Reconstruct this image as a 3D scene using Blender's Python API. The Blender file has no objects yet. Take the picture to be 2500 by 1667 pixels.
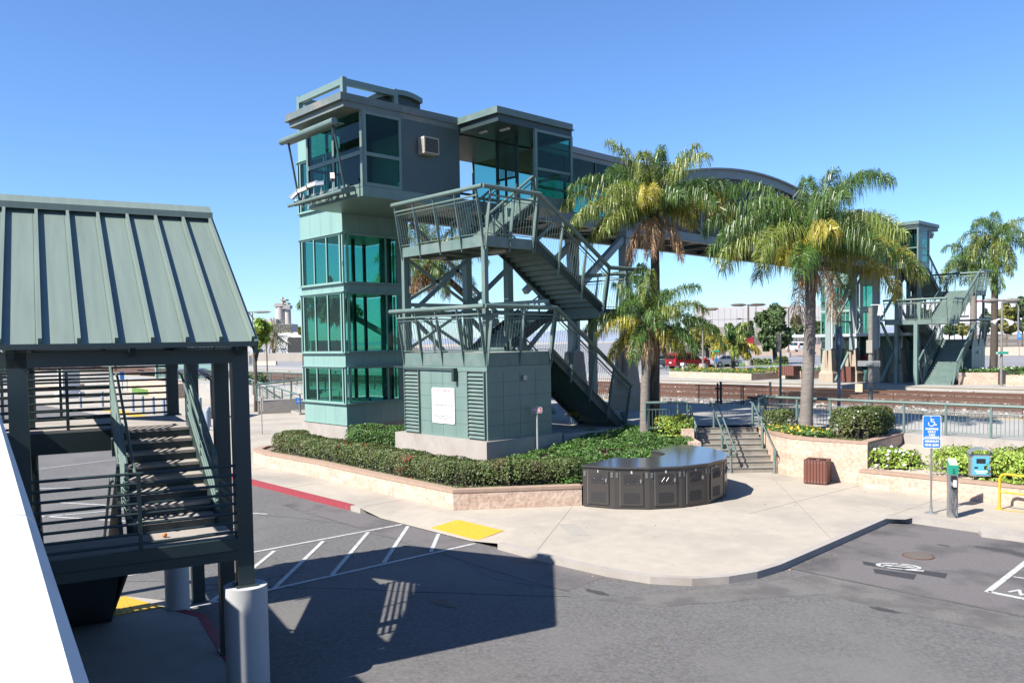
import bpy, math, random
import numpy as np
from mathutils import Matrix, Vector
random.seed(7); RNG = np.random.default_rng(11)
S = bpy.context.scene; COL = S.collection
R_ = math.radians
# ------------------------------------------------------------------ camera model (world X = along the tracks, Y = along the bridge)
F, PITCH, ROLL, YB, YP, EYE, CX, CY = 2027.62, .04522, -.0164, .81617, 1.06225, 4.85, 1250.0, 928.24
def _cam():
    cp, sp = math.cos(PITCH), math.sin(PITCH); cr, sr = math.cos(ROLL), math.sin(ROLL)
    R0 = np.array([[1, 0, 0], [0, -sp, -cp], [0, cp, -sp]]); Rr = np.array([[cr, -sr, 0], [sr, cr, 0], [0, 0, 1]])
    c, s = math.cos(YB), math.sin(YB); B = np.array([[c, -s, 0], [s, c, 0], [0, 0, 1]])
    return (Rr @ R0) @ B.T
RC = _cam()
def ray(px, py): return RC.T @ np.array([(px - CX) / F, (py - CY) / F, 1.0])
def at(px, py, z):
    d = ray(px, py); t = (z - EYE) / d[2]; return (float(d[0] * t), float(d[1] * t), z)
def on_u(px, py, u): d = ray(px, py); t = u / d[0]; return (u, float(d[1] * t), float(EYE + d[2] * t))
def on_v(px, py, v): d = ray(px, py); t = v / d[1]; return (float(d[0] * t), v, float(EYE + d[2] * t))
def dist(p): return float((RC @ (np.array(p) - np.array([0, 0, EYE])))[2])
def zat(px, py, x, y):          # height above (x, y) of the sight line
    d = ray(px, py); t = math.hypot(x, y) / math.hypot(d[0], d[1]); return float(EYE + d[2] * t)
def crop(x0, y0, x1, w):         # pixel reader for one enlarged view of the survey picture
    k = (x1 - x0) / w
    return lambda x, y: (x0 + x * k, y0 + y * k)
zP = crop(1580, 720, 2020, 2300); zO = crop(2180, 660, 2500, 1673); zS = crop(1800, 960, 2500, 2195); zG = crop(960, 860, 1380, 2352)
zN = crop(2000, 720, 2420, 2352); zQ = crop(380, 820, 740, 2352); zL = crop(0, 820, 420, 2195); zW = crop(600, 720, 745, 812)
cam = bpy.data.cameras.new('camera'); camo = bpy.data.objects.new('camera', cam); COL.objects.link(camo); S.camera = camo
m = Matrix.Identity(4)
for i in range(3):
    m[i][0] = RC[0][i]; m[i][1] = -RC[1][i]; m[i][2] = -RC[2][i]
m.translation = (0, 0, EYE); camo.matrix_world = m
cam.sensor_width = 36; cam.lens = F / 2500 * 36; cam.shift_y = (CY - 833.5) / 2500; cam.clip_start = .1; cam.clip_end = 20000
# ------------------------------------------------------------------ light
SUN_EL, SUN_AX = 44.5, .13       # shadows run towards +Y with a slight drift to +X
sd = Vector((SUN_AX, 1, 0)).normalized() * math.cos(R_(SUN_EL)) + Vector((0, 0, -math.sin(R_(SUN_EL))))
sun = bpy.data.lights.new('sun', 'SUN'); suno = bpy.data.objects.new('sun', sun); COL.objects.link(suno)
sun.energy = 5.0; sun.angle = R_(.5); sun.color = (1, .95, .87); suno.rotation_euler = sd.to_track_quat('-Z', 'Y').to_euler()
W = bpy.data.worlds.new('World'); S.world = W; W.use_nodes = True; nt = W.node_tree
sky = nt.nodes.new('ShaderNodeTexSky'); sky.sky_type = 'NISHITA'; sky.sun_disc = False
sky.sun_elevation = R_(SUN_EL); sky.sun_rotation = math.atan2(-sd.x, -sd.y); sky.air_density = 1.0; sky.dust_density = .25; sky.ozone_density = 2.2; sky.altitude = 30
sm = nt.nodes.new('ShaderNodeMix'); sm.data_type = 'RGBA'; sm.blend_type = 'MULTIPLY'; sm.inputs[0].default_value = 1; sm.inputs[7].default_value = (.68, .92, 1.25, 1)
nt.links.new(sky.outputs[0], sm.inputs[6]); nt.links.new(sm.outputs[2], nt.nodes['Background'].inputs[0]); nt.nodes['Background'].inputs[1].default_value = .07
S.view_settings.view_transform = 'Standard'; S.view_settings.look = 'None'; S.view_settings.exposure = 1.28; S.view_settings.gamma = 1
S.render.engine = 'CYCLES'; S.cycles.max_bounces = 8; S.cycles.transparent_max_bounces = 24; S.cycles.use_denoising = True
S.cycles.caustics_reflective = False; S.cycles.caustics_refractive = False
# ------------------------------------------------------------------ materials
MATS = {}; ALB = .62; LEAVE = ('lawn', 'dark twigs', 'bare soil', 'dry mulch')
def mat(name, col, rough=.6, metal=0., var=.12, scale=3., bump=0., bscale=40., dirt=None, island=0., trans=0., spec=.5, stretch=None):
    if name in MATS: return MATS[name]
    M = bpy.data.materials.new(name); M.use_nodes = True; t = M.node_tree; N = t.nodes; b = N['Principled BSDF']
    b.inputs['Roughness'].default_value = rough; b.inputs['Metallic'].default_value = metal; b.inputs['Specular IOR Level'].default_value = spec
    tc = N.new('ShaderNodeTexCoord'); vec = tc.outputs['Object']
    if stretch:
        mp = N.new('ShaderNodeMapping'); mp.inputs['Scale'].default_value = stretch; t.links.new(vec, mp.inputs['Vector']); vec = mp.outputs[0]
    nz = N.new('ShaderNodeTexNoise'); nz.inputs['Scale'].default_value = scale; nz.inputs['Detail'].default_value = 7; nz.inputs['Roughness'].default_value = .65
    t.links.new(vec, nz.inputs['Vector'])
    rp = N.new('ShaderNodeValToRGB'); rp.color_ramp.elements[0].position = .3; rp.color_ramp.elements[1].position = .72
    k_ = 1.0 if (trans or island or name in LEAVE) else ALB; c = Vector(col) * k_
    rp.color_ramp.elements[0].color = (*(c * (1 - var)), 1); rp.color_ramp.elements[1].color = (*(c * (1 + var)), 1)
    t.links.new(nz.outputs['Fac'], rp.inputs[0]); out = rp.outputs[0]
    if dirt:            # (colour, scale, low, high): larger stains
        n2 = N.new('ShaderNodeTexNoise'); n2.inputs['Scale'].default_value = dirt[1]; n2.inputs['Detail'].default_value = 5; n2.inputs['Roughness'].default_value = .6
        t.links.new(vec, n2.inputs['Vector']); r2 = N.new('ShaderNodeMapRange'); r2.inputs[1].default_value = dirt[2]; r2.inputs[2].default_value = dirt[3]
        t.links.new(n2.outputs['Fac'], r2.inputs[0]); mx = N.new('ShaderNodeMix'); mx.data_type = 'RGBA'
        t.links.new(r2.outputs[0], mx.inputs[0]); t.links.new(out, mx.inputs[6]); mx.inputs[7].default_value = (*(Vector(dirt[0]) * k_), 1); out = mx.outputs[2]
    if island:
        g = N.new('ShaderNodeNewGeometry'); mr = N.new('ShaderNodeMapRange'); mr.inputs[3].default_value = 1 - island; mr.inputs[4].default_value = 1 + island
        t.links.new(g.outputs['Random Per Island'], mr.inputs[0]); hs = N.new('ShaderNodeHueSaturation'); t.links.new(mr.outputs[0], hs.inputs['Value'])
        m2 = N.new('ShaderNodeMapRange'); m2.inputs[3].default_value = .475; m2.inputs[4].default_value = .525; t.links.new(g.outputs['Random Per Island'], m2.inputs[0]); t.links.new(m2.outputs[0], hs.inputs['Hue'])
        t.links.new(out, hs.inputs['Color']); out = hs.outputs[0]
    t.links.new(out, b.inputs['Base Color'])
    if bump:
        n3 = N.new('ShaderNodeTexNoise'); n3.inputs['Scale'].default_value = bscale; n3.inputs['Detail'].default_value = 4; t.links.new(vec, n3.inputs['Vector'])
        bp = N.new('ShaderNodeBump'); bp.inputs['Strength'].default_value = bump; bp.inputs['Distance'].default_value = .02
        t.links.new(n3.outputs['Fac'], bp.inputs['Height']); t.links.new(bp.outputs[0], b.inputs['Normal'])
    if trans:           # thin leaf: part of the light passes
        tl = N.new('ShaderNodeBsdfTranslucent'); ms = N.new('ShaderNodeMixShader'); ms.inputs[0].default_value = trans
        t.links.new(out, tl.inputs[0]); t.links.new(b.outputs[0], ms.inputs[1]); t.links.new(tl.outputs[0], ms.inputs[2]); t.links.new(ms.outputs[0], N['Material Output'].inputs[0])
    MATS[name] = M; return M
def glassmat(name, tint, refl=.9):
    M = bpy.data.materials.new(name); M.use_nodes = True; t = M.node_tree; N = t.nodes; N.remove(N['Principled BSDF'])
    tr = N.new('ShaderNodeBsdfTransparent'); tr.inputs[0].default_value = (*tint, 1)
    gl = N.new('ShaderNodeBsdfGlossy'); gl.inputs['Roughness'].default_value = .02; gl.inputs[0].default_value = (refl, refl, refl, 1)
    lw_ = N.new('ShaderNodeLayerWeight'); lw_.inputs[0].default_value = .25; ge = N.new('ShaderNodeNewGeometry'); sb = N.new('ShaderNodeMath'); sb.operation = 'SUBTRACT'; sb.inputs[0].default_value = 1; t.links.new(ge.outputs['Backfacing'], sb.inputs[1])
    fr = N.new('ShaderNodeMath'); fr.operation = 'MULTIPLY'; t.links.new(lw_.outputs['Fresnel'], fr.inputs[0]); t.links.new(sb.outputs[0], fr.inputs[1]); ms = N.new('ShaderNodeMixShader')
    mc = N.new('ShaderNodeMix'); mc.data_type = 'RGBA'; mc.inputs[6].default_value = (*tint, 1); mc.inputs[7].default_value = (1, 1, 1, 1); t.links.new(ge.outputs['Backfacing'], mc.inputs[0]); t.links.new(mc.outputs[2], tr.inputs[0])
    t.links.new(fr.outputs[0], ms.inputs[0]); t.links.new(tr.outputs[0], ms.inputs[1]); t.links.new(gl.outputs[0], ms.inputs[2]); t.links.new(ms.outputs[0], N['Material Output'].inputs[0])
    MATS[name] = M; return M
def blockmat(name, c1, c2, mortar, bw=.4, bh=.2, plane='both'):
    M = bpy.data.materials.new(name); M.use_nodes = True; t = M.node_tree; N = t.nodes; b = N['Principled BSDF']; b.inputs['Roughness'].default_value = .9
    tc = N.new('ShaderNodeTexCoord'); sp = N.new('ShaderNodeSeparateXYZ'); t.links.new(tc.outputs['Object'], sp.inputs[0])
    ad = N.new('ShaderNodeMath'); ad.operation = 'ADD'; t.links.new(sp.outputs[0], ad.inputs[0]); t.links.new(sp.outputs[1], ad.inputs[1])
    cb = N.new('ShaderNodeCombineXYZ'); t.links.new(ad.outputs[0], cb.inputs[0]); t.links.new(sp.outputs[2], cb.inputs[1])
    br = N.new('ShaderNodeTexBrick'); br.inputs['Scale'].default_value = 1; br.inputs['Brick Width'].default_value = bw; br.inputs['Row Height'].default_value = bh; br.inputs['Mortar Size'].default_value = .008; br.inputs['Bias'].default_value = 0
    br.inputs['Color1'].default_value = (*(Vector(c1) * .78), 1); br.inputs['Color2'].default_value = (*(Vector(c2) * .78), 1); br.inputs['Mortar'].default_value = (*(Vector(mortar) * .78), 1); t.links.new(cb.outputs[0], br.inputs['Vector'])
    nz = N.new('ShaderNodeTexNoise'); nz.inputs['Scale'].default_value = 9; nz.inputs['Detail'].default_value = 8; t.links.new(tc.outputs['Object'], nz.inputs['Vector'])
    n2 = N.new('ShaderNodeTexNoise'); n2.inputs['Scale'].default_value = .9; n2.inputs['Detail'].default_value = 6; n2.inputs['Roughness'].default_value = .7; t.links.new(tc.outputs['Object'], n2.inputs['Vector'])
    r2 = N.new('ShaderNodeMapRange'); r2.inputs[1].default_value = .56; r2.inputs[2].default_value = .75; r2.inputs[4].default_value = .55; t.links.new(n2.outputs['Fac'], r2.inputs[0])
    mx = N.new('ShaderNodeMix'); mx.data_type = 'RGBA'; mx.blend_type = 'OVERLAY'; mx.inputs[0].default_value = .5; t.links.new(br.outputs['Color'], mx.inputs[6]); t.links.new(nz.outputs['Fac'], mx.inputs[7])
    hs = N.new('ShaderNodeHueSaturation'); hs.inputs['Saturation'].default_value = .85; t.links.new(mx.outputs[2], hs.inputs['Color'])
    m3 = N.new('ShaderNodeMix'); m3.data_type = 'RGBA'; t.links.new(r2.outputs[0], m3.inputs[0]); t.links.new(hs.outputs[0], m3.inputs[6]); m3.inputs[7].default_value = (.45, .39, .34, 1)
    t.links.new(m3.outputs[2], b.inputs['Base Color'])
    bp = N.new('ShaderNodeBump'); bp.inputs['Strength'].default_value = .7; bp.inputs['Distance'].default_value = .03
    mm = N.new('ShaderNodeMath'); mm.operation = 'MULTIPLY_ADD'; mm.inputs[1].default_value = -1.2; t.links.new(br.outputs['Fac'], mm.inputs[0]); t.links.new(nz.outputs['Fac'], mm.inputs[2]); t.links.new(mm.outputs[0], bp.inputs['Height']); t.links.new(bp.outputs[0], b.inputs['Normal'])
    MATS[name] = M; return M
def meshscreen(name, col, step=.07, wire=.16):      # wire mesh: crossed diagonal wires, open between
    M = bpy.data.materials.new(name); M.use_nodes = True; t = M.node_tree; N = t.nodes; b = N['Principled BSDF']; b.inputs['Base Color'].default_value = (*col, 1); b.inputs['Roughness'].default_value = .6
    tc = N.new('ShaderNodeTexCoord'); sp = N.new('ShaderNodeSeparateXYZ'); t.links.new(tc.outputs['Object'], sp.inputs[0])
    h = N.new('ShaderNodeMath'); h.operation = 'ADD'; t.links.new(sp.outputs[0], h.inputs[0]); t.links.new(sp.outputs[1], h.inputs[1]); res = []
    for op in ('ADD', 'SUBTRACT'):
        a = N.new('ShaderNodeMath'); a.operation = op; t.links.new(h.outputs[0], a.inputs[0]); t.links.new(sp.outputs[2], a.inputs[1])
        p = N.new('ShaderNodeMath'); p.operation = 'PINGPONG'; p.inputs[1].default_value = step / 2; t.links.new(a.outputs[0], p.inputs[0])
        l = N.new('ShaderNodeMath'); l.operation = 'LESS_THAN'; l.inputs[1].default_value = step / 2 * wire; t.links.new(p.outputs[0], l.inputs[0]); res.append(l)
    mx = N.new('ShaderNodeMath'); mx.operation = 'MAXIMUM'; t.links.new(res[0].outputs[0], mx.inputs[0]); t.links.new(res[1].outputs[0], mx.inputs[1])
    tr = N.new('ShaderNodeBsdfTransparent'); ms = N.new('ShaderNodeMixShader'); t.links.new(mx.outputs[0], ms.inputs[0]); t.links.new(tr.outputs[0], ms.inputs[1]); t.links.new(b.outputs[0], ms.inputs[2]); t.links.new(ms.outputs[0], N['Material Output'].inputs[0])
    MATS[name] = M; return M
STEEL = mat('green grey steel paint', (.15, .225, .2), .42, 0, .14, 2.5, dirt=((.22, .26, .235), 1.2, .5, .75))
STEELD = mat('shaded dark green steel paint', (.034, .058, .058), .45, 0, .12, 2)  # dark green with the deep shade of unlit parts put into the colour
TEAL = mat('pale teal panel', (.27, .44, .39), .38, 0, .08, 1.6, stretch=(1.3, 1.3, .3))
PANEL = mat('green grey wall panel', (.19, .285, .25), .4, 0, .1, 1.6, stretch=(1.3, 1.3, .3), dirt=((.22, .29, .27), .7, .52, .8))
ROOFM = mat('green roof sheet', (.22, .28, .24), .45, 0, .12, 9, stretch=(1, .06, .06))
CONC = mat('concrete wall', (.45, .41, .37), .9, 0, .14, 2.2, .25, 60, dirt=((.34, .29, .25), 1.1, .5, .75))
PAVE = mat('concrete paving', (.5, .445, .365), .9, 0, .09, 2.2, .2, 90, dirt=((.37, .335, .285), .3, .47, .7))
PLATM = mat('platform concrete', (.44, .42, .39), .9, 0, .1, 1.2, dirt=((.35, .33, .31), .4, .5, .75))
ASPH = mat('asphalt', (.158, .151, .146), .92, 0, .42, 17, .6, 120, dirt=((.205, .197, .187), .3, .45, .75))
ASPHD = mat('newer asphalt', (.172, .156, .153), .9, 0, .25, 20, .3, 160, dirt=((.078, .073, .073), .6, .5, .7))
WHITE = mat('white road paint', (.6, .6, .58), .7, 0, .12, 14, dirt=((.3, .3, .3), 9, .52, .7))
WALLW = mat('white parapet paint', (.86, .85, .835), .85, 0, .04, 3, .2, 60, dirt=((.7, .68, .65), 1.3, .52, .75))
REDK = mat('red kerb paint', (.36, .045, .06), .7, 0, .15, 8, dirt=((.3, .2, .18), 7, .62, .75))
YEL = mat('yellow tactile paving', (.78, .46, .03), .7, 0, .08, 20, .8, 60)
YELP = mat('yellow paint', (.78, .5, .03), .4, 0, .05)
BLOCK = blockmat('split face block', (.5, .32, .22), (.6, .42, .3), (.62, .47, .36))
SOIL = mat('bare soil', (.16, .115, .085), .95, 0, .3, 12, .6, 30)
SAND = mat('dry mulch', (.33, .28, .23), .95, 0, .3, 25, .6, 40)
HEDGE = mat('hedge leaves', (.085, .115, .028), .55, 0, .25, 1.4, island=.45, trans=.25, dirt=((.14, .085, .045), .9, .55, .8))
LAWN = mat('ground cover leaves', (.075, .15, .03), .55, 0, .3, 1.0, island=.45, trans=.25)
LIME = mat('light green shrub leaves', (.25, .34, .05), .55, 0, .25, 1.2, island=.45, trans=.3)
TREEM = mat('tree leaves', (.075, .115, .04), .55, 0, .25, .8, island=.5, trans=.2)
TREEL = mat('yellow green tree leaves', (.19, .19, .045), .55, 0, .25, .8, island=.45, trans=.25)
FLR = mat('red flowers', (.5, .012, .02), .6, 0, .1); FLY = mat('yellow flowers', (.75, .45, .02), .6, 0, .1); FLW = mat('white flowers', (.75, .75, .7), .6, 0, .05)
PGREEN = mat('palm leaflets green', (.072, .13, .024), .38, 0, .2, .8, island=.35, trans=.25)
PYEL = mat('palm leaflets yellow', (.32, .28, .04), .4, 0, .25, 1.2, island=.35, trans=.3)
PMID = mat('palm leaflets olive', (.16, .2, .035), .4, 0, .25, 1.0, island=.35, trans=.28)
PDEAD = mat('dead palm fronds', (.42, .27, .16), .8, 0, .25, 2, island=.3, trans=.1)
BARK = mat('palm trunk', (.25, .215, .19), .9, 0, .25, 3, .5, 20, stretch=(1, 1, 4)); BARKD = mat('dark bark', (.09, .07, .055), .9, 0, .3, 6, .6, 20)
LOCK = mat('dark bronze lockers', (.072, .066, .062), .28, .15, .05, 2, spec=.6); LOCKD = mat('perforated steel', (.03, .028, .028), .6)
STEELW = mat('galvanised steel', (.5, .52, .53), .4, .6, .1, 8); ALU = mat('brushed aluminium', (.55, .56, .57), .3, .7, .05)
WOODB = mat('brown plastic slats', (.2, .072, .05), .5, 0, .12, 5, stretch=(8, 8, 1)); BLACKM = mat('black rubber', (.015, .015, .016), .6)
SIGNW = mat('white sign face', (.82, .82, .82), .5, 0, .02); SIGNR = mat('red sign face', (.45, .03, .05), .45); SIGNB = mat('blue sign face', (.02, .2, .68), .4, 0, .03); SIGNG = mat('green sign face', (.03, .38, .27), .4)
INK = mat('grey ink', (.12, .12, .12), .7); REDI = mat('red ink', (.6, .1, .12), .7); LTBL = mat('light blue panel', (.12, .5, .72), .4, 0, .04)
CAMW = mat('white camera housing', (.75, .72, .68), .5); BEIGE = mat('beige appliance', (.55, .49, .42), .5)
BALL = mat('track ballast', (.3, .27, .24), .95, 0, .55, 14, 1.0, 22); RUST = mat('rusty rail', (.15, .07, .045), .75, 0, .25, 12); TIE = mat('weathered sleeper', (.3, .23, .18), .9, 0, .3, 8)
LOTM = mat('light worn asphalt', (.3, .3, .31), .9, 0, .1, 2, dirt=((.24, .24, .25), .12, .45, .7)); TAN = blockmat('tan block wall', (.5, .36, .27), (.55, .41, .32), (.48, .36, .28), .6, .3)
STUC = mat('pale warehouse wall', (.55, .53, .53), .9, 0, .04, .2); CREAM = mat('cream wall', (.72, .64, .48), .9, 0, .05, .3); WALLG = mat('grey shed wall', (.42, .45, .5), .8, 0, .1, 1)
PIER = mat('tan cast concrete', (.45, .37, .28), .9, 0, .1, 2, .2, 50); SCRN = mat('dark perforated screen', (.03, .032, .042), .6, 0, .2, 3)
BROWNP = mat('brown lamp post', (.16, .12, .09), .6); GREENP = mat('green post paint', (.05, .16, .14), .45); BLUEP = mat('dark blue post paint', (.03, .06, .13), .45); GREYP = mat('weathered grey post', (.27, .25, .22), .8, 0, .25, 8)
LBLUE = mat('pale blue bollard paint', (.32, .4, .52), .5); CARR = mat('red car paint', (.22, .01, .015), .25, 0, .03); CARB = mat('dark blue car paint', (.012, .03, .1), .22); CARW = mat('white car paint', (.75, .75, .75), .3); CARGL = mat('car glass', (.012, .015, .018), .08)
TAILL = mat('tail lamp red', (.6, .01, .01), .2); HILLM = mat('haze blue hills', (.3, .36, .45), 1, 0, .08, .002); SKIN = mat('skin', (.32, .19, .13), .6); CLOTH = mat('dark clothing', (.025, .03, .04), .9); HAIRM = mat('dark hair', (.012, .01, .01), .6)  # hill colour is blue because distance haze is put into it
TIMB = mat('timber ceiling boards', (.22, .13, .045), .7, 0, .15, 4)
GLASS = glassmat('green tinted glass', (.24, .6, .5)); GLASSD = glassmat('dark green tinted glass', (.16, .48, .44)); GLASSL = glassmat('pale green glass', (.55, .86, .84))
CHAIN = meshscreen('chain link', (.16, .1, .07), .09, .05); CHAINB = meshscreen('rail infill mesh', (.05, .05, .05), .12, .1)
# ------------------------------------------------------------------ mesh helpers
class MB:
    def __init__(s): s.v = []; s.f = []; s.mi = []; s.m = 0
    def add(s, vs, fs):
        n = len(s.v); s.v += [tuple(map(float, p)) for p in vs]; s.f += [tuple(i + n for i in q) for q in fs]; s.mi += [s.m] * len(fs); return s
    def box(s, x0, x1, y0, y1, z0, z1):
        return s.add([(x0, y0, z0), (x1, y0, z0), (x1, y1, z0), (x0, y1, z0), (x0, y0, z1), (x1, y0, z1), (x1, y1, z1), (x0, y1, z1)], [(0, 3, 2, 1), (4, 5, 6, 7), (0, 1, 5, 4), (1, 2, 6, 5), (2, 3, 7, 6), (3, 0, 4, 7)])
    def frust(s, cx, cy, z0, z1, a0, b0, a1, b1):
        return s.add([(cx - a0, cy - b0, z0), (cx + a0, cy - b0, z0), (cx + a0, cy + b0, z0), (cx - a0, cy + b0, z0), (cx - a1, cy - b1, z1), (cx + a1, cy - b1, z1), (cx + a1, cy + b1, z1), (cx - a1, cy + b1, z1)], [(0, 3, 2, 1), (4, 5, 6, 7), (0, 1, 5, 4), (1, 2, 6, 5), (2, 3, 7, 6), (3, 0, 4, 7)])
    def bar(s, p, q, w, h, up=(0, 0, 1)):
        p = Vector(p); q = Vector(q); d = (q - p).normalized(); u = Vector(up)
        if abs(d.dot(u)) > .98: u = Vector((0, 1, 0)) if abs(d.y) < .9 else Vector((1, 0, 0))
        a = d.cross(u).normalized() * w / 2; b = a.cross(d).normalized() * h / 2
        vs = [p - a - b, p + a - b, p + a + b, p - a + b, q - a - b, q + a - b, q + a + b, q - a + b]
        return s.add(vs, [(0, 1, 2, 3), (7, 6, 5, 4), (0, 4, 5, 1), (1, 5, 6, 2), (2, 6, 7, 3), (3, 7, 4, 0)])
    def tube(s, pts, r, n=8, cap=True):
        pts = [Vector(p) for p in pts]; rs = r if isinstance(r, (list, tuple)) else [r] * len(pts); base = len(s.v); rings = []
        ref = None
        for i, p in enumerate(pts):
            d = (pts[min(i + 1, len(pts) - 1)] - pts[max(i - 1, 0)]).normalized()
            if ref is None or abs(d.dot(ref)) > .95: ref = Vector((0, 0, 1)) if abs(d.z) < .9 else Vector((1, 0, 0))
            a = d.cross(ref).normalized(); b = a.cross(d).normalized(); ref = b
            for k in range(n):
                t = 2 * math.pi * k / n; rings.append(p + (a * math.cos(t) + b * math.sin(t)) * rs[i])
        fs = []
        for i in range(len(pts) - 1):
            for k in range(n): fs.append((i * n + k, i * n + (k + 1) % n, (i + 1) * n + (k + 1) % n, (i + 1) * n + k))
        if cap: fs.append(tuple(range(n - 1, -1, -1))); fs.append(tuple((len(pts) - 1) * n + k for k in range(n)))
        return s.add(rings, fs)
    def cyl(s, x, y, z0, z1, r, n=16, r1=None): return s.tube([(x, y, z0), (x, y, z1)], [r, r if r1 is None else r1], n)
    def prism(s, poly, z0, z1):
        n = len(poly)
        if sum(poly[i][0] * poly[(i + 1) % n][1] - poly[(i + 1) % n][0] * poly[i][1] for i in range(n)) < 0: poly = poly[::-1]
        vs = [(p[0], p[1], z0) for p in poly] + [(p[0], p[1], z1) for p in poly]
        return s.add(vs, [tuple(range(n - 1, -1, -1)), tuple(range(n, 2 * n))] + [(i, (i + 1) % n, n + (i + 1) % n, n + i) for i in range(n)])
    def sheet(s, poly, z):
        n = len(poly)
        if sum(poly[i][0] * poly[(i + 1) % n][1] - poly[(i + 1) % n][0] * poly[i][1] for i in range(n)) < 0: poly = poly[::-1]
        return s.add([(p[0], p[1], z) for p in poly], [tuple(range(n))])
    def ball(s, c, rx, ry, rz, n=10, k=6):
        vs = [(c[0], c[1], c[2] - rz)]; 
        for i in range(1, k):
            t = math.pi * i / k - math.pi / 2
            for j in range(n): a = 2 * math.pi * j / n; vs.append((c[0] + rx * math.cos(t) * math.cos(a), c[1] + ry * math.cos(t) * math.sin(a), c[2] + rz * math.sin(t)))
        vs.append((c[0], c[1], c[2] + rz)); fs = [(0, 1 + (j + 1) % n, 1 + j) for j in range(n)]
        for i in range(k - 2):
            for j in range(n): a = 1 + i * n; fs.append((a + j, a + (j + 1) % n, a + n + (j + 1) % n, a + n + j))
        a = 1 + (k - 2) * n; fs += [(a + j, a + (j + 1) % n, len(vs) - 1) for j in range(n)]
        return s.add(vs, fs)
    def build(s, name, mats, parent=None, smooth=False, T=None):
        if not isinstance(mats, (list, tuple)): mats = [mats]
        vs = s.v
        if T: vs = [T(p) for p in vs]
        fs = s.f
        if T and getattr(T, 'flip', False): fs = [q[::-1] for q in fs]
        o = ORG.get(parent.name) if parent else None
        root = parent
        while root is not None and o is None and root.parent: root = root.parent; o = ORG.get(root.name)
        if o is not None: vs = [(p[0] - o[0], p[1] - o[1], p[2] - o[2]) for p in vs]
        me = bpy.data.meshes.new(name); me.from_pydata(vs, [], fs)
        for mm in mats: me.materials.append(mm)
        if len(mats) > 1: me.polygons.foreach_set('material_index', s.mi)
        if smooth:
            me.polygons.foreach_set('use_smooth', [True] * len(me.polygons)); me.set_sharp_from_angle(angle=R_(42))
        me.update(); ob = bpy.data.objects.new(name, me); COL.objects.link(ob)
        if parent: ob.parent = parent
        return ob
ORG = {}
def tag(o, label=None, cat=None, group=None, kind=None):
    for k, v in (('label', label), ('category', cat), ('group', group), ('kind', kind)):
        if v: o[k] = v
    return o
def thing(name, label, cat, loc=(0, 0, 0), rz=0, group=None, local=False):
    o = bpy.data.objects.new(name, None); COL.objects.link(o); o.location = loc; o.rotation_euler = (0, 0, rz); o.empty_display_size = .2
    if not local: ORG[o.name] = loc
    return tag(o, label, cat, group)
def copy_tree(o, parent=None):
    c = o.copy(); COL.objects.link(c); c.parent = parent
    for ch in list(o.children): copy_tree(ch, c)
    return c
def text(s, size, pos, right, up, m_, parent, name='lettering', align='CENTER', bold=0., depth=.002):
    cu = bpy.data.curves.new('t', 'FONT'); cu.body = s; cu.size = size; cu.align_x = align; cu.align_y = 'CENTER'; cu.offset = bold; cu.resolution_u = 2; cu.extrude = depth
    ob = bpy.data.objects.new('t', cu); COL.objects.link(ob); dg = bpy.context.evaluated_depsgraph_get(); me = bpy.data.meshes.new_from_object(ob.evaluated_get(dg)); bpy.data.objects.remove(ob)
    r = Vector(right).normalized(); u = Vector(up).normalized(); n = r.cross(u); M = Matrix((r, u, n)).transposed().to_4x4(); M.translation = Vector(pos)
    me.transform(M); mb = MB(); mb.add([v.co[:] for v in me.vertices], [tuple(p.vertices) for p in me.polygons]); bpy.data.meshes.remove(me)
    return mb.build(name, m_, parent)
def rrect(w, h, r, n=4):
    pts = []
    for cx, cy, a0 in ((w / 2 - r, h / 2 - r, 0), (-w / 2 + r, h / 2 - r, 90), (-w / 2 + r, -h / 2 + r, 180), (w / 2 - r, -h / 2 + r, 270)):
        for i in range(n + 1): a = R_(a0 + 90 * i / n); pts.append((cx + r * math.cos(a), cy + r * math.sin(a)))
    return pts
def plate(mb, poly, c, right, up, th):   # flat polygon (in right/up axes) extruded along its normal
    r = Vector(right).normalized(); u = Vector(up).normalized(); n = r.cross(u); c = Vector(c); k = len(poly)
    vs = [c + r * p[0] + u * p[1] for p in poly] + [c + r * p[0] + u * p[1] + n * th for p in poly]
    return mb.add(vs, [tuple(range(k - 1, -1, -1)), tuple(range(k, 2 * k))] + [(i, (i + 1) % k, k + (i + 1) % k, k + i) for i in range(k)])
def leaf_mesh(name, pts, nrm, size, m_, parent=None, jitter=.7, aspect=.6, mats=None, mi=None):
    """many small leaf quads at pts"""
    n = len(pts); P = np.asarray(pts, float); Nn = np.asarray(nrm, float) + RNG.normal(0, jitter, (n, 3)); Nn /= np.linalg.norm(Nn, axis=1)[:, None] + 1e-9
    a = np.cross(Nn, RNG.normal(0, 1, (n, 3))); a /= np.linalg.norm(a, axis=1)[:, None] + 1e-9; b = np.cross(Nn, a)
    s = (size * RNG.uniform(.6, 1.4, n))[:, None]; a = a * s; b = b * s * aspect
    V = np.stack([P - a, P + b * .9 - a * .1, P + a, P - b * .9 - a * .1], 1).reshape(-1, 3)
    if parent is not None and parent.name in ORG: V = V - np.array(ORG[parent.name])
    me = bpy.data.meshes.new(name); me.from_pydata(V.tolist(), [], np.arange(4 * n).reshape(-1, 4).tolist())
    for mm in (mats or [m_]): me.materials.append(mm)
    if mi is not None: me.polygons.foreach_set('material_index', [int(x) for x in mi])
    ob = bpy.data.objects.new(name, me); COL.objects.link(ob)
    if parent: ob.parent = parent
    return ob
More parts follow.
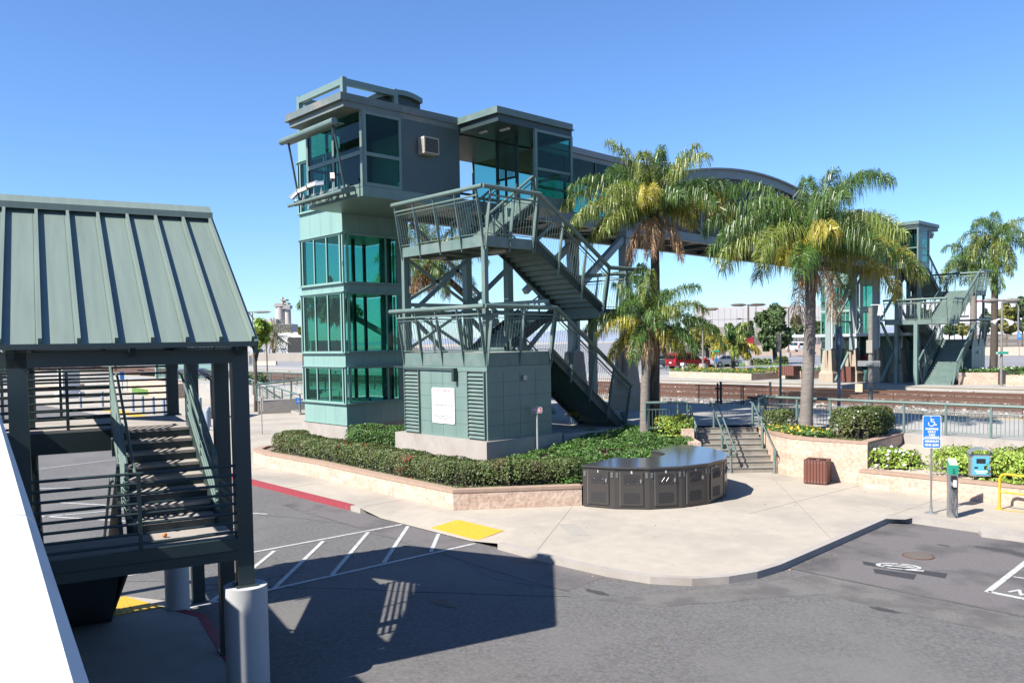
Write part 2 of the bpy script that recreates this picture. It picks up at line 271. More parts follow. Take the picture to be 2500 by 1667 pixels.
# ------------------------------------------------------------------ ground, road, pavements
zR = crop(0, 960, 700, 1552); D = lambda x, y: (x * 2500 / 2352, y * 2500 / 2352)
def struct(name, mb, m_, **k): o = mb.build(name, m_, **k); o['kind'] = 'structure'; return o
g = MB(); g.sheet([(-9000, -9000), (9000, -9000), (9000, 9000), (-9000, 9000)], -.45); struct('ground', g, SAND)
g = MB(); g.sheet([(-300, -60), (90, -60), (90, 60), (-300, 60)], -.15); struct('road', g, ASPH)
kerbline = [(-140, 21.2), (-80, 20.6), (-58, 20.4), (-45, 16.6), (-34, 14.1), (-29, 13.62), (-21.6, 13.5)]
arc = [(-13.2, 13.3), (-11.4, 13.38), (-10.4, 13.6), (-9.7, 14.05), (-9.25, 14.7), (-9.02, 15.4), (-8.95, 16.2), (-9.05, 18.6), (-9.22, 22.4), (-9.1, 22.75), (-8.7, 22.86)]
ramp = [(-21.0, 13.48), (-20.2, 14.75), (-15.6, 14.75), (-14.8, 13.36)]
slab = kerbline + ramp + arc + [(60, 22.86), (60, 60), (-140, 60)]
g = MB(); g.prism(slab, -.3, 0)
g.add([(-20.2, 14.75, 0), (-15.6, 14.75, 0), (-15.9, 13.42, -.13), (-19.9, 13.45, -.13), (-21.0, 13.48, 0), (-14.8, 13.36, 0)], [(0, 3, 2, 1), (0, 4, 3), (1, 2, 5)])
struct('sidewalk', g, PAVE)
def off(path, d):
    out = []
    for i, p in enumerate(path):
        a = Vector(path[max(i - 1, 0)]); b = Vector(path[min(i + 1, len(path) - 1)]); t = (b - a).normalized(); out.append((p[0] - t.y * d, p[1] + t.x * d))
    return out
def kerb(path, w, z1, m_, name='kerb', z0=-.2):
    g = MB(); a = off(path, -.012); b = off(path, w); n = len(path)
    for i in range(n - 1): g.prism([a[i], a[i + 1], b[i + 1], b[i]], z0, z1)
    return struct(name, g, m_)
kerb(kerbline[3:], .17, .006, REDK); kerb(kerbline[:4], .17, .0065, CONC); kerb([(-21.55, 13.5), (-21.0, 13.48)], .17, .007, CONC)
kerb([(-14.8, 13.36)] + arc, .16, .006, CONC); kerb([(-8.7, 22.86), (60, 22.86)], .2, .006, CONC)
# joints in the paving are thin grooves
g = MB()
for a, b in (((-13.6, 13.5), (-16.6, 18.0)), ((-9.1, 19.0), (-15, 26.6)), ((-21.2, 13.7), (-21.2, 15.2)), ((-26, 13.7), (-26, 15.4)), ((-31, 13.8), (-31, 15.6)), ((-12.2, 20.4), (-11.9, 26.8)), ((-9.3, 22.2), (-9.2, 26.5)), ((-45, 16.8), (-40, 27)), ((-55, 20.5), (-48, 30)), ((-36, 14.6), (-35, 22))):
    g.bar((*a, .002), (*b, .002), .012, .005)
struct('paving_joint', g, mat('dark joint', (.3, .27, .23), .9))
g = MB(); g.sheet([(-9.3, 16.6), (60, 16.3), (60, 22.8), (-9.4, 22.8)], -.146); struct('parking_bay', g, ASPHD)
g = MB(); g.sheet([(-24, 12.5), (-15.4, 12.3), (-13.0, 11.6), (-11.3, 12.1), (-11.4, 13.36), (-24, 13.46)], -.146); struct('asphalt_patch', g, ASPHD)
g = MB()
def stripe(a, b, w): g.bar((*a, -.1415), (*b, -.1415), w, .003)
stripe((-18.83, 13.42), (-19.2, 2.5), .1); stripe((-15.66, 13.36), (-15.82, 6.0), .1)
for k in range(8):
    v = 14.95 - 1.36 * k; a = (-18.72, min(v, 13.4)) if v < 13.4 else (-18.72 + (v - 13.4), 13.4); b = (-15.82, v - 2.85)
    if b[1] > 5.9: stripe(a, b, .1)
for a, b in (((-73, 19.4), (-64, 17.6)), ((-73, 19.4), (-79, 15)), ((-64, 17.6), (-58, 12)), ((-70, 18.6), (-68, 13)), ((-67, 18.1), (-64.5, 12.8)), ((-76, 17.2), (-72, 12)),
             ((-33, 6), (-23, 11.5)), ((-31.5, 4.6), (-22, 10)), ((-27, 3), (-20.5, 6)), ((-35, 6.4), (-29, 12.9)), ((-29, 2.8), (-27, 9)), ((-26, 2.5), (-24, 10)), ((-38, 3), (-40, 14.2)), ((-45, 2), (-50, 15))): stripe(a, b, .1)
stripe((-5.46, 20.7), (-5.33, 17.62), .12); stripe((-5.33, 17.66), (-1.5, 17.5), .12); stripe((-5.30, 19.12), (-1.5, 19.4), .06); stripe((-1.6, 22.7), (-1.6, 17.5), .1)
struct('road_marking', g, WHITE)
g = MB(); g.prism([(-7.07, 23.02 - .35), (-6.92, 22.39), (-4.9, 22.55), (-4.95, 22.8)], -.146, -.04); tag(g.build('wheel_stop', CONC), 'white concrete wheel stop lying at the right edge of the parking bay', 'wheel stop')
struct_no = text('NO', .42, (-4.72, 17.93, -.139), (.93, -.36, 0), (.36, .93, 0), WHITE, None, 'road_lettering', 'CENTER', .012); struct_no['kind'] = 'structure'
# EV charging marking: ring, car outline and plug in white paint on grey sealed strips
g = MB()
for q in (((-8.05, 18.22), (-7.9, 17.95), (-6.25, 18.05), (-6.35, 18.45), (-7.3, 18.25)), ((-7.62, 17.78), (-7.45, 17.46), (-6.68, 17.52), (-6.78, 17.95))): g.sheet(q, -.1425)
struct('sealed_strip', g, mat('dark seal coat', (.045, .045, .047), .8, 0, .1))
g = MB(); c = (-7.3, 18.31); e1 = Vector((.72, .3)); e2 = Vector((-.12, .42))
P2 = lambda x, y: (c[0] + (e1 * x + e2 * y).x, c[1] + (e1 * x + e2 * y).y)
def ring(a0, a1, r0, r1, n=24):
    for i in range(n):
        t0 = R_(a0 + (a1 - a0) * i / n); t1 = R_(a0 + (a1 - a0) * (i + 1) / n); g.prism([P2(r0 * math.cos(t0), r0 * math.sin(t0)), P2(r1 * math.cos(t0), r1 * math.sin(t0)), P2(r1 * math.cos(t1), r1 * math.sin(t1)), P2(r0 * math.cos(t1), r0 * math.sin(t1))], -.139, -.136)
ring(-60, 85, .46, .58); ring(95, 230, .46, .58); ring(240, 285, .46, .58)
car = [(-.38, -.08), (-.34, .06), (-.2, .1), (-.08, .26), (.16, .26), (.3, .1), (.38, .06), (.38, -.08)]
for i in range(len(car)):
    a, b = P2(*car[i]), P2(*car[(i + 1) % len(car)]); g.bar((*a, -.1365), (*b, -.1365), .045, .004)
for x in (-.2, .22): g.prism([P2(x + .08 * math.cos(t), -.1 + .09 * math.sin(t)) for t in np.linspace(0, 2 * math.pi, 10)[:-1]], -.135, -.132)
g.prism([P2(.2, -.62), P2(.5, -.62), P2(.5, -.42), P2(.2, -.42)], -.139, -.135); g.bar((*P2(.5, -.57), -.1365), (*P2(.66, -.57), -.1365), .03, .004); g.bar((*P2(.5, -.47), -.1365), (*P2(.66, -.47), -.1365), .03, .004); g.bar((*P2(.2, -.52), -.1365), (*P2(-.1, -.52), -.1365), .04, .004)
struct('charging_symbol', g, WHITE)
mh = thing('manhole_cover', 'round iron manhole cover set in the parking bay asphalt', 'manhole cover', (-7.33, 19.48, -.15)); g = MB(); g.cyl(-7.33, 19.48, -.149, -.135, .34, 28); g.build('frame', RUST, mh)
g = MB()
for i in range(-5, 6):
    w = math.sqrt(max(.3 ** 2 - (i * .055) ** 2, 0)); g.box(-7.33 - w, -7.33 + w, 19.48 + i * .055 - .016, 19.48 + i * .055 + .016, -.136, -.13)
g.build('lid', mat('iron lid', (.16, .14, .12), .7), mh)
def pad(name, q, z, lab):
    g = MB(); zz = z if hasattr(z, '__len__') else [z] * 4
    g.add([(p[0], p[1], h) for p, h in zip(q, zz)] + [(p[0], p[1], h + .012) for p, h in zip(q, zz)], [(3, 2, 1, 0), (4, 5, 6, 7), (0, 1, 5, 4), (1, 2, 6, 5), (2, 3, 7, 6), (3, 0, 4, 7)])
    q0, q1, q3 = Vector(q[0]), Vector(q[1]), Vector(q[3]); L1 = (q1 - q0).length; L3 = (q3 - q0).length; n1, n3 = max(int(L1 / .09), 1), max(int(L3 / .09), 1)
    if n1 * n3 < 1200:
        for i in range(n1):
            for j in range(n3):
                p = q0 + (q1 - q0) * ((i + .5) / n1) + (q3 - q0) * ((j + .5) / n3); h = zz[0] + (zz[1] - zz[0]) * (i + .5) / n1 + (zz[3] - zz[0]) * (j + .5) / n3
                g.frust(p.x, p.y, h + .012, h + .018, .016, .016, .01, .01)
    return tag(g.build(name, YEL), lab, 'tactile paving')
pad('tactile_paving', [(-17.75, 13.6), (-15.75, 13.55), (-15.8, 14.45), (-17.7, 14.5)], [-.112, -.112, -.028, -.028], 'yellow tactile paving square on the kerb ramp by the crossing')
pad('tactile_paving', [(-17.08, 4.9), (-15.9, 4.7), (-15.75, 5.72), (-16.97, 5.45)], .001, 'yellow tactile paving at the kerb under the staircase roof')
pad('tactile_paving', [(-70, 21.3), (-59.6, 20.75), (-59.5, 21.6), (-69.5, 22.4)], .004, 'long yellow tactile strip in front of the pale blue bollards')
# garage-side pavement under the staircase
gs = [(-30, -6), (-19.4, 1.2), (-17.6, 3.6), (-17.08, 5.12), (-16.97, 5.5), (-16.16, 5.9), (-15.75, 5.85)]; k2 = [at(*zR(1115, 1200), 0)[:2], at(*zR(1235, 1385), 0)[:2]]; k3 = Vector(k2[1]) + (Vector(k2[1]) - Vector(k2[0])).normalized() * 12
g = MB(); g.prism(gs + k2 + [tuple(k3), (k3.x, -30), (-30, -30)], -.3, 0); struct('garage_pavement', g, CONC)
kerb(list(reversed([(-15.75, 5.85)] + k2 + [tuple(k3)])), .15, .006, REDK)
# ------------------------------------------------------------------ platforms, tracks, far car park
ZP = 1.4
plat = [(-44, 33.2), (-34.6, 27), (-34.6, 22.4), (-26.7, 22.4), (-26.7, 22.6), (-21.25, 22.6), (-20.95, 25.4), (-18.96, 27.18), (-17.07, 29.16), (-17.2, 30.4), (60, 30.4), (60, 38.3), (-160, 38.3), (-160, 34)]
g = MB(); g.prism([p for p in plat], -.3, ZP); struct('platform', g, PLATM)
g = MB(); g.box(-160, 60, 37.6, 38.2, ZP + .004, ZP + .012); struct('platform_edge_strip', g, mat('buff edge strip', (.56, .46, .26), .8, 0, .12, 6))
g = MB(); g.box(-400, 300, 38.32, 65.3, -.3, .74); struct('ballast', g, BALL)
# loose stones give the ballast its broken edge
pts = np.stack([RNG.uniform(-60, 5, 9000), RNG.uniform(38.5, 64.8, 9000), np.full(9000, .76)], 1)
st = leaf_mesh('ballast_stone', pts, np.tile([0, 0, 1.], (9000, 1)), .09, mat('grey ballast stone', (.34, .315, .29), .95, 0, .3, 9, island=.5), jitter=.8, aspect=.8); st['kind'] = 'stuff'
FP = 1.0
def lot(v): return FP + min(max((v - 76) / 14, 0), 1) * .4
g = MB(); g.box(-400, 300, 65.3, 76, -.3, FP); struct('far_platform', g, PLATM)
g = MB(); g.box(-400, 300, 65.25, 65.9, FP + .004, FP + .014); struct('platform_edge_strip', g, mat('buff edge strip', (.6, .5, .3), .8))
g = MB(); g.add([(-500, 76.01, FP), (500, 76.01, FP), (500, 90, 1.4), (-500, 90, 1.4), (-2500, 4000, 1.4), (2500, 4000, 1.4)], [(0, 1, 2, 3), (3, 2, 5, 4)]); struct('far_car_park', g, LOTM)
def track(v, lab):
    t = thing('railway_track', lab, 'railway track', (-30, v, .74))
    for dv in (-.7175, .7175):
        g = MB(); g.box(-300, 200, v + dv - .07, v + dv + .07, .80, .82); g.box(-300, 200, v + dv - .012, v + dv + .012, .82, .94); g.box(-300, 200, v + dv - .036, v + dv + .036, .94, .985); g.build('rail', RUST, t)
    g = MB()
    for i in range(-190, 60): g.box(i * .6 - .11, i * .6 + .11, v - 1.3, v + 1.3, .70, .755)
    o = g.build('sleepers', TIE, t); o['kind'] = 'stuff'
track(60.6, 'rusty railway track running along the far platform'); track(55.6, 'rusty middle railway track between two lines of rails'); track(50.6, 'rusty railway track nearest the chain link fence')
# ------------------------------------------------------------------ covered staircase of the garage (own axes: a to the right, b away)
ANG = math.pi / 2 - (YP - YB)
pav = thing('covered_staircase', 'green open staircase under a ribbed metal gable roof beside the white parapet', 'staircase', (0, 0, 0), ANG, local=True)
A0, A1, EB, EZ, RB, RZ = -.72, 2.49, 11.75, 4.93, 15.12, 7.13
g = MB(); sl = (RZ - EZ) / (RB - EB); BB = 18.6; BZ = RZ - (BB - RB) * sl
for (b0, z0, b1, z1) in ((EB, EZ, RB, RZ), (RB, RZ, BB, BZ)):
    g.add([(A0, b0, z0), (A1, b0, z0), (A1, b1, z1), (A0, b1, z1), (A0, b0, z0 - .06), (A1, b0, z0 - .06), (A1, b1, z1 - .06), (A0, b1, z1 - .06)], [(0, 1, 2, 3), (7, 6, 5, 4), (0, 4, 5, 1), (3, 2, 6, 7), (0, 3, 7, 4), (1, 5, 6, 2)])
ROOF = g.build('roof', ROOFM, pav)
g = MB(); un = Vector((0, -sl, 1)).normalized()
for k in range(15):
    a = A1 - .02 - .4255 * k
    if a < A0: break
    for (b0, z0, b1, z1, n) in ((EB, EZ, RB - .02, RZ - .02, un), (RB + .02, RZ - .02, BB, BZ, Vector((0, sl, 1)).normalized())):
        p, q = Vector((a, b0, z0)) + n * .04, Vector((a, b1, z1)) + n * .04; g.bar(p, q, .042, .08, up=n)
    g.bar(Vector((a - .055, EB, EZ)) + un * .001, Vector((a - .055, RB, RZ)) + un * .001, .012, .006, up=un)
g.build('standing_seam', ROOFM, ROOF)
g = MB(); g.bar((A0, RB - .13, RZ + .05), (A1 + .03, RB - .13, RZ + .05), .3, .02, up=un); g.bar((A0, RB - .27, RZ - .05), (A1 + .03, RB - .27, RZ - .05), .02, .1); g.bar((A0, RB + .15, RZ + .04), (A1 + .03, RB + .15, RZ + .04), .3, .02, up=(0, sl, 1)); g.build('ridge_cap', ROOFM, ROOF)
g = MB(); g.box(A0, A1 + .02, EB - .1, EB, EZ - .07, EZ - .005); g.build('gutter', STEELD, ROOF)
g = MB(); g.bar((A1 + .02, EB - .02, EZ - .08), (A1 + .02, RB, RZ - .08), .05, .2); g.bar((A1 + .02, RB, RZ - .08), (A1 + .02, BB, BZ - .08), .05, .2); g.build('barge_board', STEEL, ROOF)
g = MB(); g.box(A0, 2.24, 12.05, 12.25, 4.63, 4.82); g.build('beam', STEELD, pav)
for b0 in (12.3,):
    for a0, a1 in ((2.25, 2.45), (-.45, -.25)):
        g = MB(); g.box(a0, a1, b0, 18.6, 4.65, 4.86); g.build('beam', STEELD, pav)
g = MB(); g.box(A0, 2.24, 18.3, 18.5, 4.65, 4.84); g.build('beam', STEELD, pav)
for i in range(3):
    a = -.4 + i * 1.36
    g = MB(); g.bar((a, EB + .1, EZ - .13), (a, RB, RZ - .13), .07, .14); g.bar((a, RB, RZ - .13), (a, BB - .1, BZ - .13), .07, .14); g.build('rafter', STEELD, ROOF)
for a, b, z0 in ((2.24, 12.05, 1.45), (2.24, 13.55, 0), (2.24, 16.6, 0), (2.1, 18.3, 3.47), (-.46, 12.05, 0), (-.46, 16.6, 0), (-.46, 18.3, 0)):
    g = MB(); g.box(a, a + .22, b, b + .22, z0, 4.86 if b < 19 else 4.9); g.box(a - .04, a + .26, b - .04, b + .26, z0, z0 + .025); g.build('post', STEELD, pav)
g = MB(); g.cyl(2.35, 12.16, -.2, 1.45, .3, 40); g.build('pedestal', mat('pale grey pillar paint', (.56, .57, .58), .8, 0, .04, 2), pav, True)
g = MB(); g.cyl(1.95, 16.5, -.1, 3.15, .215, 36); g.build('pedestal', MATS['pale grey pillar paint'], pav, True)
g = MB(); g.box(-.2, 2.235, 12.1, 13.12, 2.03, 2.17); g.m = 1; g.box(-.3, 2.24, 12.02, 12.1, 2.0, 2.165); g.box(-.3, 2.24, 12.04, 12.12, 1.85, 1.99); g.box(-.3, 2.24, 13.0, 13.1, 1.85, 2.03); g.build('landing', [CONC, STEELD], pav)
g = MB(); g.box(.9, 2.235, 15.9, 18.5, 3.32, 3.47); g.box(-.9, .9, 16.0, 18.5, 3.32, 3.48); g.m = 1; g.box(-.9, .9, 15.92, 15.995, 3.1, 3.45); g.box(.9, 2.3, 15.86, 15.9, 3.0, 3.3); g.build('walkway', [CONC, STEELD], pav)
def flight(a0, a1, b0, z0, b1, z1, n, parent, name='stair_flight', mats=(CONC, STEELD)):
    g = MB(); rz = (z1 - z0) / n; rb = (b1 - b0) / n
    for i in range(n):
        zt = z0 + rz * (i + 1); bb = b0 + rb * i
        g.m = 0; g.box(a0, a1, bb - .02, bb + rb, zt - .05, zt - .001); g.m = 1; g.box(a0, a1, bb - .005, bb + .012, zt - rz, zt - .05)
    g.m = 1
    for a in (a0 - .03, a1 + .03): g.bar((a, b0, z0 + .02), (a, b1, z1 + .02), .05, .34)
    o_ = min(rz, 0) * 1.1 - .13; g.bar(((a0 + a1) / 2, b0, z0 + o_), ((a0 + a1) / 2, b1, z1 + o_), a1 - a0 + .04, .02)
    return g.build(name, list(mats), parent)
flight(.98, 2.12, 13.12, 2.17, 15.9, 3.47, 8, pav); flight(-.15, .8, 13.12, 2.17, 16.9, 0, 12, pav)
for z in (0,):
    g = MB(); g.add([(.86, 13.1, 1.95), (.86, 13.12, 1.6), (.86, 16.9, -.02), (.86, 17.2, -.02), (.9, 13.1, 1.95), (.9, 13.12, 1.6), (.9, 16.9, -.02), (.9, 17.2, -.02)], [(0, 1, 2, 3), (7, 6, 5, 4), (0, 4, 5, 1), (1, 5, 6, 2), (2, 6, 7, 3), (3, 7, 4, 0)]); g.build('stringer', STEELD, pav)
def guard_bars(p, q, zs, posts, parent, r=.021, name='guard_rail', m_=STEELD):
    g = MB(); p = Vector(p); q = Vector(q)
    for z in zs: g.tube([p + Vector((0, 0, z)), q + Vector((0, 0, z))], r, 7)
    for t in posts: c = p.lerp(q, t); g.box(c.x - .025, c.x + .025, c.y - .025, c.y + .025, c.z - .15, c.z + max(zs))
    return g.build(name, m_, parent, True)
zs = [.07 + .135 * i for i in range(8)]
guard_bars((-.25, 12.09, 2.17), (2.24, 12.09, 2.17), zs, (.5,), pav)
guard_bars((-.85, 16.03, 3.47), (.93, 16.03, 3.47), zs, (.02, .62), pav); guard_bars((-.85, 18.42, 3.47), (2.1, 18.42, 3.47), zs, (.02, .35, .66), pav)
guard_bars((.93, 13.15, 2.17), (.93, 15.95, 3.52), zs, (.02, .5, .98), pav, .024, m_=STEEL); guard_bars((2.17, 13.15, 2.17), (2.17, 15.95, 3.52), zs, (.02, .5, .98), pav, .024, m_=STEEL)
guard_bars((.82, 13.15, 2.17), (.82, 16.8, .1), zs, (.02, .98), pav, .024); guard_bars((-.2, 13.15, 2.17), (-.2, 16.8, .1), zs, (.02, .98), pav, .024)
g = MB(); g.tube([(1.03, 12.9, 3.05), (1.03, 13.1, 3.08), (1.03, 15.9, 4.38), (1.03, 16.2, 4.4)], .022, 8); g.tube([(2.07, 12.9, 3.05), (2.07, 13.1, 3.08), (2.07, 15.9, 4.38), (2.07, 16.2, 4.4)], .022, 8)
g.tube([(.72, 12.85, 3.0), (.72, 13.1, 3.05), (.72, 16.8, .98)], .022, 8); g.build('handrail', STEEL, pav, True)
g = MB(); g.ball((1.35, 12.62, 2.205), .035, .035, .035); tag(g.build('orange_fruit', mat('orange peel', (.75, .25, .06), .5)), 'small orange ball lying in the sun patch on the staircase landing', 'ball').matrix_world = pav.matrix_basis
# white parapet of the upper parking deck
c0, s0 = math.cos(ANG), math.sin(ANG); L2W = lambda a, b: (a * c0 - b * s0, a * s0 + b * c0)
pp = thing('parapet_wall', 'white painted parapet wall in the foreground at the left edge', 'wall', (0, 0, 0), ANG, local=True)
for (b0, b1) in ((-3, 3.235), (3.247, 11.5)):
    e = lambda b: .05 - (b - 1.5) * .0608
    g = MB(); prof = [(-.42, 3.0), (0, 3.0), (0, 4.262), (-.03, 4.295), (-.06, 4.3), (-.42, 4.3)]; n = len(prof)
    vs = [(e(b) + q[0], b, q[1]) for b in (b0, b1) for q in prof]; g.add(vs, [tuple(range(n)), tuple(range(2 * n - 1, n - 1, -1))] + [(i, n + i, n + (i + 1) % n, (i + 1) % n) for i in range(n)]); g.build('wall_section', WALLW, pp)
g = MB(); g.prism([(.06, -3), (-.6, 11.5), (-.95, 11.52), (-.95, 16.2), (-16, 16.2), (-16, -3)], -.12, 2.99); g.build('lower_wall', CONC, pp)
g = MB(); g.box(-1.35, -.95, 11.52, 16.2, 3.0, 4.3); g.box(-16, -1.35, 15.8, 16.2, 3.0, 4.3); g.build('wall_section', WALLW, pp)
g = MB(); rd = random.Random(3)
def crack(a, b, w=.009, n=14):
    a = Vector(a); b = Vector(b); pts = [a.lerp(b, i / n) + Vector((rd.uniform(-.1, .1), rd.uniform(-.1, .1))) * (b - a).length * .05 for i in range(n + 1)]
    for p, q in zip(pts[:-1], pts[1:]): g.bar((p.x, p.y, -.1435), (q.x, q.y, -.1435), w * rd.uniform(.5, 1.3), .004)
for a, b in (((-20, 5), (-11, 11.8)), ((-30, 9), (-20, 12.4)), ((-17, 3), (-16.5, 9)), ((-40, 6), (-26, 4.5)), ((-5, 18), (-1, 20.5)), ((-24, 12.45), (-11.3, 12.0)), ((-9.4, 16.58), (2, 16.3))): crack(a, b)
struct('road_crack', g, mat('crack tar', (.06, .057, .055), .8))
g = MB()
for x, y, r in ((-6.2, 21.3, .35), (-5.6, 21.1, .22), (-7.3, 20.9, .12), (-12.5, 9.8, .25), (-20.5, 7.5, .4), (-6.3, 15.2, .18), (-5.2, 20.0, .12), (-10.8, 12.4, .2)):
    g.sheet([(x + r * 1.6 * math.cos(t) * rd.uniform(.6, 1.1), y + r * .6 * math.sin(t) * rd.uniform(.6, 1.1)) for t in np.linspace(0, 2 * math.pi, 15)[:-1]], -.1438)
struct('oil_stain', g, mat('oil stain', (.075, .07, .066), .6, 0, .3, 12))
g = MB()
for q in (((-10.5, 12.0), (-8.9, 14.9), (-8.3, 16.55), (-2, 16.2), (10, 15.5), (10, 14.9), (-3, 15.3), (-7.6, 15.3), (-9.3, 12.6)),): g.sheet(q, -.1462)
struct('gutter_wear', g, mat('worn gravelly asphalt', (.2, .19, .175), .95, 0, .5, 40, .7, 120, dirt=((.13, .122, .115), 1.2, .42, .6)))
# small leaves and litter in the gutter and on the pavement
pts = [(x + rd.uniform(-.5, .5), y + rd.uniform(-.3, .3), -.14) for x, y in [(-9.0 - .15 * k / 9, 16.5 + .6 * k) for k in range(10)] for _ in range(5)] + [(rd.uniform(-30, -9.5), 13.2 + rd.gauss(0, .15), -.14) for _ in range(60)] + [(rd.uniform(-16, -9.3), rd.uniform(14.5, 26), .012) for _ in range(60)] + [(rd.uniform(-19, -3), rd.uniform(7, 13), -.138) for _ in range(50)]
o = leaf_mesh('fallen_leaves', pts, np.tile([0, 0, 1.], (len(pts), 1)), .022, mat('dry leaves', (.22, .12, .06), .9, 0, .3, 9, island=.4), jitter=.3); o['kind'] = 'stuff'
g = MB()
for q in (((-15.2, 19.5 - 3.6), (-14.1, 15.2), (-13.7, 15.5), (-14.9, 16.3)), ((-9.6, 23.6), (-9.0, 24.4), (-9.4, 24.9), (-9.9, 24.2)), ((-9.3, 22.2), (-8.8, 22.5), (-8.7, 23.1), (-9.4, 22.9))): g.sheet(q, .003)
struct('pavement_patch', g, mat('pale concrete patch', (.42, .385, .33), .9, 0, .1, 5))
# ------------------------------------------------------------------ footbridge, lift towers, stair towers
def near(p): return p
near.flip = False
def far(p): x, y, z = p; return (x - 2.1, 95 - y, z - (.4 if z < 2.2 else .4 * max(0, (4.4 - z) / 2.2)))
far.flip = True
def skew(p): x, y, z = p; return (x - 2.1 * min(max((y - 26) / 43, 0), 1), y, z)
skew.flip = False
def station(T, w):
    isn = T is near; base = 1.48
    B = lambda g, n, m_, par, sm=False: g.build(n, m_, par, sm, T)
    # ---- utility room under the stairs
    ut = thing('utility_room', w['ut'], 'utility room', T((-23.7, 20.4, .4)))
    U0, U1, V0, V1 = -26.1, -21.3, 18.85, 22.0
    g = MB(); g.box(U0 - .4, U1 + .15, V0 - .2, V1 + .4, .3, base); B(g, 'plinth', CONC, ut)
    g = MB(); g.box(U0, U1, V0, V1, base, 4.02); B(g, 'wall', PANEL, ut)
    g = MB()
    for k in range(1, 5): g.box(U0 + .9, U1 - .98, V0 - .004, V0, base + .47 * k + .05, base + .47 * k + .058); g.box(U1, U1 + .004, V0 + .1, V1, base + .5 * k, base + .5 * k + .01)
    for u in (-24.42, -23.75, -23.02): g.box(u, u + .008, V0 - .004, V0, base + .03, 3.86)
    for v in (19.6, 20.4, 21.2): g.box(U1, U1 + .004, v, v + .01, base + .03, 3.86)
    B(g, 'panel_joint', mat('panel joint', (.08, .12, .11), .7), ut)
    g = MB(); g.box(U0 - .02, U1 + .02, V0 - .02, V1, 3.87, 4.03); B(g, 'cornice', PANEL, ut)
    for a, b in ((-25.98, -25.12), (-22.25, -21.4)):
        g = MB(); g.m = 1; g.box(a, b, V0 - .012, V0 - .006, 1.56, 3.86); g.m = 0; n = 17
        for i in range(n): z = 1.56 + 2.3 * i / n; g.bar((a, V0 - .05, z + .03), (b, V0 - .05, z + .03), .012, .105, up=(0, .75, 1))
        for u in (a - .03, b): g.box(u, u + .03, V0 - .09, V0 - .0, 1.54, 3.88)
        B(g, 'louvre', [STEEL, BLACKM], ut)
    g = MB(); g.box(-21.29, -21.2, 20.5, 20.68, 3.52, 3.68); B(g, 'junction_box', STEELW, ut)
    g = MB(); g.tube([(-26.55, V0 - .12, 4.0), (-26.1, V0 - .1, 3.98), (-23.05, V0 - .1, 3.95)], .025, 6); g.box(-22.98, -22.86, V0 - .2, V0 - .03, 3.5, 3.98); B(g, 'conduit', STEELD, ut)
    # ---- stair tower
    st = thing('stair_tower', w['st'], 'staircase', T((-23.7, 22, 1.4)))
    def leanpost(g, p, n, h, low=.45, wd=.13):
        p = Vector(p); n = Vector(n); t = p + n * .34 + Vector((0, 0, h)); b = p - Vector((0, 0, low)); sd = n.cross(Vector((0, 0, 1)))
        e = sd * .012; k = b.lerp(t, .55)
        for (c0_, c1_, w0, w1) in ((b, k, .05, wd), (k, t, wd, .06)):
            g.add([c0_ - e - n * w0, c0_ + e - n * w0, c0_ + e + n * .02, c0_ - e + n * .02, c1_ - e - n * w1, c1_ + e - n * w1, c1_ + e + n * .02, c1_ - e + n * .02], [(0, 3, 2, 1), (4, 5, 6, 7), (0, 1, 5, 4), (1, 2, 6, 5), (2, 3, 7, 6), (3, 0, 4, 7)])
    def guard(p, q, n, parent, h=1.6, ext=(0, 0), name='guard_rail', posts=None, m_=STEEL):
        p = Vector(p); q = Vector(q); n = Vector(n); L = (q - p).length; d = (q - p) / L; g = MB()
        hi = lambda z, k: n * (.34 * k) + Vector((0, 0, z))
        g.tube([p + hi(h, 1) - d * ext[0], q + hi(h, 1) + d * ext[1]], .083, 12)
        g.tube([p + hi(h - .26, .82), q + hi(h - .26, .82)], .034, 8); g.tube([p + hi(h - .38, .74), q + hi(h - .38, .74)], .014, 6); g.tube([p + hi(.09, .1), q + hi(.09, .1)], .016, 6)
        for k in range(1, int(L / .135)): c = p + d * (k * .135); g.tube([c + hi(.09, .1), c + hi(h - .38, .74)], .0075, 4, False)
        N = posts or max(1, round(L / 1.35))
        for k in range(N + 1): leanpost(g, p + d * min(max(L * k / N, .05), L - .05), n, h)
        return B(g, name, m_, parent, True)
    def fl(u0, u1, v0, z0, v1, z1, n):
        g = MB(); rz = (z1 - z0) / n; rv = (v1 - v0) / n; sg = 1 if rv > 0 else -1
        for i in range(n):
            zt = z0 + rz * (i + 1); a = v0 + rv * i; b = v0 + rv * (i + 1); lo, hi_ = min(a, b), max(a, b)
            g.box(u0, u1, lo, hi_, zt - .045, zt); r0 = a; g.box(u0, u1, r0 - .012, r0 + .012, zt - rz, zt - .045)
        o = B(g, 'stair_flight', STEEL, st)
        for u in (u0 - .03, u1 + .03):
            g = MB(); g.bar((u, v0, z0 + .05), (u, v1, z1 + .05), .06, .36); B(g, 'stringer', STEELD, o)
        return o
    zl, zm, zu, zb = 4.5, 6.1, 8.5, 10.45
    fl(-23.4, -21.42, 26.1, 1.4, 22.0, zl, 17); fl(-26.0, -24.0, 22.2, zl, 25.0, zm, 9); fl(-23.4, -21.42, 25.0, zm, 21.2, zu, 14); fl(-26.1, -24.1, 21.3, zu, 24.2, zb, 11)
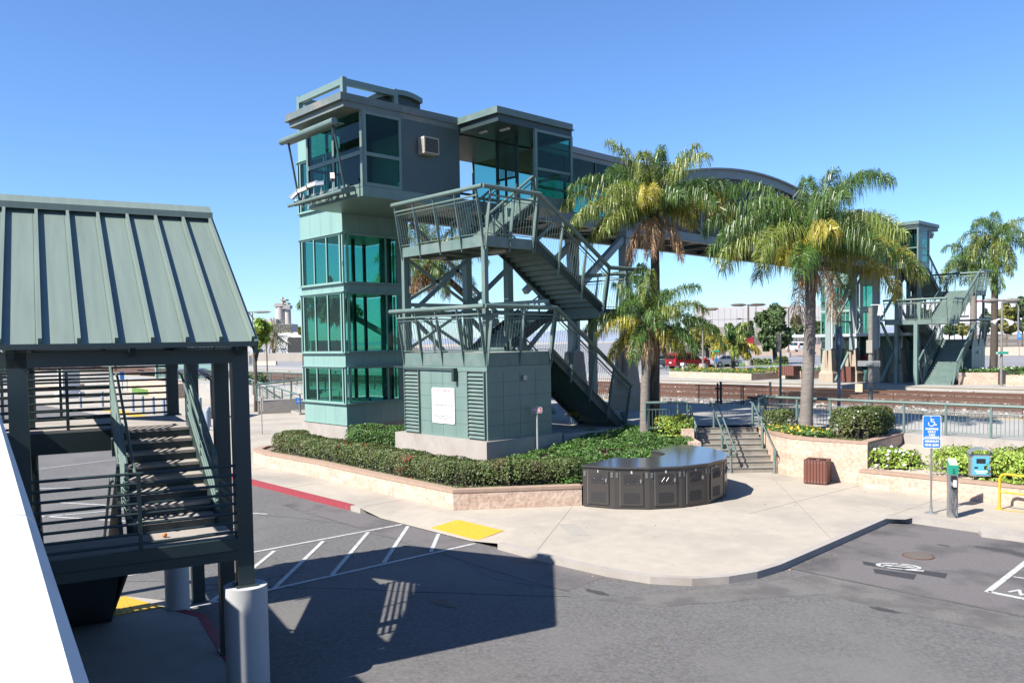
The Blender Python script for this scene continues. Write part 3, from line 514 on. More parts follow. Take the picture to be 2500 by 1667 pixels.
    def deck(u0, u1, v0, v1, z, th=.34):
        g = MB(); g.m = 1; g.box(u0 + .1, u1 - .1, v0 + .1, v1 - .1, z - .1, z); g.m = 0
        for q in ((u0, u1, v0, v0 + .1), (u0, u1, v1 - .1, v1), (u0, u0 + .1, v0 + .1, v1 - .1), (u1 - .1, u1, v0 + .1, v1 - .1)): g.box(*q, z - th, z + .02)
        for i in range(1, 4): u = u0 + (u1 - u0) * i / 4; g.box(u - .05, u + .05, v0 + .1, v1 - .1, z - .28, z - .1)
        g.m = 1; g.box(u0 + .12, u1 - .12, v0 + .12, v1 - .12, z - .1, z - .095)
        return B(g, 'landing', [STEEL, PLATM], st)
    deck(-26.1, -21.3, V0, 22.05, zl, .46); deck(-26.1, -21.3, 25.0, 27.2, zm); deck(-26.1, -21.3, V0, 21.25, zu)
    # outer guards: front edges, flights, landings
    guard((-26.1, V0, zl), (-21.3, V0, zl), (0, -1, 0), st, ext=(.35, .33), posts=4); guard((-21.3, V0, zl), (-21.3, 22.0, zl), (1, 0, 0), st, ext=(.34, 0), posts=2)
    guard((-26.1, V0, zu), (-21.3, V0, zu), (0, -1, 0), st, ext=(.1, .33), posts=4); guard((-21.3, V0, zu), (-21.3, 21.2, zu), (1, 0, 0), st, ext=(.34, 0), posts=2)
    guard((-21.3, 22.0, zl), (-21.3, 26.3, 1.45), (1, 0, 0), st, posts=4); guard((-21.3, 21.2, zu), (-21.3, 25.0, zm), (1, 0, 0), st, posts=3)
    guard((-21.3, 25.0, zm), (-21.3, 27.2, zm), (1, 0, 0), st, posts=2); guard((-21.3, 27.2, zm), (-26.1, 27.2, zm), (0, 1, 0), st, posts=4)
    if not isn: guard((-23.5, 22.0, zl), (-23.5, 26.3, 1.45), (-1, 0, 0), st, posts=4)
    guard((-26.1, V0, zl), (-26.1, 22.0, zl), (-1, 0, 0), st, posts=2)
    def inner(p, q, ext=.25, r=.055):
        g = MB(); p = Vector(p); q = Vector(q); up = lambda z: Vector((0, 0, z)); d = (q - p).normalized(); L = (q - p).length
        g.tube([p + up(1.15), q + up(1.15)], r, 9); g.tube([p + up(.95) , q + up(.95)], .024, 7); g.tube([p + up(.12), q + up(.12)], .015, 6)
        g.tube([p + up(.9), p + up(.9) - Vector((0, math.copysign(ext, d.y), 0)), p + up(.6) - Vector((0, math.copysign(ext, d.y), 0))], .022, 6)
        for k in range(int(L / .16)): c = p + d * (k * .16); g.tube([c + up(.12), c + up(.95)], .0075, 4, False)
        for t in (.02, .35, .68, .98): c = p.lerp(q, t); g.box(c.x - .03, c.x + .03, c.y - .03, c.y + .03, c.z - .1, c.z + 1.12)
        return B(g, 'handrail', STEEL, st, True)
    inner((-24.0, 21.3, zu), (-24.0, 24.0, zb)); inner((-26.1, 21.3, zu), (-26.1, 24.0, zb)); inner((-23.5, 21.2, zu), (-23.5, 25.0, zm), r=.03); inner((-23.5, 22.0, zl), (-23.5, 26.1, 1.42), r=.03); inner((-23.95, 22.2, zl), (-23.95, 25, zm), r=.03)
    # columns and cross bracing
    for u, v, z0, z1 in ((-26.06, 18.95, 4.0, 8.3), (-21.42, 18.95, 4.0, 8.3), (-26.2, 22.2, 1.4, 10.4), (-24.9, 23.3, 1.4, 10.3), (-26.0, 25.1, 1.4, 6.0), (-23.7, 27.1, 1.4, 6.0)):
        w_ = .085 if v < 19 else .14
        g = MB(); g.box(u - w_, u + w_, v - w_, v + w_, z0, z1); B(g, 'column', STEEL if v < 19 else PANEL, st)
    def bb(p, q, w): g = MB(); g.bar(p, q, w, w); B(g, 'cross_brace', PANEL, st)
    for a, b in (((18.95, 4.6), (22.1, 6.3)), ((18.95, 6.3), (22.1, 4.6)), ((18.95, 6.45), (22.1, 8.2)), ((18.95, 8.2), (22.1, 6.45))): bb((-26.08, a[0], a[1]), (-26.08, b[0], b[1]), .1)
    bb((-26.08, 19.05, 6.37), (-26.08, 22.1, 6.37), .14); bb((-26.0, 22.11, 6.37), (-21.5, 22.11, 6.37), .13)
    for a, b in (((22.3, 1.6), (27.4, 6.0)), ((22.3, 6.0), (27.4, 1.6)), ((22.3, 6.3), (27.4, 10.2)), ((22.3, 10.2), (27.4, 6.3))): bb((-26.3, a[0], a[1]), (-26.3, b[0], b[1]), .16); bb((-30.1, a[0], a[1]), (-30.1, b[0], b[1]), .16)
    bb((-26.3, 22.3, 6.16), (-26.3, 27.4, 6.16), .14); bb((-30.1, 22.3, 6.16), (-30.1, 27.4, 6.16), .14)
    for u, v in ((-24.9, 19.9), (-21.9, 20.2)):
        g = MB(); g.box(u - .62, u + .1, v - .09, v + .09, zu - .43, zu - .345); B(g, 'light_fitting', BEIGE, st)
    # ---- lift tower
    lt = thing('lift_tower', w['lt'], 'lift tower', T((-32.1, 20.6, .4)))
    a, b, c, d = -33.85, -30.33, 18.9, 22.3
    g = MB(); g.box(a - .28, b + .02, c - .01, d + .1, .3, 1.46); B(g, 'plinth', CONC, lt)
    for z0, z1, k in ((1.46, 2.38, 0), (3.93, 4.54, 0), (7.1, 7.48, 0), (9.56, 10.74, 0), (13.0, 14.4, 0)):
        g = MB(); g.box(a, b, c, d, z0, z1)
        if z0 < 2: g.box(a - .05, b + .05, c - .05, c, z0, z0 + .03)
        if z1 < 13.5: g.box(a - .12, b + .12, c - .12, d + .1, z1 - .028, z1 + .002)
        if z0 > 2: g.box(a - .12, b + .12, c - .12, d + .1, z0 - .002, z0 + .028)
        g.m = 1
        for i in (1, 2, 3): u = a + (b - a) * i / 4; g.box(u - .005, u + .005, c - .003, c, z0 + .05, z1 - .05); vv = c + (d - c) * i / 4; g.box(b, b + .003, vv - .005, vv + .005, z0 + .05, z1 - .05)
        B(g, 'wall_band', [TEAL, mat('teal joint', (.14, .25, .24), .6)], lt)
    for z0, z1 in ((2.38, 3.93), (4.54, 7.1), (7.48, 9.56), (10.74, 13.0)):
        g = MB()
        for u, v in ((a - .05, c - .05), (a + .17, c - .05), (a - .05, c + .17), (b - .03, c - .05), (b - .23, c - .05), (b - .03, c + .17), (a - .05, d - .03), (b - .03, d - .03)): g.box(u, u + .08, v, v + .08, z0, z1)
        for i in (1, 2): u = a + .2 + (b - a - .4) * i / 3; g.box(u - .035, u + .035, c - .06, c + .02, z0 + .06, z1 - .06); g.box(u - .035, u + .035, d, d + .06, z0 + .06, z1 - .06)
        g.box(b - .02, b + .06, c + (d - c) * .62, c + (d - c) * .62 + .05, z0, z1)
        g.box(a + .1, b - .1, c - .06, c + .02, z0 + .002, z0 + .07); g.box(a + .1, b - .1, c - .06, c + .02, z1 - .07, z1 - .002); g.box(b - .02, b + .06, c + .2, d - .1, z0 + .002, z0 + .07); g.box(b - .02, b + .06, c + .2, d - .1, z1 - .07, z1 - .002)
        wf = B(g, 'window', TEAL, lt)
        for q in ((a + .1, b - .1, c - .02, c - .008), (a + .1, b - .1, d + .01, d + .022)): g = MB(); g.box(*q, z0 + .05, z1 - .05); B(g, 'pane', GLASS, wf)
        for q in ((b + .01, b + .022, c + .1, d - .7), (a - .022, a - .01, c + .1, d - .1)): g = MB(); g.box(*q, z0 + .05, z1 - .05); B(g, 'pane', GLASS, wf)
        g = MB(); g.box(b - .02, b + .02, d - .7, d, z0, z1); B(g, 'side_wall', PANEL, lt)
    g = MB()
    for u, v in ((-31.9, 20.4), (-30.55, 21.4), (-33.3, 21.9)): g.box(u - .06, u + .06, v - .06, v + .06, 1.5, 13)
    g.box(-31.5, -30.7, 21.55, 21.62, 1.5, 13)
    for z in (2.3, 4.2, 7.3, 10.0): g.box(-33.6, -30.6, 20.2, 20.32, z, z + .22)
    B(g, 'shaft_frame', STEELD, lt)
    if isn:
        g = MB(); g.tube([(-30.9, 19.5, 6.9), (-30.9, 19.55, 5.6), (-31.0, 19.5, 5.0), (-31.25, 19.4, 4.78), (-31.5, 19.3, 4.86), (-31.6, 19.25, 5.1)], .02, 6); B(g, 'travelling_cable', BLACKM, lt)
        g = MB()
        for k in range(3): g.tube([(-30.28, 22.4 + .1 * k, 2.3), (-30.28, 22.4 + .1 * k, 1.9), (-30.2, 22.5 + .1 * k, 1.6), (-30.2, 22.5 + .1 * k, .5)], .025, 6)
        B(g, 'conduit', STEELD, lt)
    g = MB()
    for u, v in ((a + .1, c + .1), (b + .2, c + .1), (b + .2, 21.6), (a + .1, 21.6)): g.box(u - .1, u + .1, v - .1, v + .1, 14.4, 15.95)
    for q in ((a + .2, b + .1, c, c + .2), (a + .2, b + .1, 21.5, 21.7), (a, a + .2, c + .2, 21.5), (b + .1, b + .3, c + .2, 21.5)): g.box(*q, 15.64, 15.9)
    B(g, 'roof_frame', mat('grey teal steel', (.2, .3, .275), .42, 0, .08, 2), lt)
    g = MB(); n = 14; prof = [(19.2 + 4.0 * i / n, 14.3 + 1.75 * math.sin(math.pi * (.06 + .58 * i / n))) for i in range(n + 1)]
    for i in range(n): (v0, z0), (v1, z1) = prof[i], prof[i + 1]; g.add([(-32.6, v0, z0), (-30.25, v0, z0), (-30.25, v1, z1), (-32.6, v1, z1), (-32.6, v0, z0 - .14), (-30.25, v0, z0 - .22), (-30.25, v1, z1 - .22), (-32.6, v1, z1 - .22)], [(0, 1, 2, 3), (7, 6, 5, 4), (0, 4, 5, 1), (1, 5, 6, 2), (2, 6, 7, 3), (3, 7, 4, 0)])
    B(g, 'curved_roof', PANEL, lt)
    g = MB()
    for i in range(6): z = 14.5 + .2 * i; g.bar((-30.45, 19.6 + .18 * i, z), (-30.45, 22.6, z), .14, .02, up=(.8, 0, 1))
    g.box(-32.4, -30.6, 19.9, 22.5, 14.1, 14.5); B(g, 'roof_louvre', STEEL, lt)
    g = MB()
    for u in (-30.5, -32.5):
        pl = [(v, z - .2) for v, z in prof] + [(prof[-1][0], 14.1), (prof[0][0], 14.1)]; k = len(pl); g.add([(u, q[0], q[1]) for q in pl] + [(u + .06, q[0], q[1]) for q in pl], [tuple(range(k)), tuple(range(2 * k - 1, k - 1, -1))])
    B(g, 'roof_side', STEELD, lt)
    # ---- bridge head: control cabin and stair porch
    br = thing('glazed_cabin', w['br'], 'cabin', T((-28.3, 19.7, 10.4)))
    a, b, c, d = -30.36, -26.3, 17.31, 22.0
    g = MB(); g.box(a, b, c, d, 10.37, 10.75); g.box(a - .02, b + .02, c - .02, c + .0, 10.72, 10.76); B(g, 'floor', STEEL if not isn else PANEL, br)
    g = MB(); g.box(a, a + .12, 19.1, d, 10.75, 13.7); B(g, 'wall', PANEL, br); g = MB(); g.box(b - .12, b, 19.1, d, 10.75, 13.7); B(g, 'wall', mat('shaded wall panel', (.075, .112, .112), .4, 0, .1, 1.5), br)  # right wall is a darker panel copy, its shade put into the colour
    g = MB(); g.box(a, b + .03, c - .87, d, 13.75, 14.0); g.box(a - .06, b + .06, c - .9, d, 13.72, 13.765); g.box(a + .08, b + .012, c - .75, d, 13.5, 13.72)
    g.m = 1; g.box(a + .1, b - .05, c - .85, c - .78, 14.0, 14.004); B(g, 'roof', [mat('weathered roof fascia', (.16, .2, .19), .5, 0, .1, 2, dirt=((.33, .28, .23), .8, .5, .7)), STEEL], br)
    for v0, v1, isf in ((c, c, True), (c, 19.1, False)):
        g = MB(); gp = MB()
        if isf:
            for u in (a, (a + b) / 2 - .06, b - .14): g.box(u, u + .14, c, c + .1, 10.76, 13.5)
            for z in (11.9, ): g.box(a + .14, b - .14, c - .005, c + .09, z, z + .16)
            g.box(a + .14, b - .14, c, c + .09, 10.76, 10.84)
            wf = B(g, 'window', STEEL, br); gp.box(a + .1, b - .1, c + .04, c + .052, 10.8, 13.5)
        else:
            for v in (c + .1, 19.0): g.box(b - .1, b + .005, v, v + .1, 10.76, 13.5)
            for z in (10.76, 11.88, 13.4): g.box(b - .1, b + .003, c + .2, 19.0, z, z + .13)
            wf = B(g, 'window', PANEL, br); gp.box(b - .06, b - .048, c + .15, 19.05, 10.85, 13.45)
        B(gp, 'pane', GLASSD, wf)
    g = MB()
    for v in (c + .1, 18.2, 19.0): g.box(a, a + .1, v, v + .1, 10.76, 13.5)
    g.box(a, a + .1, c + .2, 19.0, 11.88, 12.0); wf = B(g, 'window', PANEL, br); g = MB(); g.box(a + .04, a + .052, c + .15, 19.05, 10.8, 13.5); B(g, 'pane', GLASSD, wf)
    g = MB(); g.box(a + .1, b - .1, 20.4, 20.5, 10.75, 13.6); B(g, 'inner_wall', CREAM, br)
    if isn:
        g = MB(); g.tube([(a + .18, 16.15, 12.86), (b + .05, 16.15, 12.9)], .13, 14); g.bar((a + .1, 16.4, 12.84), (b, 16.4, 12.88), .36, .03); g.build('sunshade_roller', STEEL, br, True)
        g = MB()
        for u in (a + .42, b - .3): g.tube([(u, 16.3, 12.9), (u + .02, 16.72, 10.55)], .042, 8)
        g.build('strut', STEELD, br, True)
        g = MB(); g.tube([(a - .25, 16.62, 10.48), (b - .28, 16.62, 10.52)], .07, 12)
        g.bar((a + .1, 16.95, 10.75), (b - .4, 16.95, 10.75), .12, .1)
        for i in range(9): u = a + .2 + i * .42; g.bar((u, 16.62, 10.5), (u, 17.28, 10.7), .06, .2)
        for i in range(4): u = a + .8 + i * .7; g.tube([(u, 16.7, 10.45), (u + .05, 16.55, 10.25), (u + .3, 16.6, 10.3), (u + .4, 16.8, 10.45)], .014, 5)
        g.build('camera_rail', STEEL, br, True)
    g = MB(); g.box(a, b, d, 26.2, 13.5, 13.95); g.box(a, b, d, 26.2, 13.44, 13.497); B(g, 'lobby_roof', STEELD, br); g = MB(); g.box(a + .2, b - .2, d + .3, 26.2, 13.40, 13.437); B(g, 'lobby_ceiling', STEELD, br)
    g = MB(); g.box(a, a + .1, d, 26.2, 10.76, 10.9); g.box(a, a + .1, d, 26.2, 11.85, 11.95); g.box(a, a + .1, d, d + .5, 10.9, 13.44); g.box(a, a + .1, 24.4, 24.5, 10.9, 13.44); B(g, 'lobby_window', STEELD, br)
    # porch
    p0, p1, q0, q1 = -26.3, -23.9, 23.97, 26.2
    g = MB(); g.box(p0, p1, q0, q1, 10.32, 10.7); B(g, 'porch_floor', PANEL, br)
    g = MB(); g.box(p0, p1 + .02, 21.9, q1, 13.73, 13.97); g.box(p0 - .02, p1 + .06, 21.86, q1 + .06, 13.7, 13.74); B(g, 'porch_roof', STEEL, br); g = MB(); g.box(p0 + .03, p1 - .04, 22.0, q1, 13.42, 13.69); B(g, 'porch_ceiling', STEELD, br)
    g = MB()
    for u, v in ((p1 - .12, q0), (p1 - .12, q1 - .12), (p0, q1 - .12)): g.box(u, u + .12, v, v + .12, 10.7, 13.45)
    for z in (10.7, 11.82, 13.34): g.box(p1 - .1, p1 - .02, q0 + .12, q1 - .12, z, z + .1); g.box(p0 + .12, p1 - .12, q1 - .1, q1 - .02, z, z + .1)
    wf = B(g, 'window', PANEL if isn else STEEL, br)
    g = MB(); g.box(p1 - .06, p1 - .048, q0 + .1, q1 - .1, 10.75, 13.4); B(g, 'pane', GLASS, wf)
    g = MB(); g.box(p0 + .1, p1 - .1, q1 - .06, q1 - .048, 10.75, 13.4); B(g, 'pane', GLASS, wf)
    g = MB()
    for i in range(16): u = p0 + .1 + .07 * i; g.box(u - .01, u + .01, q0 + .1, q0 + .12, 11.75, 13.4)
    g.box(p0, p0 + 1.2, q0 + .08, q0 + .14, 11.68, 11.76); g.box(p0 + 1.16, p0 + 1.26, q0 + .05, q0 + .15, 10.7, 13.4); g.box(p0 + .02, p0 + .1, q0, q0 + .1, 10.7, 13.4)
    B(g, 'bar_screen', STEELD, br)
    g = MB(); g.bar((-25.7, 22.6, 13.38), (-25.3, 22.6, 13.38), .12, .06); g.bar((-24.9, 23.0, 13.38), (-24.4, 23.0, 13.38), .12, .06); B(g, 'ceiling_light', SIGNW, br)
    return ut, st, lt, br
ut, st, lt, br = station(near, dict(ut='green panelled utility room on a concrete plinth with two louvres and a white notice', st='large green steel staircase tower in the middle with pipe railings', lt='tall lift tower with teal bands and green glass beside the hedge', br='dark green glazed cabin and stair porch high on the near lift tower'))
station(far, dict(ut='dark room under the far stairs beyond the tracks', st='distant green staircase beyond the tracks, its lowest flight facing us', lt='distant lift tower with green glass behind the tan piers beyond the tracks', br='distant glazed porch and cabin on top of the far stairs'))
# ---- the span
fb = thing('footbridge', 'long grey covered footbridge with an arched mesh section crossing above the tracks', 'footbridge', (-28.3, 47, 10.4))
BB_ = lambda g, n, m_, par=fb, sm=False: g.build(n, m_, par, sm, skew)
a, b = -30.36, -26.3; va, vb = 22.0, 73.0; A_, B_ = 37.4, 57.6
def segs(v0, v1, n): return [(v0 + (v1 - v0) * i / n, v0 + (v1 - v0) * (i + 1) / n) for i in range(n)]
g = MB()
for v0, v1 in segs(va, vb, 12): g.box(a, b, v0, v1, 10.6, 10.76); g.box(b - .18, b, v0, v1, 10.32, 10.6); g.box(a, a + .18, v0, v1, 10.32, 10.6); g.box(b - .3, b + .05, v0, v1, 10.3, 10.34); g.box(a - .05, a + .3, v0, v1, 10.3, 10.34)
BB_(g, 'deck', mat('grey bridge steel', (.2, .25, .255), .5, 0, .1, 1))
g = MB()
for i, (v0, v1) in enumerate(segs(va, vb, 17)):
    g.box(a + .18, b - .18, v0 - .06, v0 + .06, 10.36, 10.6); p, q = ((a + .2, v0, 10.45), (b - .2, v1, 10.45)) if i % 2 else ((b - .2, v0, 10.45), (a + .2, v1, 10.45)); g.bar(p, q, .09, .09)
BB_(g, 'floor_bracing', STEELD)
for v0, v1 in ((26.21, A_), (B_, 68.79)):
    g = MB(); s_ = segs(v0, v1, 5)
    for x, y in s_: g.box(a - .1, b + .1, x, y, 13.62, 13.9); g.box(a, b, x, y, 13.5, 13.62)
    BB_(g, 'roof', mat('grey bridge roof', (.3, .33, .35), .6, 0, .1, 1))
    g = MB()
    for x, y in s_:
        g.box(a, b, x, y, 13.45, 13.497)
    BB_(g, 'ceiling', TIMB)
    for side, u in (('r', b), ('l', a + .08)):
        g = MB(); gp = MB()
        for x, y in s_:
            g.box(u - .08, u, x - .05, x + .05, 10.76, 13.5); g.box(u - .08, u, y - .05, y + .05, 10.76, 13.5); g.box(u - .09, u + .01, x, y, 11.75, 11.85); g.box(u - .09, u + .01, x, y, 10.76, 10.84); g.box(u - .09, u + .01, x, y, 13.4, 13.5)
            gp.box(u - .045, u - .033, x, y, 10.8, 13.45)
        wf = BB_(g, 'window', MATS['grey bridge steel']); BB_(gp, 'pane', GLASS, wf)
ns = 20; arc_z = lambda v: 13.75 + 1.25 * (1 - ((v - 47.5) / 10.1) ** 2)
for u0, u1 in ((b - .16, b), (a, a + .16)):
    g = MB()
    for v0, v1 in segs(A_, B_, ns):
        z0, z1 = arc_z(v0), arc_z(v1); g.add([(u0, v0, z0 - .5), (u1, v0, z0 - .5), (u1, v1, z1 - .5), (u0, v1, z1 - .5), (u0, v0, z0), (u1, v0, z0), (u1, v1, z1), (u0, v1, z1)], [(0, 3, 2, 1), (4, 5, 6, 7), (0, 1, 5, 4), (1, 2, 6, 5), (2, 3, 7, 6), (3, 0, 4, 7)])
    n = 7; xs = [A_ + (B_ - A_) * i / n for i in range(n + 1)]
    for i, v in enumerate(xs): g.box(u0, u1, v - .08, v + .08, 10.7, arc_z(v) - .45)
    for i in range(n):
        p, q = (xs[i], xs[i + 1]) if i < n / 2 else (xs[i + 1], xs[i])
        if i < n // 2: g.bar(((u0 + u1) / 2, xs[i], arc_z(xs[i]) - .55), ((u0 + u1) / 2, xs[i + 1], 10.85), .12, .12)
        else: g.bar(((u0 + u1) / 2, xs[i + 1], arc_z(xs[i + 1]) - .55), ((u0 + u1) / 2, xs[i], 10.85), .12, .12)
    BB_(g, 'arched_truss', MATS['grey bridge steel'])
    g = MB(); uu = u0 + .05 if u0 > -28 else u1 - .05
    for v0, v1 in segs(A_, B_, ns): g.add([(uu - .02, v0, 10.76), (uu - .02, v1, 10.76), (uu - .02, v1, arc_z(v1) - .4), (uu - .02, v0, arc_z(v0) - .4), (uu - .035, v0, 10.76), (uu - .035, v1, 10.76), (uu - .035, v1, arc_z(v1) - .4), (uu - .035, v0, arc_z(v0) - .4)], [(0, 1, 2, 3), (7, 6, 5, 4)])
    BB_(g, 'mesh_screen', SCRN)
g = MB()
for v0, v1 in segs(A_, B_, ns):
    z0, z1 = arc_z(v0), arc_z(v1); g.add([(a - .15, v0, z0 + .0), (b + .15, v0, z0 + .0), (b + .15, v1, z1 + .0), (a - .15, v1, z1 + .0), (a - .15, v0, z0 + .1), (b + .15, v0, z0 + .1), (b + .15, v1, z1 + .1), (a - .15, v1, z1 + .1)], [(0, 3, 2, 1), (4, 5, 6, 7), (0, 1, 5, 4), (1, 2, 6, 5), (2, 3, 7, 6), (3, 0, 4, 7)])
BB_(g, 'curved_roof', MATS['grey bridge roof'])
# ---- piers
def pier(x, y, zb, hp, lab, brace=None, top=10.32):
    t = thing('bridge_pier', lab, 'pier', (x, y, zb), 0, 'piers carrying the footbridge')
    g = MB(); g.frust(x, y, zb - .3, zb + .75, .62, .62, .62, .62); g.frust(x, y, zb + .75, zb + 1.0, .62, .62, .5, .5); g.frust(x, y, zb + 1.0, zb + hp, .5, .5, .36, .36)
    g.frust(x, y - .5, zb + 1.0, zb + hp, .09, .02, .09, -.12); g.build('pedestal', PIER, t)
    g = MB(); g.box(x - .24, x + .24, y - .24, y + .24, zb + hp, top); g.box(x - .3, x + .3, y - .3, y + .3, zb + hp, zb + hp + .04); g.box(x - .32, x + .32, y - .3, y + .3, top - .35, top); g.build('column', mat('pale steel column', (.3, .37, .36), .45, 0, .06, 1), t)
    g = MB(); g.tube([(x + .3, y - .1, top - 1), (x + .3, y - .1, zb + hp + .2), (x + .18, y - .2, zb + hp + .1)], .07, 8); g.build('downpipe', SIGNW if y > 60 else STEEL, t, True)
    if brace:
        g = MB(); g.bar((x, y, top - .2), brace, .3, .3); g.build('brace', MATS['pale steel column'], t)
    return t
pier(-26.55, 32.9, 1.4, 2.9, 'steel column on a tan pedestal rising behind the two nearer palms', (-26.5, 29.3, 7.4)); pier(-30.1, 32.9, 1.4, 2.9, 'steel column on a pedestal behind the stairs, farther from us', (-30.1, 29.3, 7.4))
for i, (px, py) in enumerate(((90, 1195), (420, 1190), (735, 1200), (1040, 1195), (1270, 1165))):
    x, y, _ = at(*zN(px, py), FP)
    pier(x, y + .6, FP, 2.75, ['leftmost sunlit tan pier beyond the tracks', 'second tan pier beyond the tracks, beside the brown bin', 'shaded middle pier behind the grey pole', 'shaded fourth pier beyond the tracks behind hanging palm leaves', 'last shaded pier beside the far stairs'][i], (x + 1.0, y - 3.6, 7.6) if i == 1 else None)
# far platform canopy at the pier row: flat roof edge, teal lift lobby
lb = thing('lift_lobby', 'green lobby with a flat white roof edge behind the tan piers', 'lobby', (-31.5, 73.5, FP))
g = MB(); g.box(-37.5, -27.2, 70.2, 74.5, 4.9, 5.15); g.build('canopy', mat('pale roof edge', (.5, .55, .55), .5), lb)
g = MB(); g.box(-35.2, -28.5, 73.2, 74.4, FP, 4.9); g.build('wall', GREENP, lb)
g = MB(); g.box(-32.4, -31.8, 73.12, 73.18, 2.6, 3.3); g.m = 1; g.box(-31.0, -30.6, 73.12, 73.18, 1.6, 3.2); g.build('notice', [SIGNR, CREAM], lb)
# ---- things on the near station
x, y, z = on_u(*crop(960, 240, 1420, 2254)(455, 600), -26.3)
ac = thing('air_conditioner', 'beige window air conditioner sticking out of the dark cabin wall', 'air conditioner', (-26.3, y, z))
v0, v1 = on_u(*crop(960, 240, 1420, 2254)(330, 600), -26.15)[1], on_u(*crop(960, 240, 1420, 2254)(535, 600), -26.0)[1]; zt = z + .46; 
g = MB(); g.box(-26.3, -25.92, v0, v1, z - .32, z + .32); g.build('case', BEIGE, ac)
g = MB(); g.m = 1; g.box(-25.92, -25.912, v0 + .05, v1 - .05, z - .27, z + .27); g.m = 0
for i in range(9): g.box(-25.915, -25.905, v0 + .05, v1 - .05, z - .25 + .06 * i, z - .235 + .06 * i)
for i in range(6): g.box(-26.25 + .05 * i, -26.225 + .05 * i, v0 - .004, v0, z - .24, z + .24)
g.build('grille', [GREYP, BLACKM], ac)
CL = ['leftmost white security camera on the cabin rail, tilted down', 'second white security camera from the left on the cabin rail', 'long white security camera in the middle of the cabin rail', 'dull grey security camera fourth along the cabin rail', 'white security camera standing apart at the right end of the cabin rail']
for i, (u, h, dx, dz) in enumerate(((-30.15, 10.88, -.3, -.22), (-29.55, 10.98, -.36, -.08), (-28.75, 11.06, -.4, -.06), (-28.2, 11.02, -.3, .0), (-27.35, 11.12, .22, -.2))):
    t = thing('security_camera', CL[i], 'security camera', (u, 16.7, h), 0, 'security cameras on the cabin rail'); m1 = CAMW if i != 3 else ALU
    p = Vector((u - dx * .6, 16.75, h - dz * .6)); q = Vector((u + dx * .6, 16.6, h + dz * .6)); g = MB(); g.bar(p, q, .13, .13); g.bar(p.lerp(q, -.05) + Vector((0, 0, .075)), p.lerp(q, 1.12) + Vector((0, 0, .075)), .16, .014); g.build('housing', m1, t)
    g = MB(); g.tube([q, q + (q - p).normalized() * .03], .05, 10); g.build('lens', BLACKM, t)
    g = MB(); g.tube([(u, 16.7, h - .05), (u, 16.7, h - .2), (u, 16.66, 10.55)], .018, 6); g.build('bracket', ALU, t)
# notice on the utility room
sg = thing('notice_board', 'white notice headed IN CASE OF EMERGENCY on the sunlit utility room wall', 'sign', (-23.7, 18.83, 2.6))
g = MB(); plate(g, rrect(1.32, 1.3, .07), (-23.7, 18.84, 2.605), (1, 0, 0), (0, 0, 1), .02); g.build('board', SIGNW, sg)
X = (1, 0, 0); Z = (0, 0, 1)
tx = lambda s, sz, z, m_, b=.0: text(s, sz, (-23.7, 18.816, z), X, Z, m_, sg, bold=b, depth=.001)
tx('IN CASE OF EMERGENCY', .098, 3.15, REDI); tx('METROLINK SERVICE INFORMATION', .07, 2.62, INK); tx('NORWALK TRANSIT SYSTEM (NTS)', .07, 2.22, INK); tx('INFORMATION', .07, 2.13, INK)
g = MB(); g.box(-24.2, -23.2, 18.817, 18.819, 2.755, 2.765)
for z, w in ((3.0, 1.04), (2.93, 1.12), (2.86, .8), (2.53, 1.06), (2.46, 1.1), (2.39, .78), (2.03, .36)):
    x = -23.7 - w / 2
    while x < -23.7 + w / 2: l = random.uniform(.04, .12); g.box(x, x + l, 18.817, 18.819, z, z + .028); x += l + .025
g.build('small_print', mat('pale grey print', (.42, .42, .42), .8), sg)
# ------------------------------------------------------------------ planters, steps, lockers
LC = (-16.7, 21.0); pol = lambda r, deg: (LC[0] + r * math.cos(R_(deg)), LC[1] + r * math.sin(R_(deg)))
front = [(-33.4, 17.6), (-33.35, 16.5), (-32.6, 15.75), (-31.2, 15.5), (-27.2, 15.55), (-21.9, 15.25), (-18.7, 15.15), (-16.42, 18.2)]
pw = thing('planter_wall', 'long low tan block planter wall in front of the hedge and the lift tower', 'planter', (-24, 15.3, 0))
def wallpath(path, w, z0, z1, cap=.09):
    g = MB(); a = path; b = off(path, w); n = len(path)
    for i in range(n - 1): g.prism([a[i], a[i + 1], b[i + 1], b[i]], z0, z1 - cap)
    return g
wallpath(front, .3, -.2, .6).build('wall', BLOCK, pw); g = MB(); a = off(front, -.02); b = off(front, .33)
for i in range(len(front) - 1): g.prism([a[i], a[i + 1], b[i + 1], b[i]], .512, .6)
g.build('coping', mat('tan coping', (.45, .31, .23), .9, 0, .14, 5, .3, 40), pw)
soil = off(front, .3) + [pol(1.0, t) for t in (-80, -50, -20, 10, 40, 70, 95)] + [(-17.2, 25.4), (-18.95, 27.1), (-21.0, 25.8), (-21.2, 22.5), (-26.6, 22.5), (-34.5, 22.5), (-34.3, 18.6)]
g = MB(); n = len(soil); hz = lambda p: .5 + .75 * min(max((p[1] - 16.5) / 9, 0), 1) * min(max((-16 - p[0]) / 3, 0), 1)
cc = (-22, 19.5); g.add([(p[0], p[1], hz(p) if p[1] > 17 else .5) for p in soil] + [(p[0], p[1], -.1) for p in soil], [tuple(range(n - 1, -1, -1)) if sum(soil[i][0] * soil[(i + 1) % n][1] - soil[(i + 1) % n][0] * soil[i][1] for i in range(n)) < 0 else tuple(range(n))]); struct('planter_soil', g, SOIL)
E_ = Vector((-.69, -.72)).normalized(); N_ = Vector((-.72, .69)).normalized(); BR = Vector((-15.3, 27.45)); WD = 2.7
def stp(s, t): p = BR + E_ * s + N_ * t; return (p.x, p.y)
sp = thing('concrete_steps', 'eight shaded concrete steps rising to the platform between two block planters', 'steps', (-16.5, 26.7, 0))
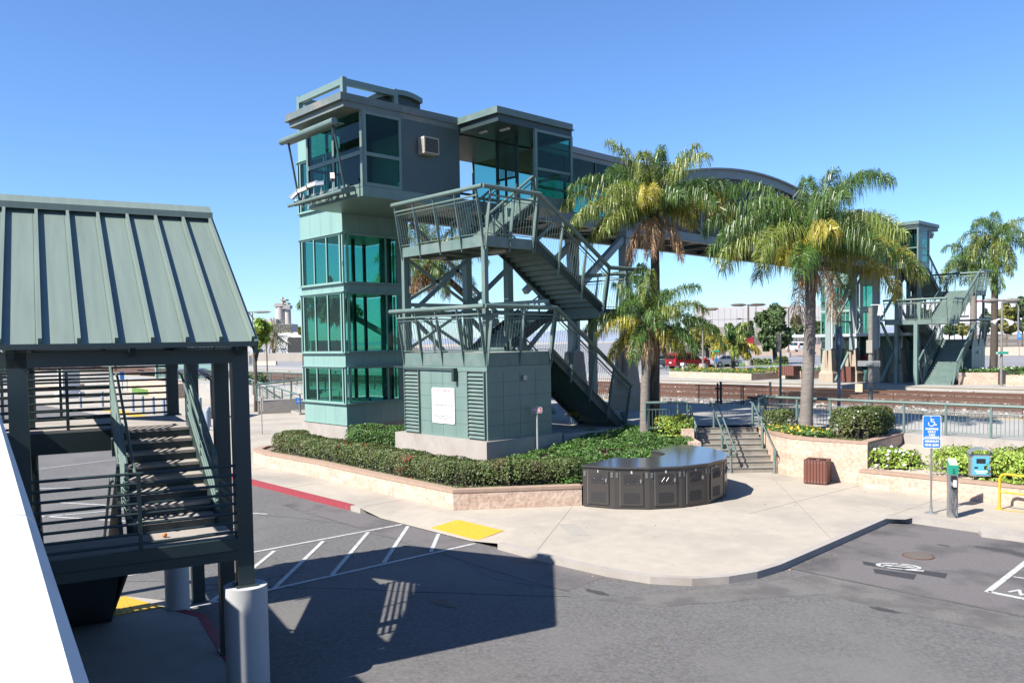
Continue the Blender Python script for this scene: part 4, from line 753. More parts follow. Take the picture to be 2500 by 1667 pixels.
g = MB(); g.m = 0; rz = ZP / 8
for i in range(8):
    t0 = .35 * i; g.prism([stp(0, t0), stp(WD, t0), stp(WD, t0 + (.35 if i < 7 else .8)), stp(0, t0 + (.35 if i < 7 else .8))], -.1, rz * (i + 1)); g.m = 1
    g.prism([stp(0, t0 - .02), stp(WD, t0 - .02), stp(WD, t0 + .05), stp(0, t0 + .05)], rz * (i + 1) - .03, rz * (i + 1) + .003); g.m = 0
g.build('tread', [mat('weathered step concrete', (.36, .32, .27), .9, 0, .2, 3, .2, 60, dirt=((.22, .2, .17), 1.6, .5, .75)), mat('step nosing', (.2, .2, .19), .8)], sp)
for s0, s1, t0, t1, z1 in ((WD + .02, WD + .45, -.1, 1.1, 1.15), (WD + .02, WD + .45, 1.1, 2.6, 1.5)):
    g = MB(); g.prism([stp(s0, t0), stp(s1, t0), stp(s1, t1), stp(s0, t1)], -.1, z1); g.build('cheek_wall', BLOCK, sp)
def railpath(name, label, paths, posts, r=.03, m_=STEEL, group=None):
    t = thing(name, label, 'handrail', paths[0][0], 0, group); g = MB()
    for p in paths: g.tube(p, r, 8)
    g.build('rail', m_, t, True)
    for (x, y, z0, z1) in posts: g = MB(); g.box(x - .035, x + .035, y - .035, y + .035, z0, z1); g.box(x - .08, x + .08, y - .06, y + .06, z0, z0 + .012); g.build('post', m_, t)
    return t
q = lambda s, t, h: (*stp(s, t), h)
sl_ = lambda t: ZP * min(max(t / 2.45, 0), 1)
for s, lab in ((1.62, 'double pipe handrail in the middle of the concrete steps'),):
    ps = []
    for d in (-.11, .11): ps.append([q(s + d, -.25, .62), q(s + d, -.3, .78), q(s + d, -.05, .92), q(s + d, 2.5, ZP + .95), q(s + d, 2.75, ZP + .97), q(s + d, 2.85, ZP + .8)])
    ps.append([q(s - .11, -.25, .7), q(s + .11, -.25, .7)]); ps.append([q(s - .11, 2.85, ZP + .85), q(s + .11, 2.85, ZP + .85)])
    railpath('handrail', lab, ps, [(*stp(s, .0), 0, .9), (*stp(s, 1.3), .7, 1.62), (*stp(s, 2.6), ZP, ZP + .95)], .028)
railpath('handrail', 'pipe handrail running down the right wall of the concrete steps', [[q(.12, -.35, .55), q(.12, -.4, .75), q(.12, -.15, .9), q(.12, 2.5, ZP + .93), q(.12, 2.9, ZP + .95)]], [(*stp(.1, -.2), 0, .9), (*stp(.1, 1.3), .7, 1.6), (*stp(.1, 2.6), ZP, ZP + .95)], .028)
railpath('handrail', 'pipe handrail at the left side of the concrete steps', [[q(2.6, 1.2, 1.55), q(2.6, 2.5, ZP + .93), q(2.6, 3.0, ZP + .95)]], [(*stp(2.6, 2.9), ZP, ZP + .95), (*stp(2.6, 1.4), .7, 1.6)], .028)
# right planter
rp_ = [(-17.0, 29.2), (-15.28, 27.42), (-14.6, 27.0), (-13.8, 26.82), (-11.75, 26.95), (-11.95, 30.38)]
pw2 = thing('planter_wall', 'tall tan block planter right of the steps with a clipped shrub and a palm', 'planter', (-14, 27, 0))
wallpath(rp_, .3, -.2, 1.42).build('wall', BLOCK, pw2); g = MB(); a = off(rp_, -.02); b = off(rp_, .33)
for i in range(len(rp_) - 1): g.prism([a[i], a[i + 1], b[i + 1], b[i]], 1.335, 1.42)
g.build('coping', MATS['tan coping'], pw2)
g = MB(); g.sheet(off(rp_, .3) + [(-12.2, 30.38), (-16.9, 30.38)], 1.33); struct('planter_soil', g, SOIL)
pw3 = thing('planter_wall', 'low tan block wall behind the blue parking sign and the pay machine', 'planter', (-5, 26.3, 0))
lw = [(-11.72, 26.28), (-7, 26.3), (10, 26.0)]; wallpath(lw, .3, -.2, .6).build('wall', BLOCK, pw3); g = MB(); a = off(lw, -.02); b = off(lw, .33)
for i in range(2): g.prism([a[i], a[i + 1], b[i + 1], b[i]], .515, .6)
g.build('coping', MATS['tan coping'], pw3)
g = MB(); g.add([(-11.7, 26.58, .5), (10, 26.3, .5), (10, 30.3, 1.05), (-11.9, 30.3, 1.05)], [(0, 1, 2, 3)]); struct('mulch_bank', g, SAND)
g = MB(); g.box(-11.9, 60, 30.25, 30.395, -.2, 1.38); struct('platform_wall', g, CONC)
# bike lockers
bl = thing('bike_lockers', 'dark bronze curved block of bicycle lockers standing on the pavement', 'bike lockers', (*LC, 0))
angs = [-82 + 19.6 * i for i in range(10)]; RO, RI, HT = 2.93, 1.05, 1.18
g = MB()
for i in range(9): g.prism([pol(RO - .02, angs[i]), pol(RO - .02, angs[i + 1]), pol(RI, angs[i + 1]), pol(RI, angs[i])], .02, HT)
g.build('body', LOCK, bl)
g = MB()
for i in range(9): g.prism([pol(RO + .03, angs[i]), pol(RO + .03, angs[i + 1]), pol(RI - .03, angs[i + 1]), pol(RI - .03, angs[i])], HT, HT + .05)
g.build('top', mat('glossy locker top', (.1, .1, .105), .16, .2, .04, 2, spec=.8), bl)
for i in range(9):
    p, q_ = Vector(pol(RO, angs[i])), Vector(pol(RO, angs[i + 1])); mid = (p + q_) / 2; rt = Vector((q_ - p).normalized().to_tuple() + (0,)); nn = Vector((rt.y, -rt.x, 0)); w = (q_ - p).length; Zv = Vector((0, 0, 1))
    C = lambda x, z, d: Vector((mid.x, mid.y, 0)) + rt * x + Zv * z + nn * d
    g = MB(); plate(g, rrect(w * .66, .98, .01), C(0, .6, -.018), rt, Zv, .03); dr = g.build('door', LOCK, bl)
    for z_ in (.87, .33): g = MB(); plate(g, rrect(w * .46, .3, .05), C(0, z_, .013), rt, Zv, .003); g.build('perforated_window', LOCKD, dr)
    g = MB(); m2 = Vector((0, 0))
    for s in (-1, 1):
        pts = [C(s * .13 + .07 * math.cos(t), .8 + .07 * math.sin(t), .019) for t in np.linspace(0, 2 * math.pi, 13)]; g.tube(pts, .008, 4)
    for aa, bb in (((-.13, .8), (-.04, .92)), ((-.04, .92), (.09, .92)), ((.09, .92), (.13, .8)), ((-.04, .92), (0, .8)), ((0, .8), (.09, .92)), ((.09, .92), (.08, .97)), ((-.04, .92), (-.05, .96)), ((-.13, .8), (0, .8))): g.tube([C(*aa, .019), C(*bb, .019)], .008, 4)
    g.build('bicycle_emblem', LOCK, dr)
    g = MB(); plate(g, rrect(.045, .11, .02), C(w * .26, .83, .013), rt, Zv, .03); g.build('handle', ALU, dr)
    g = MB(); plate(g, [(-.004, -.49), (.004, -.49), (.004, .49), (-.004, .49)], C(-w * .335, .6, .002), rt, Zv, .012); g.build('hinge', STEELW, dr)
    text(str(i + 1), .09, C(0, 1.075, .014), rt, Zv, SIGNW, dr, 'number', bold=.006)
    for s in (-1, 1):
        g = MB()
        for k in range(6): plate(g, rrect(.07, .012, .004), C(s * w * .425, 1.06 - .026 * k, .0), rt, Zv, .004)
        g.build('vent', STEELW, bl)
# slatted litter bin
def bin_(lab, x, y, z, s=.36, h=.8, rz=0, group=None):
    t = thing('litter_bin', lab, 'litter bin', (x, y, z), rz, group, local=True); g = MB(); n = 7
    for k in range(4):
        for i in range(n):
            c = -s + s * 2 * (i + .5) / n; w = s / n * .86; e = s
            if k == 0: g.box(c - w, c + w, -e - .02, -e + .02, .03, h)
            if k == 1: g.box(c - w, c + w, e - .02, e + .02, .03, h)
            if k == 2: g.box(-e - .02, -e + .02, c - w, c + w, .03, h)
            if k == 3: g.box(e - .02, e + .02, c - w, c + w, .03, h)
    g.build('slats', WOODB, t); g = MB(); g.box(-s + .03, s - .03, -s + .03, s - .03, .02, h - .12); g.build('liner', BLACKM, t)
    g = MB(); g.box(-s - .01, s + .01, -s - .01, s + .01, h - .05, h - .02); g.build('lid', mat('brown lid', (.14, .06, .045), .6), t); g = MB()
    for x_ in (-.15, .17): g.cyl(x_, 0, h - .022, h + .012, .11, 16)
    g.build('opening', BLACKM, t); g = MB()
    for i in range(n):
        c = -s + s * 2 * (i + .5) / n
        for z_ in (.1, h - .08): g.box(c - .012, c + .012, -s - .026, -s - .019, z_ - .012, z_ + .012); g.box(s + .019, s + .026, c - .012, c + .012, z_ - .012, z_ + .012)
    g.build('bolts', STEELW, t); return t
bin_('brown slatted litter bin against the tan planter wall by the steps', -13.15, 26.32, 0, .35, .8, R_(14))
# ------------------------------------------------------------------ plants
def cushion(name, label, cat, path, w, h, z, leaf, n, size, flowers=None, group=None, wob=.12, kind=None, zf=None):
    """clipped hedge or mound along a path: dark core and a coat of leaves"""
    P = [Vector((p[0], p[1])) for p in path]; seg = [(P[i], P[i + 1]) for i in range(len(P) - 1)]; Ls = [(b - a).length for a, b in seg]; tot = sum(Ls) + w * 1.2
    pts = []; nr = []
    for _ in range(n):
        r = random.random() * tot; 
        if r < sum(Ls):
            k = 0
            while r > Ls[k]: r -= Ls[k]; k += 1
            if random.random() < .2 and len(P) > 2: c0_ = P[random.randrange(1, len(P) - 1)]; a = random.uniform(0, 6.28); c = c0_; nx = Vector((math.cos(a), math.sin(a)))
            else: c = seg[k][0].lerp(seg[k][1], r / Ls[k]); d = (seg[k][1] - seg[k][0]).normalized(); nx = Vector((-d.y, d.x))
        else:
            e = random.random() < .5; c = P[0] if e else P[-1]; a = random.uniform(0, 6.28); nx = Vector((math.cos(a), math.sin(a)))
        th = random.uniform(-.25, math.pi + .25); pw_ = .45; cx_ = math.copysign(abs(math.cos(th)) ** pw_, math.cos(th)); cz = max(math.sin(th), 0) ** pw_
        rr = 1 + wob * (math.sin(c.x * 2.7 + c.y * 1.9) * .5 + math.sin(c.x * 6.1 - c.y * 5.3 + th * 3) * .5) - random.random() ** 2 * .25
        o = nx * cx_ * w / 2 * rr; zz = zf(c.x, c.y) if zf else z
        pts.append((c.x + o.x, c.y + o.y, zz + .04 + cz * (h - .05) * rr)); nr.append((nx.x * cx_, nx.y * cx_, cz + .2))
    fn = flowers[1] if flowers else 0; mi = np.zeros(n, int)
    t = thing(name, label, cat, (P[0].x, P[0].y, z), 0, group)
    g = MB()
    for a, b in seg:
        d = (b - a).normalized(); nx = Vector((-d.y, d.x)) * w * .27
        zz = zf((a.x + b.x) / 2, (a.y + b.y) / 2) if zf else z
        g.prism([tuple(a - nx - d * w * .1), tuple(b - nx + d * w * .1), tuple(b + nx + d * w * .1), tuple(a + nx - d * w * .1)], zz - .05, zz + h * .7)
    g.build('branches', mat('dark twigs', (.025, .022, .014), .95, 0, .3, 8), t)
    leaf_mesh('foliage', pts, nr, size, leaf, t)
    if fn:
        ids = [random.randrange(n) for _ in range(fn)]
        if flowers[2]:   # in clusters
            cl = [random.randrange(n) for _ in range(flowers[2])]; ids = [i for i in range(n) if any((pts[i][0] - pts[c][0]) ** 2 + (pts[i][1] - pts[c][1]) ** 2 < .12 for c in cl)]; random.shuffle(ids); ids = ids[:fn]
        leaf_mesh('flowers', [(pts[i][0] + nr[i][0] * .05, pts[i][1] + nr[i][1] * .05, pts[i][2] + .04) for i in ids], [nr[i] for i in ids], size * 1.15, flowers[0], t, aspect=.9)
    return t
cushion('hedge', 'long clipped hedge with red flowers behind the low tan planter wall', 'hedge', [(-32.2, 17.5), (-31.6, 16.75), (-29, 16.6), (-25.5, 16.6), (-21.8, 16.35), (-19.6, 16.3), (-18.5, 17.3), (-17.6, 18.7)], 1.25, .78, .5, HEDGE, 60000, .033, (FLR, 150, 7), wob=.07)
cushion('hedge', 'short dark green clipped hedge beside the lift tower base, the farther of two', 'hedge', [(-29.7, 18.9), (-28.0, 20.9)], .75, 1.0, .55, LAWN, 6000, .04)
cushion('hedge', 'short dark green clipped hedge between the lift tower and the utility room plinth', 'hedge', [(-28.4, 18.0), (-27.1, 19.3)], .75, .95, .5, LAWN, 5000, .04)
# low ground cover in front of the palms
gp_ = []; gn = []
while len(gp_) < 26000:
    x, y = random.uniform(-21.6, -16.2), random.uniform(17.8, 26.6)
    if x < -21.0 and y < 22.9: continue
    if math.hypot(x - LC[0], y - LC[1]) < 1.15 or (math.hypot(x - LC[0], y - LC[1]) < 2.95 and x > LC[0] - .1): continue
    if y > 25.3 + (-17.2 - x) * 1.05 or x > -17.0 and y < 20.2 and (x + 16.42) * .8 > (y - 18.2) * -.6: continue
    if y < 19 and x < -19.5 or y < 18.2: continue
    b = .16 + .14 * math.sin(x * 2.3 + 1) * math.sin(y * 1.9) + .05 * math.sin(x * 7) * math.sin(y * 6)
    if b < .06: continue
    gp_.append((x, y, hz((x, y)) + random.random() * b + .02)); gn.append((0, 0, 1))
o = leaf_mesh('ground_cover', gp_, gn, .05, LAWN, jitter=.9); o['kind'] = 'stuff'
cushion('shrub', 'loose green shrub with orange flowers at the left edge of the concrete steps', 'shrub', [(-19.2, 26.0), (-18.6, 26.5)], .9, .75, 1.2, LIME, 3000, .05, (FLY, 30, 0))
cushion('shrub', 'large clipped shrub with reddish front at the right end of the tall planter', 'shrub', [(-13.1, 28.3), (-12.6, 28.3), (-12.7, 30.0)], 1.2, 1.02, 1.33, HEDGE, 15000, .042, (FLW, 60, 0))
cushion('shrub', 'small round green shrub in the tall planter beside the railing', 'shrub', [(-16.55, 29.6), (-16.3, 29.75)], .95, .8, 1.33, HEDGE, 5000, .04)
cushion('flower_bed', 'yellow flowers among grey green leaves at the foot of the palm in the tall planter', 'flowers', [(-15.9, 28.9), (-14.0, 27.9)], 1.3, .26, 1.33, LAWN, 6000, .04, (FLY, 160, 0))
bank = lambda x, y: .5 + .55 * (y - 26.58) / 3.7
for i, (x, y, w, h, n) in enumerate(((-11.0, 27.4, 1.0, .55, 2600), (-8.9, 27.7, 1.6, .6, 5200), (-7.6, 27.3, 1.7, .75, 6000), (-6.2, 27.6, 1.9, .85, 7500), (-4.7, 27.9, 1.9, .9, 7000), (-6.9, 28.8, 1.5, .6, 3500), (-3.2, 27.6, 1.8, .8, 4000))):
    cushion('shrub', ['pale flowering shrub at the foot of the tall planter corner', 'light green shrub on the bank just left of the blue parking sign pole', 'light green shrub right of the blue parking sign pole', 'large light green shrub behind the charging post', 'large light green shrub behind the pay machine', 'sparse light green shrub higher on the mulch bank', 'light green shrub behind the yellow barrier'][i], 'shrub', [(x - .35, y), (x + .35, y + .1)], w, h, .55, LIME, n, .05, (FLW, 90, 0) if i == 0 else (FLW, 8, 0), 'light green shrubs on the bank', .3, zf=bank)
dry = thing('dry_shrub', 'dry leafless brown brush on the mulch bank behind the parking sign', 'shrub', (-8.3, 28.9, .8)); pts = RNG.normal(0, 1, (2500, 3)) * [.55, .4, .18] + [-8.2, 28.9, .95]; leaf_mesh('twigs', pts, np.tile([0, 0, 1.], (2500, 1)), .05, mat('dry twigs', (.22, .18, .14), .9, 0, .2, 8, island=.3), dry, aspect=.25)
# ---- palms
def crown_at(px, py, base):
    d = ray(px, py); dep = dist(base); t = dep / float((RC @ d)[2]); return Vector((d[0] * t, d[1] * t, EYE + d[2] * t))
def palm(label, base, cpx, L, nf, seed, r0=.2, mats=(PGREEN, PMID, PYEL, PDEAD), mix=(.5, .3, .2), dead=2, dens=62, lw=.024, ll=.82, droop=.85, group='queen palms', shaft=None, lean=None, fr=None, barkm=BARK, hang=3.2, elr=100):
    dens = int(dens * 2.3); nf = int(nf * 1.2); ll *= 1.25; rd = random.Random(seed); base = Vector(base); top = crown_at(*cpx, base)
    t = thing('palm_tree', label, 'palm tree', tuple(base), 0, group); H = top.z - base.z
    g = MB(); n = 26; pts = []; rs = []
    for i in range(n + 1):
        k = i / n; p = base.lerp(top, k); p.x += .05 * math.sin(k * 3.1 + seed) * min(1, H / 6) * (1 - k) * k * 4; pts.append(p); rs.append(r0 * (1.15 - .3 * k + .1 * max(0, .12 - k) * 8) * (1 + .035 * (i % 2)))
    pts[0] = pts[0] - Vector((0, 0, .15)); g.tube(pts, rs, 14); g.build('trunk', barkm, t, True)
    g = MB(); g.tube([top - Vector((0, 0, .9)), top - Vector((0, 0, .3)), top + Vector((0, 0, .25))], [r0 * .9, r0 * 1.1, r0 * .45], 10); g.build('crown_shaft', BARKD if shaft is None else shaft, t, True)
    def frond(g, az, el, L, mi, droop, ll_, dn):
        d = Vector((math.cos(az) * math.cos(el), math.sin(az) * math.cos(el), math.sin(el))); p = top + d * .15; ns = 18; R = []
        for i in range(ns + 1):
            R.append((p.copy(), d.copy())); p = p + d * (L / ns); d = (d + Vector((0, 0, -droop * (L / ns) * (.35 + .9 * i / ns)))).normalized()
        g.m = mi; g.tube([x[0] for x in R], [max(.032 * (1 - i / ns), .006) for i in range(ns + 1)], 5)
        for k in range(dn):
            tt = .1 + .9 * (k + rd.random()) / dn; i = min(int(tt * ns), ns - 1); f = tt * ns - i; c = R[i][0].lerp(R[i + 1][0], f); d = R[i][1]
            sd = d.cross(Vector((0, 0, 1)));  sd = sd.normalized() if sd.length > .05 else Vector((math.sin(az), -math.cos(az), 0)); upv = sd.cross(d).normalized()
            l = ll_ * (.35 + .65 * math.sin(math.pi * min(tt * .9 + .08, 1)) ** .7) * rd.uniform(.75, 1.15)
            for s in (-1, 1):
                d1 = (sd * s * rd.uniform(.3, 1) + d * rd.uniform(.1, .8) + upv * rd.uniform(-.6, .8)).normalized(); d2 = (d1 + Vector((0, 0, -hang * rd.uniform(.35, 1.2)))).normalized(); d3 = (d2 + Vector((0, 0, -hang * .9))).normalized()
                wv = d1.cross(Vector((rd.uniform(-1, 1), rd.uniform(-1, 1), rd.uniform(-.3, 1)))); wv = wv.normalized() * lw * .5 if wv.length > .05 else Vector((lw * .5, 0, 0))
                a = c; b = a + d1 * l * .35; e = b + d2 * l * .35; h = e + d3 * l * .3
                g.add([a - wv * .6, a + wv * .6, b + wv, b - wv, e + wv * .8, e - wv * .8, h], [(0, 1, 2, 3), (3, 2, 4, 5), (5, 4, 6)])
    g = MB(); ga = 2.39996
    for i in range(nf):
        k = i / max(nf - 1, 1); el = R_(80 - elr * k ** .85 + rd.uniform(-8, 8)); az = i * ga + rd.uniform(-.25, .25) + seed
        x = rd.random(); mi = 0 if x < mix[0] else (1 if x < mix[0] + mix[1] else 2)
        if k < .35: mi = 0 if rd.random() < .8 else 1
        frond(g, az, el, L * rd.uniform(.85, 1.1) * (.8 + .2 * math.sin(k * 3.1)), mi, droop * rd.uniform(.8, 1.25), ll, dens)
    for (az, el, L1, mi) in (fr or ()): frond(g, az, el, L1, mi, droop, ll, int(dens * 1.1))
    g.m = 0; g.tube([top, top + Vector((.02, .03, L * .33)), top + Vector((.05, .08, L * .62))], [.03, .02, .008], 5)
    g.build('crown', list(mats), t)
    if dead:
        g = MB()
        for i in range(dead):
            az = rd.uniform(0, 6.28); frond(g, az, R_(-35), L * .55, 0, 1.6, ll * .8, int(dens * .6))
        for i in range(dead * 40):
            az = rd.uniform(0, 6.28); l = rd.uniform(.6, 1.5); p0 = top + Vector((math.cos(az) * r0, math.sin(az) * r0, -rd.uniform(.1, .5))); p1 = p0 + Vector((math.cos(az) * .22, math.sin(az) * .22, -l * .4)); p2 = p1 + Vector((rd.uniform(-.1, .1), rd.uniform(-.1, .1), -l * .6)); wv = Vector((-math.sin(az), math.cos(az), 0)) * .025
            g.add([p0 - wv, p0 + wv, p1 + wv, p1 - wv, p2], [(0, 1, 2, 3), (3, 2, 4)])
        g.build('dead_fronds', PDEAD, t)
    return t
CR = Vector((RC[0][0], RC[0][1], 0)).normalized(); CF = Vector((RC[2][0], RC[2][1], 0)).normalized()
def saz(deg): v = CR * math.cos(R_(deg)) + CF * math.sin(R_(deg)); return math.atan2(v.y, v.x)    # 0 = right in the picture, 90 = away
palm('shorter of the two near palms, grey ringed trunk behind the bike lockers', at(*D(1480, 1030), .72), D(1488, 745), 2.5, 15, 3, .17, mix=(.5, .3, .2), dead=3, dens=64, ll=.6, fr=[(saz(-5), R_(22), 3.3, 0), (saz(-60), R_(35), 1.6, 1), (saz(175), R_(25), 2.6, 1), (saz(90), R_(75), 3.0, 0)], shaft=PDEAD)
palm('taller of the two near palms, with a brown skirt, close behind the shorter one', at(*D(1503, 985), 1.25), D(1503, 492), 3.7, 18, 12, .19, elr=66, mix=(.4, .4, .2), dead=3, dens=80, ll=.8, barkm=BARKD, droop=.6, fr=[(saz(10), R_(38), 3.9, 2), (saz(-20), R_(20), 3.7, 2), (saz(172), R_(42), 4.1, 1), (saz(195), R_(25), 3.9, 1), (saz(60), R_(62), 4.4, 0), (saz(120), R_(62), 4.2, 0), (saz(-80), R_(30), 3.0, 0), (saz(150), R_(10), 3.2, 1)])
palm('full palm with a pale ringed trunk in the tall planter right of the steps', at(*D(1851, 990), 1.33), D(1862, 592), 4.7, 16, 31, .21, elr=60, mix=(.5, .35, .15), dead=2, dens=86, ll=.95, droop=.62, fr=[(saz(15), R_(72), 5.2, 0), (saz(155), R_(70), 4.6, 0), (saz(176), R_(42), 4.2, 0), (saz(190), R_(48), 4.0, 0), (saz(8), R_(40), 4.6, 1), (saz(-10), R_(28), 4.4, 2), (saz(5), R_(12), 4.0, 2), (saz(-95), R_(40), 2.9, 2), (saz(-130), R_(20), 2.6, 2), (saz(60), R_(66), 4.6, 0), (saz(110), R_(64), 4.4, 0)])
x, y, _ = at(*zO(1025, 1330), FP); palm('pale trunked palm beside the far staircase', (x, y, FP), (2376, 650), 4.2, 15, 5, .3, mix=(.55, .35, .1), dead=0, dens=44, lw=.045, ll=.95, group='palms beside the far stairs')
x, y, _ = at(*zO(1280, 1330), FP); palm('dark trunked taller palm at the right edge of the picture', (x, y, FP), (2432, 585), 5.2, 16, 8, .3, mix=(.7, .25, .05), dead=0, dens=46, lw=.045, ll=1.05, barkm=BARKD, group='palms beside the far stairs')
palm('palm with a shaggy brown skirt seen through the frame of the stair tower', (-31.0, 34.6, ZP), (1047, 640), 3.6, 18, 17, .2, mix=(.5, .3, .2), dead=7, dens=60, ll=.75, droop=.5, barkm=BARKD)
palm('palm standing behind the lift tower, seen through its green glass', (-37.5, 34.4, ZP), (812, 745), 2.0, 14, 23, .2, mix=(.6, .3, .1), dead=1, dens=40, lw=.05, ll=.75)
palm('young yellow palm with a thin trunk in the far low planter', at(*zP(1095, 960), 1.25), zP(1100, 630), 3.4, 13, 4, .2, mix=(.1, .3, .6), dead=0, dens=40, lw=.1, ll=1.0, barkm=BARKD, droop=.5)
palm('grey green date palm with orange fruit stalks left of the lift tower', at(*zW(375, 890), 1.3), zW(390, 570), 6.2, 34, 41, .42, mats=(mat('date palm leaflets', (.24, .25, .17), .45, 0, .2, 1, island=.3, trans=.15), mat('date palm old leaflets', (.3, .27, .16), .5, 0, .2, 1, island=.3), mat('orange stalks', (.5, .2, .04), .6), PDEAD), mix=(.6, .35, .05), dead=4, dens=30, lw=.09, ll=.5, droop=.22, barkm=BARKD, group=None, hang=.15, elr=135)
# ------------------------------------------------------------------ railings of the platform
def baluster_rail(name, label, path, h=1.08, r=.055, post=1.45, m_=STEEL, cat='railing', bal=.13, z=None):
    t = thing(name, label, cat, (*path[0][:2], path[0][2])); P = [Vector(p) for p in path]; up = Vector((0, 0, 1)); g = MB()
    g.tube([p + up * h for p in P], r, 9); g.build('top_rail', m_, t, True); g = MB(); g.tube([p + up * (h - .26) for p in P], r * .3, 6); g.tube([p + up * .1 for p in P], r * .3, 6)
    first = True
    for a, b in zip(P[:-1], P[1:]):
        L = (b - a).length; n = max(1, round(L / post))
        for i in range(0 if first else 1, n + 1): c = a.lerp(b, i / n); gq = MB(); gq.box(c.x - r * .62, c.x + r * .62, c.y - r * .62, c.y + r * .62, c.z, c.z + h - r * .6); gq.build('post', m_, t)
        first = False
        for i in range(1, int(L / bal)): c = a.lerp(b, i * bal / L); g.tube([c + up * .1, c + up * (h - .26)], r * .13 + .002, 4, False)
    g.build('balusters', m_, t); return t
baluster_rail('guard_railing', 'green pipe railing along the platform edge above the mulch bank', [(-17.3, 29.75, ZP), (-17.5, 30.6, ZP), (-12, 30.52, ZP), (12, 30.52, ZP)])
gx, gy, _ = at(*D(1483, 990), ZP); baluster_rail('guard_railing', 'short shaded railing panel behind the two near palms', [(gx, gy, ZP), (gx + 1.1, gy + 1.15, ZP)], post=1.3)
gx, gy, _ = at(*D(1558, 985), ZP); railpath('handrail', 'dark handrail post at the top left corner of the concrete steps', [[(gx, gy, ZP), (gx, gy, ZP + .95), (gx + .25, gy + .2, ZP + .95), (gx + 1.0, gy - .2, ZP + .1)]], [(gx, gy, ZP, ZP + .95)], .03)
# ------------------------------------------------------------------ signs and machines on the pavement
def post_sign(name, label, x, y, z0, h, r, m_, cat='sign'):
    t = thing(name, label, cat, (x, y, z0)); g = MB(); g.tube([(x, y, z0), (x, y, z0 + h)], r, 8); g.build('post', m_, t, True); return t
def facing(x, y): d = Vector((x, y, 0)).normalized(); r = Vector((d.y, -d.x, 0)); return r, -d      # right axis, towards the camera
x, y, z = at(2273, 1252, 0); t = post_sign('parking_sign', 'tall blue accessible parking sign on a thin galvanised post by the kerb', x, y, 0, 2.2, .028, STEELW)
g = MB()
for i in range(42): g.box(x - .012, x + .012, y - .033, y - .027, .1 + .05 * i, .12 + .05 * i)
g.build('post_holes', INK, t); g = MB(); g.box(x - .14, x + .14, y - .14, y + .14, 0, .014); g.cyl(x, y, 0, .2, .04, 10); g.build('base_plate', STEELW, t)
rt = Vector((.86, .51, 0)).normalized(); nn = Vector((rt.y, -rt.x, 0)); c = Vector((x, y, 2.24)) + nn * .035; Zv = Vector((0, 0, 1))
g = MB(); plate(g, rrect(.46, .9, .05), c, rt, Zv, .006); g.build('sign_plate', SIGNW, t); g = MB(); plate(g, rrect(.425, .61, .035), c + Zv * .127 + nn * .006, rt, Zv, .002); plate(g, rrect(.425, .235, .035), c - Zv * .314 + nn * .006, rt, Zv, .002); g.build('sign_face', SIGNB, t)
for s, sz, dz in (('PARKING', .075, .075), ('ONLY', .075, -.005), ('VAN', .075, -.085), ('ACCESSIBLE', .068, -.152), ('MINIMUM', .08, -.262), ('FINE $250', .08, -.362)): text(s, sz, c + Zv * dz + nn * .0095, rt, Zv, SIGNW, t, bold=.004)
def iso_symbol(c, rt, s, m_, parent):
    n_ = Vector((rt.y, -rt.x, 0)); U = lambda a, b: c + rt * a * s + Zv * b * s; g = MB()
    g.tube([U(-.03 + .2 * math.cos(a), -.12 + .2 * math.sin(a)) for a in np.linspace(R_(150), R_(380), 14)], .035 * s, 6); g.tube([U(-.06, .42), U(-.06, .38)], .075 * s, 8)
    for a, b in ((( -.06, .3), (-.03, .02)), ((-.05, .18), (.14, .18)), ((-.03, .02), (.16, .02)), ((.16, .02), (.24, -.24)), ((.24, -.24), (.34, -.2))): g.tube([U(*a), U(*b)], .04 * s, 6)
    g.build('wheelchair_symbol', m_, parent)
iso_symbol(c + Zv * .265 + nn * .008, rt, .36, SIGNW, t)
x, y, _ = at(2325, 1262, 0); t = thing('charging_post', 'slim silver and green electric charging post at the end of the parking bay', 'charging station', (x, y, 0))
rt = Vector((.8, .6, 0)).normalized(); nn = Vector((rt.y, -rt.x, 0)); Cc = lambda a, b, z: Vector((x, y, z)) + rt * a - nn * b
def obox(g, a0, a1, b0, b1, z0, z1, sl=0):
    v = [Cc(a, b, z) for z in (z0, z1) for a, b in ((a0, b0), (a1, b0), (a1, b1), (a0, b1))]
    v[6].z += sl; v[7].z += sl; g.add(v, [(0, 3, 2, 1), (4, 5, 6, 7), (0, 1, 5, 4), (1, 2, 6, 5), (2, 3, 7, 6), (3, 0, 4, 7)])
g = MB(); obox(g, -.11, .11, -.09, .11, 0, 1.16); g.build('body', ALU, t); g = MB(); obox(g, -.112, .112, -.095, .112, 1.16, 1.4, .16); g.build('head', SIGNG, t)
g = MB(); obox(g, -.08, .08, -.1, -.092, 1.24, 1.36); g.m = 1
for k in range(3): obox(g, -.03, .03, -.104, -.1, 1.19 + .05 * k, 1.21 + .05 * k)
g.m = 2; v = [Cc(-.1, -.09, 1.412), Cc(.1, -.09, 1.412), Cc(.1, .1, 1.565), Cc(-.1, .1, 1.565)]; g.add(v + [p + Vector((0, 0, .006)) for p in v], [(4, 5, 6, 7), (0, 1, 5, 4), (1, 2, 6, 5), (2, 3, 7, 6), (3, 0, 4, 7)]); g.build('display', [SIGNG, BLACKM, mat('cream label', (.7, .68, .45), .5)], t)
g = MB(); obox(g, -.07, .06, -.13, -.09, .98, 1.13); obox(g, -.06, .05, -.17, -.09, .78, .86); g.build('holster', BLACKM, t); g = MB(); obox(g, -.03, .04, -.19, -.1, .84, 1.02); g.build('plug', SIGNW, t)
